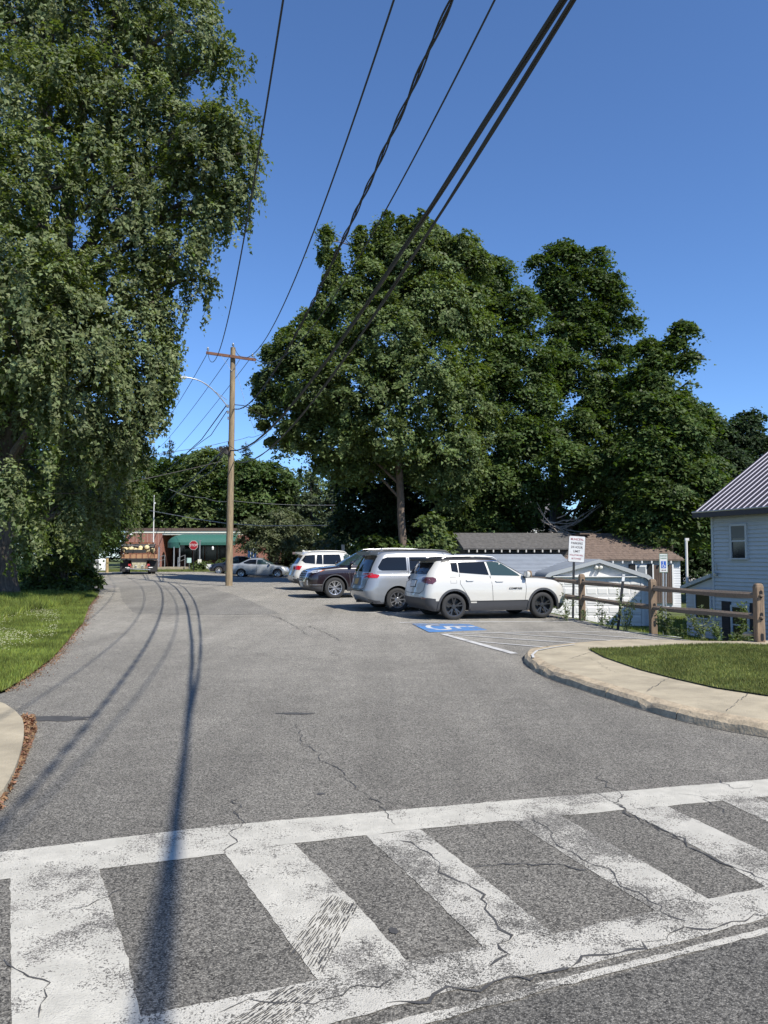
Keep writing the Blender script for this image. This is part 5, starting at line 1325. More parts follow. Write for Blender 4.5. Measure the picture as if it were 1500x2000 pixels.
# white SUV furthest along the row
m_pearl = carpaint('pearl_white_paint', (.50, .485, .44))
S = dict(zb=[(-2.4, .38), (-2.0, .28), (2, .26), (2.4, .3)], zt=[(-2.4, 1.0), (-2.2, 1.08), (-1, 1.10), (.4, 1.07), (.9, 1.05), (1.3, 1.04), (1.9, .98), (2.2, .90), (2.4, .82)],
    w=.935, xr=[(0, -2.18), (.15, -2.33), (.4, -2.36), (.7, -2.28), (1, -2.22)], xf=[(0, 2.15), (.3, 2.28), (.7, 2.26), (1, 2.1)], rr=.26, rf=.36, br=.13, bf=.2,
    ax_r=-1.405, ax_f=1.405, wr=.365, ra=.425, clad=[(-2.5, .55), (-1.9, .50), (-1.8, .38), (2, .38), (2.5, .4)],
    gh=dict(w=[(0, .91), (.4, .86), (.75, .79), (.92, .74), (1, .64)], xr=[(0, -2.24), (.4, -2.06), (.8, -1.90), (1, -1.78)], xf=[(0, 1.22), (.4, .84), (.8, .45), (1, .2)], roof=[(-2.1, 1.60), (-1.4, 1.655), (-.3, 1.67), (.4, 1.63)], bf=.28, crown=.03),
    rim_mat=m_alloy, spokes=5, spoke_w=.035, rim_r=.68, mirror=(.8, 1.16), rails=(-1.6, .1, .64, 1.69, m_pearl),
    patches=[
        ('side_window', sides([(-1.93, 1.28), (-1.78, 1.18), (-1.35, 1.14), (-1.33, 1.54), (-1.75, 1.50)]), m_glass),
        ('side_window', sides([(-1.24, 1.54), (-1.30, 1.14), (-1.02, 1.13), (-1.02, 1.55)]), m_glass),
        ('side_window', sides([(-.97, 1.55), (-.99, 1.13), (-.16, 1.11), (-.22, 1.56)]), m_glass),
        ('side_window', sides([(-.08, 1.56), (-.04, 1.11), (.80, 1.10), (.42, 1.42), (.18, 1.56)]), m_glass_light),
        ('rear_window', [[('x', [(-.68, 1.16), (.68, 1.16), (.58, 1.50), (-.58, 1.50)], -1)]], m_glass, .008),
        ('windshield', [[('x', [(-.78, 1.10), (.78, 1.10), (.62, 1.60), (-.62, 1.60)], 1)]], m_glass_light),
        ('tail_light', [[('x', [(-.90, .88), (-.42, .93), (-.42, 1.04), (-.90, 1.07)], -1), ('y', [(-2.32, .88), (-2.05, .90), (-1.92, 1.04), (-2.25, 1.07)], -1)], [('x', [(.90, .88), (.42, .93), (.42, 1.04), (.90, 1.07)], -1), ('y', [(-2.32, .88), (-2.05, .90), (-1.92, 1.04), (-2.25, 1.07)], 1)]], m_red, .012),
        ('rear_plate', [[('x', [(-.17, .84), (.17, .84), (.17, 1.0), (-.17, 1.0)], -1)]], m_plate, .012),
        ('bumper_skid', [[('x', [(-.6, .40), (.6, .40), (.66, .54), (-.66, .54)], -1)]], m_galv, .012),
        ('rear_reflector', [[('x', [(-.80, .60), (-.55, .60), (-.55, .63), (-.80, .63)], -1)], [('x', [(.80, .60), (.55, .60), (.55, .63), (.80, .63)], -1)]], m_reddark, .01),
        ('door_seam', sides(seam([(-.1, 1.1), (-.1, .45)], .014)), m_seam, .002),
        ('door_seam', sides(seam([(-1.05, 1.1), (-1.0, .75), (-.9, .45)], .014)), m_seam, .002),
        ('door_handle', sides([(-.95, .99), (-.75, .99), (-.75, .96), (-.95, .96)]), m_pearl, .03),
    ])
bx_, by_ = -1.95, 34.6
bmw, _ = vehicle('parked_suv', 'white suv with red tail lights parked beyond the dark maroon suv', S, (bx_, by_, Tz(bx_, by_) - .02), R(17), m_pearl)
MB().prism_x([(-.62, 1.66), (.62, 1.66), (.56, 1.56), (-.56, 1.56)], -2.08, -1.85).build('spoiler', m_pearl, bmw)
MB().prism_y([(-1.75, 1.68), (-1.55, 1.69), (-1.72, 1.76)], -.01, .01).build('antenna', m_pearl, bmw)

# sedans parked across the lot
def sedan_spec(paint_rim):
    return dict(zb=[(-2.2, .36), (-1.8, .24), (1.8, .22), (2.2, .28)], zt=[(-2.25, .92), (-2.0, .98), (-1.4, 1.0), (-.6, .95), (.6, .90), (1.0, .90), (1.6, .82), (2.0, .72), (2.25, .62)],
    w=.86, xr=[(0, -2.12), (.4, -2.24), (1, -2.12)], xf=[(0, 2.08), (.4, 2.22), (1, 2.02)], rr=.3, rf=.38, br=.14, bf=.25, ax_r=-1.33, ax_f=1.31, wr=.31, ra=.365,
    gh=dict(w=[(0, .92), (.4, .86), (.75, .78), (.92, .72), (1, .60)], xr=[(0, -1.78), (.4, -1.42), (.8, -1.08), (1, -.80)], xf=[(0, 1.20), (.4, .82), (.8, .42), (1, .15)], roof=[(-1.3, 1.34), (-.6, 1.405), (0, 1.42), (.4, 1.38)], bf=.26, crown=.03, br=.2),
    rim_mat=paint_rim, spokes=7, double=False, spoke_w=.04, rim_r=.66, mirror=(.72, 1.0),
    patches=[
        ('side_window', sides([(-1.18, 1.10), (-1.12, 1.02), (-.25, .98), (-.22, 1.31), (-.72, 1.30)]), m_glass),
        ('side_window', sides([(-.16, 1.31), (-.18, .98), (.72, .96), (.40, 1.22), (.12, 1.31)]), m_glass_light),
        ('windshield', [[('x', [(-.7, .96), (.7, .96), (.54, 1.34), (-.54, 1.34)], 1)]], m_glass_light),
        ('rear_window', [[('x', [(-.66, 1.04), (.66, 1.04), (.52, 1.32), (-.52, 1.32)], -1)]], m_glass, .008),
        ('tail_light', [[('x', [(-.82, .75), (-.45, .75), (-.45, .88), (-.82, .88)], -1)], [('x', [(.82, .75), (.45, .75), (.45, .88), (.82, .88)], -1)]], m_red, .012),
        ('headlight', [[('x', [(-.80, .58), (-.4, .55), (-.4, .66), (-.80, .70)], 1)], [('x', [(.80, .58), (.4, .55), (.4, .66), (.80, .70)], 1)]], m_lampglass, .01),
        ('door_seam', sides(seam([(-.2, .95), (-.2, .35)], .02)), m_seam, .002),
        ('door_seam', sides(seam([(.85, .9), (.82, .4)], .02)), m_seam, .002),
    ])
m_dull = carpaint('dull_silver_paint', (.34, .36, .37), .35)
m_navy = carpaint('black_blue_paint', (.012, .014, .022), .1)
q = at(506, 1088, 56)
vehicle('parked_sedan', 'older silver sedan seen side-on beyond the utility pole', sedan_spec(m_alloy), (q.x, 56.9, Tz(q.x, 56.9) - .02), R(1), m_dull)
q = at(459, 1088, 60)
vehicle('parked_sedan', 'black car mostly hidden behind the utility pole and the older silver sedan', sedan_spec(m_alloy), (q.x, 60.8, Tz(q.x, 60.8)), R(184), m_navy)

# stake truck loaded with sacks, seen from behind
tx, tyy = at(270, 1088, 53).x, 53.2
trk = thing('stake_truck', 'flatbed truck with rust red stake body loaded with pale sacks, seen from behind', 'truck', (tx, tyy, Tz(tx, tyy) - .03), R(107.5))
m_trk = mat('truck_red', (.17, .07, .04), .6, noise=.4, nscale=4)
m_trkwood = wood_mat('truck_boards', (.40, .24, .13), (.26, .14, .08), (1, 14, 14))
m_trkdark = mat('truck_chassis', (.02, .02, .022), .7)
MB().box(0, 5.0, -1.2, 1.2, 1.02, 1.14).build('bed_frame', m_trkdark, trk)
MB().box(.0, 6.8, -.5, .5, .6, 1.0).build('chassis', m_trkdark, trk)
MB().box(.02, .08, -1.2, 1.2, 1.14, 1.42).build('tail_board', m_trkwood, trk)
for z in (1.62, 1.86):
    for sg in (-1, 1): MB().box(.05, 5.0, sg * 1.17 - .025, sg * 1.17 + .025, z - .1, z + .05).build('side_board', m_trk, trk)
for sg in (-1, 1):
    for k in range(6): MB().box(.05 + k * .95, .13 + k * .95, sg * 1.2 - .04, sg * 1.2 + .04, 1.1, 2.05).build('stake', m_trk, trk)
for k in range(6): MB().box(.0, .04, -1.05 + k * .4, -.97 + k * .4, 1.14, 1.6).build('tail_stake', m_trk, trk)
MB().box(-.02, .02, -.45, .95, 1.52, 1.74).build('dark_board', m_trkdark, trk)
MB().box(5.0, 6.9, -1.05, 1.05, .7, 2.35).build('cab', m_trk, trk)
MB().box(4.97, 4.995, -.7, .7, 1.6, 2.2).build('cab_window', m_glass, trk)
tp = MB(); rr = random.Random(4)
for (y0, z0, y1, z1, r0) in [(-1.25, 2.12, 1.0, 2.08, .05), (-1.1, 2.05, .6, 1.92, .12), (-.4, 2.0, 1.05, 1.97, .1), (-1.2, 2.2, -.6, 2.02, .06), (-.3, 2.12, 1.1, 2.1, .04)]:
    tp.tube(limb_pts((.5, -y0, z0), (.7, -y1, z1), rr, -.02, 6), r0, 7)
tp.build('tarpaulin_roll', mat('black_tarp', (.03, .03, .033), .6), trk)
m_sack = mat('sack_cloth', (.62, .52, .30), .9, noise=.25, nscale=3, bump=.3)
for k in range(26):
    y = -1.0 + 2.0 * rr.random(); z = 1.72 + rr.uniform(-.05, .16) + (.22 if y < -.55 and k % 2 else 0); x = rr.uniform(.25, 1.6)
    mb = MB().lathe([(0, -.24), (.13, -.2), (.19, -.05), (.19, .08), (.12, .2), (0, .24)], 9, 'x' if k % 3 else 'z')
    mb.build('sack', m_sack, trk, smooth=True, loc=(x, y, z), rot=(rr.uniform(-.3, .3), rr.uniform(-.3, .3), rr.uniform(-.5, .5)))
for k in range(9): MB().box(.1, .35, -.95 + k * .22, -.80 + k * .22, 1.16, 1.38 + rr.uniform(-.03, .08)).build('crate_board', m_trkwood, trk)
for sg in (-1, 1):
    for dx in (1.5,):
        for yy in (.72, 1.0):
            w_ = link('wheel', None, trk, (dx, sg * yy, .48), (0, 0, 0 if sg > 0 else math.pi))
            MB().lathe([(.25, .12), (.44, .12), (.48, .08), (.48, -.08), (.44, -.12), (.25, -.12)], 24, 'y').build('tyre', m_rubber, w_, smooth=True)
            MB().lathe([(0, .02), (.22, .04), (.26, .11)], 16, 'y').build('rim', m_trkdark, w_)
    w_ = link('wheel', None, trk, (5.9, sg * .95, .48))
    MB().lathe([(.25, .12), (.44, .12), (.48, .08), (.48, -.08), (.44, -.12), (.25, -.12)], 24, 'y').build('tyre', m_rubber, w_, smooth=True)
    MB().box(.35, .37, sg * .95 - .3, sg * .95 + .3, .22, 1.0).build('mud_flap', m_trkdark, trk)
    MB().box(-.04, .02, sg * .62 - .09, sg * .62 + .09, .62, .76).build('tail_light', m_red, trk)
    MB().tube([(-.02, sg * .62, .50), (-.02, sg * .9, .50)], .03, 6).build('step', m_galv, trk)
MB().prism_x([(-.48, .85), (.48, .85), (.38, .45), (-.38, .45)], -.05, 0).build('rear_plate_panel', mat('dusty_steel', (.35, .32, .22), .7, noise=.4, nscale=12), trk)
for sg in (-1, 1): MB().lathe([(.05, 0), (.09, .01), (.09, .03), (.05, .04)], 12, 'x', c=(-.09, sg * .22, .58)).build('ring', m_galv, trk)
MB().bar((-.06, -.75, .36), (-.06, .8, .44), .05, .06).build('bumper_bar', m_galv, trk)

# ------------------------------------------------------------------ brick building with green awning
YB_ = 75.0
gz_ = Tz(-20, YB_)
bo = at(245, 1088, YB_)
def PB(px, py, Y=YB_):  # local to building origin
    p = at(px, py, Y); return (p.x - bo.x, p.y - YB_, p.z - gz_)
m_brick = new_mat('brick_wall')
def brick_nodes(m, c1, c2, mort, sc, w, h):
    n = m.node_tree.nodes; l = m.node_tree.links; b = n['Principled BSDF']; b.inputs['Roughness'].default_value = .9
    tc = n.new('ShaderNodeTexCoord'); mp = n.new('ShaderNodeMapping'); mp.inputs['Rotation'].default_value = (math.pi / 2, 0, 0)
    l.new(tc.outputs['Object'], mp.inputs[0])
    t = n.new('ShaderNodeTexBrick'); t.inputs['Scale'].default_value = sc; t.inputs['Brick Width'].default_value = w; t.inputs['Row Height'].default_value = h
    t.inputs['Mortar Size'].default_value = .012; t.inputs['Color1'].default_value = (*c1, 1); t.inputs['Color2'].default_value = (*c2, 1); t.inputs['Mortar'].default_value = (*mort, 1)
    l.new(mp.outputs[0], t.inputs[0]); l.new(t.outputs[0], b.inputs['Base Color'])
brick_nodes(m_brick, (.30, .085, .05), (.22, .06, .04), (.30, .22, .18), 1, .22, .075)
m_awn = mat('awning_green', (.030, .115, .088), .6, noise=.08)
m_trim = mat('cream_fascia', (.72, .70, .60), .6)
m_cap = mat('brown_parapet', (.10, .065, .05), .6)
m_dkglass = mat('shaded_glass', (.015, .017, .02), .08)
bl = thing('brick_building', 'low flat roofed red brick building with a long green barrel awning', 'building', (bo.x, YB_, gz_))
Wd = PB(517, 1088)[0]; H0 = PB(245, 1041)[2]; H1 = PB(245, 1037)[2]; H2 = PB(245, 1031.5)[2]; xb = PB(316, 1088)[0]
MB().box(0, xb, 0, 12, -.3, H0).build('wall', m_brick, bl)
MB().box(xb, Wd, 3.2, 12, -.3, H0).build('wall', m_brick, bl)
MB().box(-.02, Wd + .02, -.04, 12.04, H0, H1).build('fascia', m_trim, bl)
MB().box(-.06, Wd + .06, -.10, 12.1, H1, H2).build('parapet', m_cap, bl)
MB().box(xb + .01, Wd, .05, 3.19, H0 - .18, H0 - .004).build('soffit', m_trim, bl)
mb = MB()
for k in range(1, 10): mb.box(k * xb / 10 - .015, k * xb / 10 + .015, -.012, .0, 0, H0 - .02)
tag(mb.build('wall_joint', mat('mortar_line', (.42, .30, .25), .9), bl), kind='stuff')
xd = PB(276, 1088)[0]; MB().box(xd - .05, xd + .05, -.09, -.013, 0, H0).build('downpipe', m_cap, bl)
q = PB(257, 1042); MB().box(q[0] - .12, q[0] + .12, -.3, -.02, q[2] - .14, q[2] + .0).build('wall_lamp', m_white, bl)
# shop front in shade
for k in range(5):
    x0 = xb + 1.0 + k * 1.25; MB().box(x0, x0 + 1.15, 3.12, 3.19, .75, 2.55).build('window', m_dkglass, bl)
MB().box(xb + .15, xb + .95, 3.1, 3.19, 0, 2.3).build('door', m_dkglass, bl)
x0, x1 = PB(484, 1088)[0], PB(501, 1088)[0]
MB().box(PB(455, 0)[0], Wd, .0, 3.0, -.3, H0 - .2).build('wall', m_brick, bl)
wn = MB().box(x0, x1, -.05, -.003, .9, 2.6).build('window', mat('blue_window', (.02, .05, .14), .15), bl)
for v_ in (.33, .66): MB().box(x0 + (x1 - x0) * v_ - .02, x0 + (x1 - x0) * v_ + .02, -.07, -.052, .9, 2.6).build('mullion', m_trim, wn)
# side wall panels on the left
for k in range(4): MB().box(-.05, -.003, 1.5 + k * 2.2, 2.4 + k * 2.2, .3, 2.7).build('side_window', m_white, bl)
# awning
aw0, aw1 = PB(319, 1088, 73.6)[0], PB(460, 1088, 73.6)[0]; zt_ = PB(370, 1043, 73.6)[2]; zbm = PB(350, 1070, 73.6)[2]; zbr = PB(350, 1064.5, 73.6)[2]
mb = MB(); prof = [(0, zt_)] + [(-1.5 * math.sin(a), zbm + .35 + (zt_ - zbm - .35) * math.cos(a)) for a in np.linspace(.15, 1.4, 9)]
n_ = 16; vs = []
for i in range(n_ + 1):
    a = i / n_ * math.pi / 2
    for (yy, zz) in prof:  # rounded left end swept as a quarter turn
        vs.append((aw0 + 1.6 + yy * math.cos(a) * 1.05 + 0, yy * math.sin(a), zz))
m_ = len(prof)
mb.add(vs, [(i * m_ + k, (i + 1) * m_ + k, (i + 1) * m_ + k + 1, i * m_ + k + 1) for i in range(n_) for k in range(m_ - 1)])
mb.add([(aw0 + 1.6, y, z) for y, z in prof] + [(aw1, y, z) for y, z in prof], [(k, m_ + k, m_ + k + 1, k + 1) for k in range(m_ - 1)])
e_ = [(vs[i * m_ + m_ - 1]) for i in range(n_ + 1)]; xm = PB(367, 0, 73.6)[0]
front = [p for p in e_] + [(xm, prof[-1][0], prof[-1][1])]
mb.add([p for p in front] + [(p[0], p[1], zbm) for p in front], [(i, i + 1, len(front) + i + 1, len(front) + i) for i in range(len(front) - 1)])
mb.add([(xm, prof[-1][0], prof[-1][1]), (aw1, prof[-1][0], prof[-1][1]), (aw1, prof[-1][0], zbr), (xm, prof[-1][0], zbr)], [(0, 1, 2, 3)])
mb.build('awning', m_awn, bl, smooth=True)
for px in (329, 357, 367.5, 405): 
    q = PB(px, 0, 73.6); MB().box(q[0] - .05, q[0] + .05, -1.4, -1.3, -.2, zbm + .1).build('awning_post', m_galv, bl)
rp = MB().prism([(aw0 - .6, -3.2), (aw0 + 2.6, -3.6), (aw0 + 2.1, -.1), (aw0 + .2, -.1)], -.25, .12).build('ramp', m_conc, bl)
for (xa, ya) in ((aw0 - .1, -2.4), (aw0 + 1.9, -2.6)):
    mb = MB(); mb.tube([(xa, ya - .6, .1), (xa, ya - .6, 1.0), (xa + .1, ya + 1.5, 1.25), (xa + .1, ya + 1.5, .1)], .035, 6).tube([(xa, ya - .6, .6), (xa + .1, ya + 1.5, .85)], .025, 6)
    mb.build('handrail', m_galv, bl)
q0, q1 = PB(391, 0, 72)[0], PB(424, 0, 72)[0]
pl = thing('planter', 'long white planter box in front of the dark shop windows', 'planter', (bo.x + q0, 72.6, Tz(bo.x + q0, 72.6) + .02))
MB().box(0, q1 - q0, 0, .45, .0, .42).build('trough', m_white, pl)
tag(foliage('plants', [(Vector((k * .3, .2, .5)), .22, .2, .2) for k in range(1, 6)], 900, .11, .6, lf_bush, pl, spray=.15, per=15), kind='stuff')
nb = thing('notice_board', 'small white notice on a stake left of the white planter', 'sign', (bo.x + PB(386, 0, 71)[0], 71, Tz(-17, 71)))
MB().box(-.02, .02, -.02, .02, 0, .7).build('stake', m_galv, nb); MB().box(-.22, .22, -.03, -.022, .6, 1.05).build('panel', mat('pale_green_panel', (.45, .62, .55), .5), nb)
nb = thing('sign_pole', 'thin grey pole with small pale sign right of the stop sign', 'sign', (bo.x + PB(405.5, 0, 70)[0], 70, Tz(-16, 70)))
MB().box(-.05, .05, -.03, .03, 0, 2.65).build('post', m_galv, nb); MB().box(-.17, .17, -.05, -.035, .55, .95).build('panel', m_trim, nb); MB().box(-.14, .14, -.045, -.031, 2.62, 2.68).build('cap', m_galv, nb)
hl = thing('hanging_lantern', 'small white lantern hanging under the awning edge', 'lantern', at(415.5, 1070, 72.3))
MB().lathe([(0, -.2), (.09, -.18), (.11, 0), (.06, .14), (0, .16)], 10).build('globe', m_white, hl)
MB().tube([(0, 0, .15), (0, 0, .36)], .012, 5).build('hook', m_black, hl)

# stop sign
sx0 = at(378, 1088, 66).x
st = thing('stop_sign', 'red octagonal stop sign on a dark post before the green awning', 'sign', (sx0, 66, Tz(sx0, 66) - .05), R(-8))
zc = at(376.5, 1065, 66).z - Tz(sx0, 66) + .05
MB().box(-.035, .035, -.02, .03, 0, zc + .3).build('post', m_black, st)
ro = .42
octo = lambda r_, c=zc: [(r_ * math.cos(R(22.5 + 45 * k)), c + r_ * math.sin(R(22.5 + 45 * k))) for k in range(8)]
MB().prism_y(octo(ro), -.030, -.024).build('white_border', m_white, st)
MB().prism_y(octo(ro - .03), -.0345, -.0305).build('red_face', mat('sign_red', (.33, .012, .02), .5), st)
text('lettering', 'STOP', .295, m_white, st, (0, -.037, zc), (math.pi / 2, 0, 0), .001, .95)

# white flagpole
fx = at(299, 1088, 68).x
fp = thing('flagpole', 'tall thin white flagpole in front of the brick wall', 'flagpole', (fx, 68, Tz(fx, 68)))
MB().tube([(0, 0, 0), (0, 0, 3.3), (0, 0, at(299, 967, 68).z - Tz(fx, 68))], [.06, .05, .03], 8).build('pole', m_white, fp)
MB().box(.02, .14, -.03, .03, 5.9, 6.05).build('cleat', m_white, fp)
MB().box(-.09, .09, -.06, .06, 2.3, 2.42).build('pulley', m_galv, fp)

# things at the left of the street
def at_ground(px, Y): x = at(px, 1088, Y).x; return (x, Y, Tz(x, Y))
p = at_ground(209.5, 60); o = thing('wooden_post', 'short yellowish wooden post standing at the end of the driveway', 'post', p)
MB().tube([(0, 0, 0), (0, 0, 1.15)], [.12, .11], 10).build('stump', wood_mat('fresh_wood', (.45, .34, .17), (.32, .23, .12)), o); MB().box(-.13, .13, -.13, .13, 1.15, 1.2).build('cap', m_galv, o)
p = at_ground(198, 67); o = thing('storage_tank', 'white rounded tank behind the short wooden post', 'tank', p)
MB().lathe([(.5, 0), (.55, .05), (.55, .9), (.48, 1.02), (.2, 1.08), (0, 1.09)], 20).build('shell', m_white, o, smooth=True); MB().tube([(-.3, -.56, .2), (-.3, -.56, .8)], .03, 6).build('gauge', m_galv, o)
p = at_ground(183, 64); o = thing('storage_box', 'grey-white upright cabinet left of the rounded tank', 'cabinet', p)
MB().box(-.35, .35, -.25, .25, 0, .95).build('case', m_galv, o); MB().box(-.31, .31, -.27, -.253, .05, .9).build('door', m_white, o)
p = at_ground(177, 66); o = thing('marker_post', 'white tapered marker standing on the far grass', 'marker', (p[0] - .3, p[1], p[2]))
MB().prism_y([(-.2, 0), (.2, 0), (.13, 1.0), (-.13, 1.0)], -.06, .06).build('board', m_white, o); MB().box(-.2, .2, -.1, .1, 0, .06).build('foot', m_galv, o)
p = at_ground(670, 44); o = thing('marker_post', 'short weathered grey post behind the white suv roof', 'post', p)
MB().box(-.09, .09, -.05, .05, 0, at(670, 1064, 44).z - p[2]).build('board', mat('grey_wood', (.38, .36, .33), .9, noise=.2), o); MB().box(-.03, .03, -.09, -.051, .6, 1.2).build('bracket', m_galv, o)
# two pale houses glimpsed behind the trees
m_siding_far = mat('far_white_siding', (.60, .60, .57), .7)
for (px0, px1, py0, Y, lab, lab2) in [(250, 372, 1004, 104, 'white house glimpsed through the trees above the flat roof', 0), (1000, 1090, 1010, 78, 'white house glimpsed behind the grey shed roof', 0), (925, 1000, 1026, 96, 'low pale house glimpsed left of the dead branches', 0)]:
    a, b = at(px0, 1088, Y), at(px1, 1088, Y); zt_ = at(px0, py0, Y).z; g0 = Tz((a.x + b.x) / 2, Y) - .5; w_ = b.x - a.x
    o = thing('house', lab, 'house', (a.x, Y, g0)); hh = zt_ - g0
    MB().box(0, w_, 0, 7, 0, hh).build('wall', m_siding_far, o)
    MB().prism_x([(-.4, hh), (7.4, hh), (3.5, hh + 2.4)], -.4, w_ + .4).build('roof', mat('far_roof', (.16, .15, .15), .8), o)
    for k in range(3):
        x0 = w_ * (.15 + .3 * k); wn = MB().box(x0, x0 + .8, -.05, -.003, hh * .45, hh * .45 + 1.2).build('window', m_dkglass, o); MB().box(x0 - .08, x0 + .88, -.03, -.003, hh * .45 - .1, hh * .45 - .005).build('sill', m_white, wn)

# ------------------------------------------------------------------ sheds and garage on the right
m_shing_g = mat('grey_shingles', (.10, .095, .09), .9, noise=.25, nscale=5)
m_shing_b = mat('brown_shingles', (.145, .105, .082), .9, noise=.25, nscale=5)
m_shing_r = wood_mat('shingle_course', (.17, .14, .12), (.10, .085, .075), (1.5, 6, 6), 3)
m_sidew = mat('white_siding', (.56, .57, .58), .6, noise=.06, nscale=2)
m_sideh = mat('house_siding', (.50, .51, .52), .55, noise=.05, nscale=1.5)
m_board = mat('rough_eave_board', (.30, .25, .20), .9, noise=.3, nscale=6)
m_brdoor = wood_mat('old_door_boards', (.12, .08, .06), (.06, .045, .035))
def roof_slope(par, x0, x1, y0, z0, y1, z1, m, th=.06, sk0=0, sk1=0, courses=12, seed=1):
    """shingled slope: eave at y0,z0 to ridge y1,z1; overlapping courses with uneven tabs"""
    rr = random.Random(seed); mb = MB(); n = courses
    for k in range(n):
        t0, t1 = k / n, (k + 1.25) / n
        ya, za, yb, zb_ = y0 + (y1 - y0) * t0, z0 + (z1 - z0) * t0, y0 + (y1 - y0) * min(1, t1), z0 + (z1 - z0) * min(1, t1)
        xa, xb2 = x0 + sk0 * t0, x1 + sk1 * t0; x = xa
        while x < xb2:
            w_ = min(rr.uniform(.28, .34), xb2 - x); lift = .018 + rr.uniform(0, .006); j = rr.uniform(-.008, .008)
            mb.add([(x, ya + j, za + lift), (x + w_ - .008, ya + j, za + lift), (x + w_ - .008, yb, zb_ + .002), (x, yb, zb_ + .002), (x, ya + j, za), (x + w_ - .008, ya + j, za)], [(0, 1, 2, 3), (4, 5, 1, 0)])
            x += w_
    rf = MB().hexa([(x0, y0, z0 - th), (x1, y0, z0 - th), (x1 + sk1, y1, z1 - th), (x0 + sk0, y1, z1 - th), (x0, y0, z0), (x1, y0, z0), (x1 + sk1, y1, z1), (x0 + sk0, y1, z1)]).build('roof', m, par)
    tag(mb.build('shingles', m, rf), kind='stuff')
def clap(mb, x0, x1, z0, z1, y, pitch=.11, out=.018, top=None):
    z = z0
    while z < z1 - .01:
        zt2 = min(z + pitch, z1); xa, xb2 = x0, x1
        if top: xa, xb2 = top(zt2)
        mb.add([(xa, y - out, z), (xb2, y - out, z), (xb2, y - .003, zt2), (xa, y - .003, zt2), (xa, y, z), (xb2, y, z)], [(0, 1, 2, 3), (4, 5, 1, 0)])
        z += pitch
# grey roofed shed
gx0 = at(905, 1072, 39).x; so = Vector((gx0, 39, Tz(gx0 + 2, 39) - .1))
sh = thing('shed', 'long dark shed with sagging grey shingle roof behind the white suv', 'shed', so)
ez = at(914, 1071, 39).z - so.z; rz2 = at(881, 1041, 41.6).z - so.z; wS = at(1112, 1072, 39).x - so.x
MB().box(.1, wS, .3, 5.0, -.2, ez - .02).build('wall', mat('dark_shed_boards', (.075, .07, .065), .9, noise=.3), sh)
MB().prism_x([(.3, ez - .02), (4.9, ez - .02), (2.6, rz2 - .08)], .1, .2).build('gable', mat('grey_gable', (.10, .105, .11), .9, noise=.2), sh)
roof_slope(sh, 0, wS, 0, ez, 2.6, rz2, m_shing_g, sk0=-.3, sk1=.8, seed=3)
roof_slope(sh, -.3, wS + .5, 5.2, ez, 2.6, rz2 + .003, m_shing_g, seed=4)
for k in range(12): MB().box(.25 + k * (wS - .4) / 12, .31 + k * (wS - .4) / 12, -.05, .25, ez - .2, ez - .07).build('rafter_tail', mat('pale_rafter', (.55, .53, .48), .8), sh)
# brown roofed white shed
bx0 = at(1104, 1092, 37).x; so2 = Vector((bx0, 37, Tz(12, 37) - .1))
s2 = thing('shed', 'white clapboard shed with brown shingle roof and old double doors', 'shed', so2)
ez = at(1200, 1092.5, 37).z - so2.z; rz2 = at(1168, 1041.5, 40).z - so2.z; wS = at(1336, 1092, 37).x - so2.x; wl_ = at(1332, 1092, 37).x - so2.x
MB().box(.2, wl_, .25, 5.6, -.3, ez - .03).build('wall', m_sidew, s2)
mb = MB(); clap(mb, .2, wl_, -.2, ez - .08, .25, .12); tag(mb.build('siding', m_sidew, s2), kind='stuff')
roof_slope(s2, 0, wS, 0, ez, 3, rz2, m_shing_b, sk0=at(1160, 1041, 40).x - bx0, sk1=-1.2, courses=15, seed=5)
MB().add([(wS, 0, ez), (wS, 6, ez), (wS - 1.2, 3, rz2)], [(0, 1, 2)]).add([(wS, 0, ez - .05), (wS, 6, ez - .05), (wS - 1.2, 3, rz2 - .05)], [(2, 1, 0)]).build('roof', m_shing_b, s2)
roof_slope(s2, 0, wS, 6, ez, 3, rz2 + .003, m_shing_b, sk0=1.5, sk1=-1.0, courses=8, seed=6)
for k in range(11): MB().box(.4 + k * (wS - .6) / 11, .46 + k * (wS - .6) / 11, -.04, .22, ez - .19, ez - .07).build('rafter_tail', m_white, s2)
def lx(px, Y=37): return at(px, 1088, Y).x - bx0
def lz(py, Y=37): return at(750, py, Y).z - so2.z
for a, b in ((1278.5, 1295), (1296, 1313)): 
    dr = MB().box(lx(a), lx(b), .14, .225, lz(1178), lz(1103.5)).build('door', m_brdoor, s2)
    for k in range(1, 4): x_ = lx(a) + (lx(b) - lx(a)) * k / 4; MB().box(x_ - .006, x_ + .006, .134, .139, lz(1176), lz(1106)).build('board_gap', m_dark, dr)
MB().box(lx(1275.5), lx(1278), .12, .228, lz(1180), lz(1101)).build('door_frame', m_white, s2); MB().box(lx(1314), lx(1317), .12, .228, lz(1180), lz(1101)).build('door_frame', m_white, s2)
wn = MB().box(lx(1243), lx(1265), .15, .226, lz(1126), lz(1104)).build('window', m_white, s2); MB().box(lx(1246), lx(1262), .13, .147, lz(1124), lz(1107)).build('pane', mat('pane_grey', (.20, .22, .24), .15), wn)
for a, b in ((1230, 1242), (1266, 1275)): MB().box(lx(a), lx(b), .15, .226, lz(1128), lz(1102)).build('shutter', m_dark, s2)
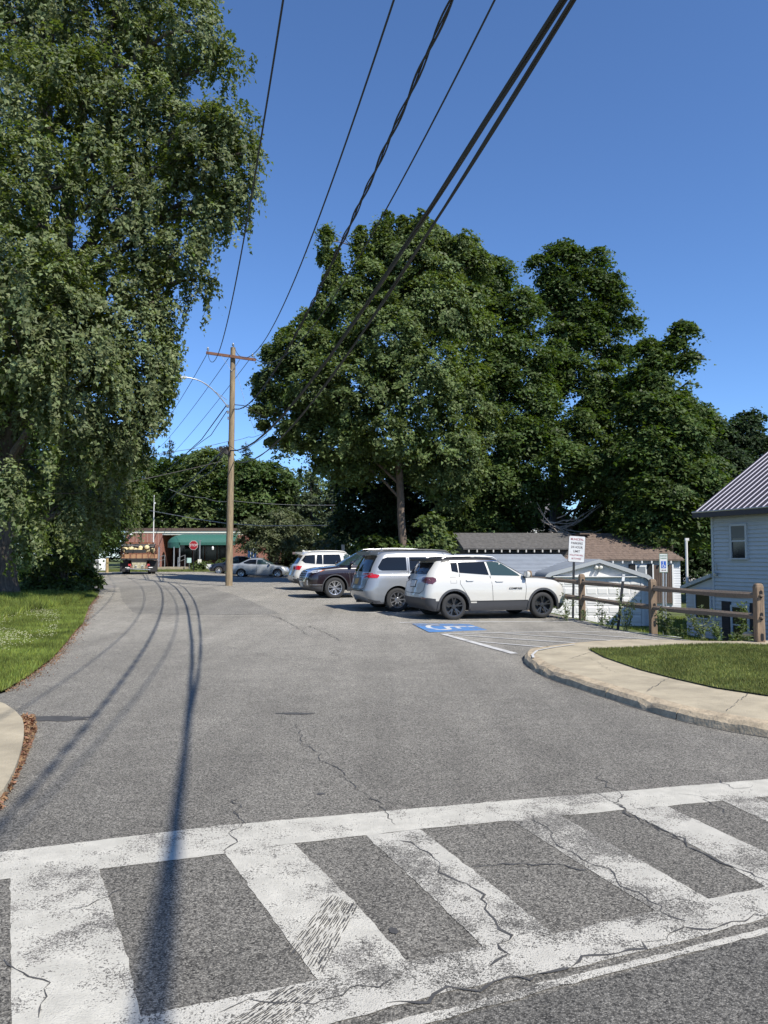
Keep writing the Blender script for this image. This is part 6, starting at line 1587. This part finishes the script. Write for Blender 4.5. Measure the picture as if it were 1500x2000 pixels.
# low metal roof between shed and garage
mo_ = Vector((at(1000, 1110, 33).x - 2.6, 33, -1.0)); ms = thing('lean_to', 'low shed with ribbed pale metal roof behind the white suv bonnet', 'shed', mo_)
m_metal = mat('ribbed_metal', (.20, .225, .26), .6, 0, noise=.1, nscale=2)
zA, zB = at(940, 1122, 33).z - mo_.z, at(1000, 1082.5, 36.4).z - mo_.z; wM = 5.5
MB().box(.1, wM - .1, .2, 3.4, -.3, zA - .1).build('wall', m_sidew, ms)
MB().hexa([(0, 0, zA - .05), (wM, 0, zA - .05), (wM, 3.4, zB - .05), (0, 3.4, zB - .05), (0, 0, zA), (wM, 0, zA), (wM, 3.4, zB), (0, 3.4, zB)]).build('roof', m_metal, ms)
for k in range(1, 15):
    t_ = k / 15; MB().tube([(0, 3.4 * t_, zA + (zB - zA) * t_ + .008), (wM, 3.4 * t_, zA + (zB - zA) * t_ + .008)], .028, 6).build('roof_rib', m_metal, ms)
# garage
g0x = at(1059, 1088, 31).x; g1x = at(1273.5, 1088, 31).x; gzb = -1.0; WG = g1x - g0x
gr = thing('garage', 'white single garage with curved metal roof edge and panelled door', 'garage', (g0x, 31, gzb))
def gxx(px): return at(px, 1088, 31).x - g0x
def gzz(py): return at(750, py, 31).z - gzb
pk = (gxx(1168.5), gzz(1092)); sL = (gxx(1059) + .02, gzz(1122)); sR = (gxx(1273), gzz(1131))
def arch(off):
    A = [(off, -.1), (off, gzz(1140))] + [(off + .35 * (1 - math.cos(a)), gzz(1140) + (gzz(1117) - off * .8 - gzz(1140)) * math.sin(a)) for a in np.linspace(.4, 1.5, 5)] + [(pk[0], pk[1] - off)]
    Bq = [(WG - off - .35 * (1 - math.cos(a)), gzz(1142) + (gzz(1121) - off * .8 - gzz(1142)) * math.sin(a)) for a in np.linspace(1.5, .4, 5)] + [(WG - off, gzz(1142)), (WG - off, -.1)]
    return A + Bq
o_, i_ = arch(0), arch(.15); n_ = len(o_)
mb = MB()
for ya, yb, outer in ((-.20, -.02, True),):
    mb.add([(p[0], ya, p[1]) for p in o_] + [(p[0], ya, p[1]) for p in i_], [(k, k + 1, n_ + k + 1, n_ + k) for k in range(n_ - 1)])
mb.build('roof_edge_trim', mat('edge_trim', (.36, .38, .39), .6, 0), gr)
mb = MB(); mb.add([(p[0], -.20, p[1] + .003) for p in o_] + [(p[0], 6, p[1] + .003) for p in o_], [(k, n_ + k, n_ + k + 1, k + 1) for k in range(n_ - 1)]); mb.add([(p[0], -.199, p[1]) for p in i_] + [(p[0], 6, p[1]) for p in i_], [(k, k + 1, n_ + k + 1, n_ + k) for k in range(n_ - 1)])
mb.build('roof', m_metal, gr, smooth=True)
face = arch(.155)
MB().prism_y(face, .0, .1).build('front_wall', mat('peeling_white_wall', (.64, .63, .60), .8, noise=.10, nscale=9, bump=.06, bscale=14), gr)
d0, d1, dz0, dz1 = gxx(1079), gxx(1250), 0.0, gzz(1127)
MB().box(d0 - .02, d1 + .02, -.17, -.004, dz1, dz1 + .035).build('door_head', m_white, gr)
MB().box(d0 - .12, d0 - .01, -.06, -.004, -.1, dz1 + .03).build('door_jamb', m_white, gr); MB().box(d1 + .01, d1 + .12, -.06, -.004, -.1, dz1 + .03).build('door_jamb', m_white, gr)
m_gdoor = mat('garage_door_white', (.68, .67, .64), .45, noise=.03)
gd = MB().box(d0, d1, -.03, -.003, -.1, dz1 - .005).build('garage_door', m_gdoor, gr)
rows, cols = 5, 8; rh = (dz1) / rows; cwid = (d1 - d0) / cols
pm = MB().add([(0, -.014, 0), (cwid * .78, -.014, 0), (cwid * .78, -.014, rh * .52), (0, -.014, rh * .52), (-.03, 0, -.03), (cwid * .78 + .03, 0, -.03), (cwid * .78 + .03, 0, rh * .52 + .03), (-.03, 0, rh * .52 + .03)], [(0, 1, 2, 3), (4, 5, 1, 0), (5, 6, 2, 1), (6, 7, 3, 2), (7, 4, 0, 3)]).mesh('door_panel', m_gdoor)
for r_ in range(rows):
    for c_ in range(cols): link('door_panel', pm, gd, (d0 + cwid * (c_ + .11), -.0305, rh * (r_ + .24)))
for r_ in range(1, rows): MB().box(d0, d1, -.0335, -.0302, rh * r_ - .008, rh * r_ + .008).build('section_joint', mat('joint_grey', (.35, .35, .35), .7), gd)
q = (gxx(1167), gzz(1107)); lf = MB().box(q[0] - .13, q[0] + .13, -.03, -.003, q[1] - .1, q[1] + .1).build('lamp_plate', m_white, gr)
for s_ in (-1, 1): MB().lathe([(0, -.1), (.06, -.08), (.075, .05), (0, .08)], 10, 'y', c=(q[0] + s_ * .09, -.14, q[1] - .02)).build('flood_lamp', m_trim, lf, smooth=True)
MB().tube([(q[0] + .02, -.06, q[1] - .1), (q[0] - .02, -.06, q[1] - .32)], .015, 5).build('lamp_cable', m_galv, lf)

# ------------------------------------------------------------------ white clapboard house on the right
HY = 27.0; hx = at(1392, 1088, HY).x; hzb = -1.15
UX = Vector((.36, -.93, 0)).normalized(); rzH = math.atan2(UX.y, UX.x)
ho = thing('house', 'white clapboard house with dark ribbed metal roof at the right edge', 'house', (hx, HY, hzb), rzH)
def hloc(px, py, yloc=0.0):
    """local x, z on the long wall (plane y = yloc)"""
    r = ray(px, py); nrm = Vector((-UX.y, UX.x, 0)); o = Vector((hx, HY, 0)) + nrm * yloc
    t = (o.x * nrm.x + o.y * nrm.y) / (r[0] * nrm.x + r[1] * nrm.y)
    P = Vector((r[0] * t, r[1] * t, EYE + r[2] * t)); return ((P - Vector((hx, HY, 0))).dot(UX), P.z - hzb)
eav = hloc(1392, 1002)[1]
HL = 12.0; HD = 7.0
MB().box(0, HL, .03, HD, -.3, eav).build('wall', m_sideh, ho)
mb = MB(); clap(mb, .06, HL, -.3, eav - .14, .03, .135, .045); tag(mb.build('siding', m_sideh, ho), kind='stuff')
MB().box(-.03, .055, -.025, .06, -.3, eav).build('corner_board', m_sideh, ho)
MB().box(.056, HL, -.012, .028, eav - .14, eav - .002).build('frieze_board', m_sideh, ho)
m_roofm = mat('dark_metal_roof', (.035, .032, .042), .62, 0, spec=.25)
pitch = .66; ov = .45; rdg = 3.6
def rzf(y): return eav + .02 + (y + ov) * pitch
MB().hexa([(-.42, -ov, rzf(-ov) - .03), (HL, -ov, rzf(-ov) - .03), (HL, rdg, rzf(rdg) - .03), (-.42, rdg, rzf(rdg) - .03), (-.42, -ov, rzf(-ov)), (HL, -ov, rzf(-ov)), (HL, rdg, rzf(rdg)), (-.42, rdg, rzf(rdg))]).build('roof', m_roofm, ho)
MB().hexa([(-.42, rdg + .005, rzf(rdg) - .03), (HL, rdg + .005, rzf(rdg) - .03), (HL, HD + ov, rzf(-ov) - .03), (-.42, HD + ov, rzf(-ov) - .03), (-.42, rdg + .005, rzf(rdg)), (HL, rdg + .005, rzf(rdg)), (HL, HD + ov, rzf(-ov)), (-.42, HD + ov, rzf(-ov))]).build('roof', m_roofm, ho)
MB().box(-.42, HL, -ov - .03, -ov - .003, eav - .16, rzf(-ov) - .005).build('fascia', mat('dark_fascia', (.045, .035, .038), .5), ho)
MB().box(-.42, HL, -ov, .0, eav - .14, eav - .10).build('soffit', mat('soffit_dark', (.06, .05, .05), .6), ho)
MB().tube([(-.42, -ov - .03, eav + .035), (HL, -ov - .03, eav + .035)], .03, 6).build('drip_edge', m_galv, ho)
m_ribm = mat('rib_painted_glint', (.42, .40, .46), .5, 0)  # pale colour stands in for white reflections on the dark roof's ribs
ribd = MB(); a_ = (0, -ov - .01, rzf(-ov) + .001); b_ = (0, rdg - .05, rzf(rdg - .05) + .001)
ribd.add([(-.015, a_[1], a_[2]), (.015, a_[1], a_[2]), (.008, a_[1], a_[2] + .03), (-.008, a_[1], a_[2] + .03), (-.015, b_[1], b_[2]), (.015, b_[1], b_[2]), (.008, b_[1], b_[2] + .03), (-.008, b_[1], b_[2] + .03)], [(0, 1, 2, 3), (4, 7, 6, 5), (1, 5, 6, 2), (2, 6, 7, 3), (3, 7, 4, 0)])
ribm = ribd.mesh('roof_rib', m_ribm)
for k in range(26): link('roof_rib', ribm, ho, (-.28 + k * .26, 0, 0))
MB().prism_x([(.04, eav), (HD, eav), (rdg, rzf(rdg) - .1)], 0, .1).build('gable', m_sideh, ho)
def window(px0, px1, py0, py1, glassm, shade=True, name='window'):
    x0, z1 = hloc(px0, py0); x1, z0 = hloc(px1, py1)
    w = MB(); f = .07
    w.box(x0, x0 + f, -.075, .02, z0, z1).box(x1 - f, x1, -.075, .02, z0, z1).box(x0 + f, x1 - f, -.075, .02, z1 - f, z1).box(x0 - .03, x1 + .03, -.10, .02, z0 - .05, z0 + .0).box(x0 + f, x1 - f, -.058, .02, (z0 + z1) / 2 - .025, (z0 + z1) / 2 + .025)
    wn = w.build('window', m_sideh, ho)
    MB().box(x0 + f, x1 - f, -.030, -.020, z0, (z0 + z1) / 2 - .026).build('pane', glassm, wn); MB().box(x0 + f, x1 - f, -.044, -.036, (z0 + z1) / 2 + .026, z1 - f).build('pane', glassm, wn)
    if shade: MB().box(x0 + f, x1 - f, -.054, -.048, z0 + (z1 - z0) * .58, z1 - f).build('blind', mat('blind_fabric', (.17, .165, .15), .8), wn)
    return x0, x1, z0, z1
window(1427, 1462, 1024, 1090, m_dkglass)
x0, x1, z0, z1 = window(1429, 1467, 1181, 1262, m_dkglass, False)
m_shut = mat('shutter_navy', (.010, .010, .016), .6)
sa, sb = hloc(1411, 1180)[0], hloc(1428, 1180)[0]
for (a, b) in ((sa, sb - .01), (x1 + .03, x1 + .03 + (sb - sa))):
    shm = MB().box(a, b, -.045, -.0, z0 - .1, z1 + .1).build('shutter', m_shut, ho)
    mb = MB()
    for k in range(18): zz = z0 + (z1 - z0) * k / 18; mb.add([(a + .05, -.058, zz), (b - .05, -.058, zz), (b - .05, -.046, zz + .05), (a + .05, -.046, zz + .05)], [(0, 1, 2, 3)])
    tag(mb.build('louvres', m_shut, shm), kind='stuff')
q = hloc(1401, 1120); mb = MB().lathe([(0, -.1), (.05, -.09), (.07, 0), (.04, .05), (0, .06)], 8, c=(q[0], -.08, q[1])).tube([(q[0], -.02, q[1] + .1), (q[0] + .03, -.06, q[1] + .35), (q[0] - .06, -.06, q[1] + .3)], .012, 5)
mb.build('outdoor_lamp', m_galv, ho)
mb = MB().tube([(.1, -.03, 1.0), (.12, -.1, .82), (.35, -.08, .80), (.42, -.03, .95)], .015, 5); mb.build('loose_cable', m_black, ho)
# lean-to at the far end
zl1 = at(1392, 1123, HY).z - hzb; zl0 = at(1337, 1146, HY + 1.2).z - hzb
MB().prism_y([(-1.35, -.3), (-.04, -.3), (-.04, zl1 - .1), (-1.35, zl0 - .08)], .05, 4.0).build('extension_wall', m_sideh, ho)
mb = MB(); clap(mb, -1.35, -.04, -.3, zl0 - .12, .05, .135, .045); tag(mb.build('siding', m_sideh, ho), kind='stuff')
MB().hexa([(-1.5, -.12, zl0 - .10), (-.035, -.12, zl1 - .08), (-.035, 4.1, zl1 - .08), (-1.5, 4.1, zl0 - .10), (-1.5, -.12, zl0 + .02), (-.035, -.12, zl1 + .04), (-.035, 4.1, zl1 + .04), (-1.5, 4.1, zl0 + .02)]).build('extension_roof', mat('extension_trim', (.45, .45, .44), .6), ho)
zw0, zw1 = at(1375, 1206, HY + .6).z - hzb, at(1375, 1150, HY + .6).z - hzb
wn = MB().box(-.90, -.84, -.045, .045, zw0, zw1).box(-.16, -.10, -.045, .045, zw0, zw1).box(-.84, -.16, -.045, .045, zw1 - .05, zw1).box(-.92, -.08, -.06, .045, zw0 - .05, zw0).build('window', m_sideh, ho)
MB().box(-.84, -.16, -.012, .03, zw0, zw1 - .05).build('pane', m_dkglass, wn)

# white vent pipe behind the fence
p = at(1341, 1088, 32); o = thing('vent_pipe', 'tall thin white pipe standing between shed and house', 'pipe', (p.x, 32, Tz(p.x, 32)))
MB().tube([(0, 0, 0), (0, 0, at(1341, 1054, 32).z - Tz(p.x, 32))], .055, 8).build('pipe', m_white, o, smooth=True); MB().box(-.05, .10, -.05, .05, at(1341, 1056, 32).z - Tz(p.x, 32), at(1341, 1051, 32).z - Tz(p.x, 32)).build('cap', m_white, o)

# ------------------------------------------------------------------ split rail fence
def gv(px, py): g = G(px, py); return Vector((g[0], g[1], Tz(*g)))
FP = [Vector((5.36, 20.9, 0)), gv(1276, 1236), gv(1484, 1266)]
for p_ in FP: p_.z = Tz(p_.x, p_.y)
d_ = (FP[0] - FP[1]); FP = [FP[0] + d_ * .98, FP[0]] + FP[1:]
FP[0].z = Tz(FP[0].x, FP[0].y)
ft = [None, 1121, 1131, 1139.5]
fence = thing('split_rail_fence', 'weathered split rail fence with brown posts along the edge of the parking lot', 'fence', FP[1])
O_ = FP[1]
tops = []
for i, p_ in enumerate(FP):
    h_ = 1.22 if ft[i] is None else at(750, ft[i], p_.y).z - p_.z
    w_ = .078; l_ = p_ - O_; rr = random.Random(i)
    lean = Vector((rr.uniform(-.01, .01), 0, 0))
    mb = MB(); sec = [(-w_, -w_ * .8), (-w_ * .8, -w_), (w_ * .8, -w_), (w_, -w_ * .8), (w_, w_ * .8), (w_ * .8, w_), (-w_ * .8, w_), (-w_, w_ * .8)]
    lev = [(-.25, 1), (h_ * .3, 1), (h_ * .6, .98), (h_ - .07, .97), (h_ - .02, .82), (h_, .5)]
    for z, s_ in lev: mb.v += [(l_.x + a * s_ + rr.uniform(-.003, .003), l_.y + b * s_, l_.z + z) for a, b in sec]
    mb.f += [(8 * k + j, 8 * k + (j + 1) % 8, 8 * k + 8 + (j + 1) % 8, 8 * k + 8 + j) for k in range(len(lev) - 1) for j in range(8)] + [tuple(8 * (len(lev) - 1) + j for j in range(8))]
    po = mb.build('post', m_post, fence)
    for zz in (h_ * .86 - .0, h_ * .52, h_ * .20):
        MB().prism_y([(l_.x + .012 + a * .032 * .9, l_.z + zz - .03 + b) for a, b in [(-1, -.05), (-.4, -.07), (.4, -.07), (1, -.05), (1, .05), (.4, .07), (-.4, .07), (-1, .05)]], l_.y - w_ - .004, l_.y - w_ + .02).build('mortise', m_dark, po)
    tops.append(h_)
def rail(a, b, seed):
    rr = random.Random(seed); mb = MB(); n = 12; d = b - a; side_ = Vector((d.y, -d.x, 0)).normalized()
    ph = rr.uniform(0, 6)
    for k in range(n + 1):
        t = k / n; p = a.lerp(b, t) + Vector((0, 0, .012 * math.sin(t * 5 + ph))); e = min(1, min(t, 1 - t) * 9 + .35)
        ww, hh = .055 * (.6 + .4 * e), .062 * e * (1 + .12 * math.sin(t * 9 + ph))
        for (u, v) in [(-.6, -1), (.8, -.9), (1, .3), (.1, 1), (-1, .5)]: mb.v.append(tuple(p + side_ * u * ww + Vector((0, 0, v * hh))))
    mb.f += [(5 * k + j, 5 * k + (j + 1) % 5, 5 * k + 5 + (j + 1) % 5, 5 * k + 5 + j) for k in range(n) for j in range(5)] + [tuple(range(5)), tuple(5 * n + 4 - j for j in range(5))]
    mb.build('rail', m_rail, fence)
for i in range(len(FP) - 1):
    for j, fz in enumerate((.84, .50)):
        a = FP[i] - O_ + Vector((0, 0, tops[i] * fz - .03)); b = FP[i + 1] - O_ + Vector((0, 0, tops[i + 1] * fz - .03))
        dd = (b - a).normalized() * .13; rail(a - dd * (1 if j else .8), b + dd, i * 2 + j)

# municipal parking sign
sp = gv(1119, 1205); sp = Vector((at(1117, 1088, 21.9).x, 21.9, Tz(5.45, 21.9)))
sg = thing('parking_sign', 'white municipal parking sign with red lettering on a leaning black post', 'sign', sp, R(6))
top_ = at(1128, 1048, 21.9) - sp; bot_ = Vector((at(1116.5, 1100, 21.9).x - sp.x, 0, 0))
ln_ = top_.x / top_.z
MB().hexa([(-.028, -.02, -.2), (.028, -.02, -.2), (.028, .02, -.2), (-.028, .02, -.2), (top_.x - .1 - .028, -.02, 2.0), (top_.x - .1 + .028, -.02, 2.0), (top_.x - .1 + .028, .02, 2.0), (top_.x - .1 - .028, .02, 2.0)]).build('post', m_black, sg)
ctr = at(1126, 1072.5, 21.9) - sp; ang = -.065
def sgn(u, v): return (ctr.x + u * math.cos(ang) - v * math.sin(ang), ctr.z + u * math.sin(ang) + v * math.cos(ang))
def rrect(w, h, c=.03): return [(-w + c, -h), (w - c, -h), (w - c * .3, -h + c * .3), (w, -h + c), (w, h - c), (w - c * .3, h - c * .3), (w - c, h), (-w + c, h), (-w + c * .3, h - c * .3), (-w, h - c), (-w, -h + c), (-w + c * .3, -h + c * .3)]
m_signw = mat('sign_white', (.55, .55, .54), .5, noise=.1); m_sred = mat('sign_letter_red', (.26, .03, .05), .6); m_sblk = mat('sign_letter_black', (.05, .03, .04), .6)
MB().prism_y([sgn(*p) for p in rrect(.245, .375)], -.026, -.022).build('border', m_sblk, sg)
MB().prism_y([sgn(*p) for p in rrect(.235, .365)], -.030, -.0265).build('panel', m_signw, sg)
for k, (tx_, sz, mm, sx2) in enumerate([('MUNICIPAL', .085, m_sred, .88), ('PARKING', .09, m_sblk, .92), ('24 HOUR', .09, m_sblk, .92), ('LIMIT', .09, m_sblk, .95), ('VIOLATORS WILL', .062, m_sred, .82), ('BE TOWED', .062, m_sred, .9)]):
    v = [.275, .165, .05, -.065, -.175, -.275][k]; c_ = sgn(0, v)
    text('lettering', tx_, sz, mm, sg, (c_[0], -.0315, c_[1]), (math.pi / 2, -ang, 0), .001, sx2)

# accessible parking sign
ap = at(1293, 1088, 26); zg = Tz(ap.x, 26); s3 = thing('accessible_parking_sign', 'white sign with blue wheelchair symbol on two thin metal posts', 'sign', (ap.x, 26, zg), R(4))
zt3 = at(1295, 1081.5, 26).z - zg; zb3 = at(1295, 1118, 26).z - zg; hw = .145
MB().hexa([(-.03, -.02, -.1), (.02, -.02, -.1), (.02, .02, -.1), (-.03, .02, -.1), (.01, -.02, zt3), (.06, -.02, zt3), (.06, .02, zt3), (.01, .02, zt3)]).build('post', m_galv, s3)
MB().hexa([(.05, .0, -.1), (.09, .0, -.1), (.09, .03, -.1), (.05, .03, -.1), (.13, .0, zt3 - .35), (.16, .0, zt3 - .35), (.16, .03, zt3 - .35), (.13, .03, zt3 - .35)]).build('post', m_galv, s3)
c3 = .035; zm = (zt3 + zb3) / 2
MB().prism_y([(c3 - hw, zb3), (c3 + hw, zb3), (c3 + hw, zt3), (c3 - hw, zt3)], -.028, -.022).build('border', mat('sign_green', (.03, .16, .08), .5), s3)
MB().prism_y([(c3 - hw + .012, zb3 + .012), (c3 + hw - .012, zb3 + .012), (c3 + hw - .012, zt3 - .012), (c3 - hw + .012, zt3 - .012)], -.031, -.0285).build('panel', m_signw, s3)
text('lettering', 'RESERVED', .058, MATS['sign_green'], s3, (c3, -.033, zt3 - .075), (math.pi / 2, 0, 0), .001, .9)
text('lettering', 'PARKING', .058, MATS['sign_green'], s3, (c3, -.033, zt3 - .155), (math.pi / 2, 0, 0), .001, .9)
m_sblue = mat('sign_blue', (.015, .09, .40), .5)
MB().box(c3 - .085, c3 + .085, -.0335, -.0315, zb3 + .14, zb3 + .38).build('blue_panel', m_sblue, s3)
def flat(pts, w): return [(p[0], p[1]) for p in strip_poly(pts, w)]
zc3 = zb3 + .23
sy = MB().prism_y(flat([(c3 + .05 * math.cos(a) - .005, zc3 - .01 + .05 * math.sin(a)) for a in np.linspace(2.0, 6.1, 12)], .014), -.0365, -.0340)
sy.prism_y(flat([(c3 - .01, zc3 + .09), (c3 - .01, zc3 + .015), (c3 + .035, zc3 + .01), (c3 + .055, zc3 - .05)], .016), -.0362, -.0339)
sy.prism_y([(c3 - .012 + .018 * math.cos(a), zc3 + .118 + .018 * math.sin(a)) for a in np.linspace(0, 6.28, 11)[:-1]], -.0362, -.0339)
sy.build('wheelchair_symbol', m_white, s3)
MB().prism_y([(c3 - .08, zb3 + .075), (c3 - .05, zb3 + .045), (c3 - .05, zb3 + .065), (c3 + .05, zb3 + .065), (c3 + .05, zb3 + .045), (c3 + .08, zb3 + .075), (c3 + .05, zb3 + .105), (c3 + .05, zb3 + .085), (c3 - .05, zb3 + .085), (c3 - .05, zb3 + .105)], -.0335, -.0315).build('double_arrow', m_sblk, s3)

# leaning black delineator post
dp = Vector((5.72, 18.6, Tz(5.72, 18.6))); tp_ = at(1218, 1122, 18.6) - dp; bp_ = at(1206.5, 1222, 18.6); dp.x = bp_.x; tp_.x = at(1218, 1122, 18.6).x - dp.x
o = thing('delineator_post', 'short leaning black post with a white tip behind the lower rail', 'post', dp)
k = tp_.z; x_ = tp_.x
def lean_box(za, zb_, w): return MB().hexa([(x_ * za / k - w, -.015, za), (x_ * za / k + w, -.015, za), (x_ * za / k + w, .015, za), (x_ * za / k - w, .015, za), (x_ * zb_ / k - w, -.015, zb_), (x_ * zb_ / k + w, -.015, zb_), (x_ * zb_ / k + w, .015, zb_), (x_ * zb_ / k - w, .015, zb_)])
lean_box(-.15, k - .165, .03).build('post', m_black, o); lean_box(k - .16, k, .032).build('white_tip', m_white, o); lean_box(k - .045, k - .03, .034).build('band', m_black, o)

# ------------------------------------------------------------------ weeds along the edge of the lot
def weed(label, px, py, Y, h, w, n, seed, m=lf_weed, leaf=.075, upright=False):
    p = at(px, py, Y); z0 = Tz(p.x, p.y); rr = random.Random(seed); base = Vector((p.x, p.y, z0 - .02)); t = thing('weed_plant', label, 'weed', base, 0, 'weeds along the fence')
    mb = MB(); C = []; N = []
    for k in range(rr.randint(5, 9) if not upright else 4):
        a = rr.uniform(0, 6.28); s_ = rr.uniform(.25, 1) * (1 if not upright else .35); tip = Vector((math.cos(a) * w * s_, math.sin(a) * w * s_, h * rr.uniform(.55, 1.05)))
        P = limb_pts((rr.uniform(-.05, .05), rr.uniform(-.05, .05), 0), tip, rr, .06, 6); mb.tube(P, [.008 * (1 - .6 * i / 6) for i in range(7)], 4)
        for i in range(int(n / 6)):
            q = P[0].lerp(P[-1], 0); j = rr.uniform(.8, 6); i0 = int(j); q = P[i0].lerp(P[min(6, i0 + 1)], j - i0)
            C.append(q + Vector((rr.gauss(0, .05), rr.gauss(0, .05), rr.gauss(0, .03)))); N.append((rr.gauss(0, .5), rr.gauss(0, .5), .8))
    mb.build('stems', mat('weed_stem', (.12, .14, .06), .8), t)
    tag(np_mesh('leaves', leaves_at(np.array([tuple(c) for c in C]), leaf, .45, np.array(N), .35), 4, m, t), kind='stuff')
weed('airy weed in front of the nose of the white compact suv', 1104, 1200, 20.6, .75, .42, 150, 1)
weed('weed at the foot of the first fence post', 1140, 1205, 20.7, .45, .16, 70, 2)
weed('leafy weed left of the leaning black post', 1173, 1215, 19.6, .60, .20, 110, 3)
weed('low weed at the foot of the leaning black post', 1193, 1222, 18.9, .38, .25, 120, 4, lf_bush)
weed('tall weed with seed heads just right of the leaning black post', 1222, 1225, 18.4, 1.0, .28, 170, 5)
weed('dense dark weed between the second fence post and the green strip', 1300, 1238, 17.4, .62, .36, 260, 6)
weed('low weed in the dip right of the second fence post', 1333, 1244, 17.0, .28, .25, 110, 7, lf_bush)
weed('bushy weed below the extension window', 1374, 1250, 16.8, .72, .36, 300, 8)
weed('low sprawling weed below the shutter', 1403, 1254, 16.0, .42, .25, 160, 9, lf_bush)
weed('climbing vine column in front of the lower house window', 1451, 1258, 15.4, .85, .22, 330, 10, lf_bush, .07, True)
weed('low weed at the foot of the last fence post', 1465, 1262, 15.0, .25, .25, 110, 11)
weed('small weed beside the thickest fence post base', 1436, 1260, 15.2, .22, .3, 110, 12, lf_bush)
# small stone by the last post
o = MB().lathe([(0, 0), (.09, .0), (.10, .03), (.07, .06), (0, .07)], 9).build('field_stone', m_conc, None, smooth=False, loc=(gv(1462, 1264).x, gv(1462, 1264).y, lawn_h(gv(1462, 1264).x, gv(1462, 1264).y)))
tag(o, 'small pale stone at the foot of the last fence post', 'stone')
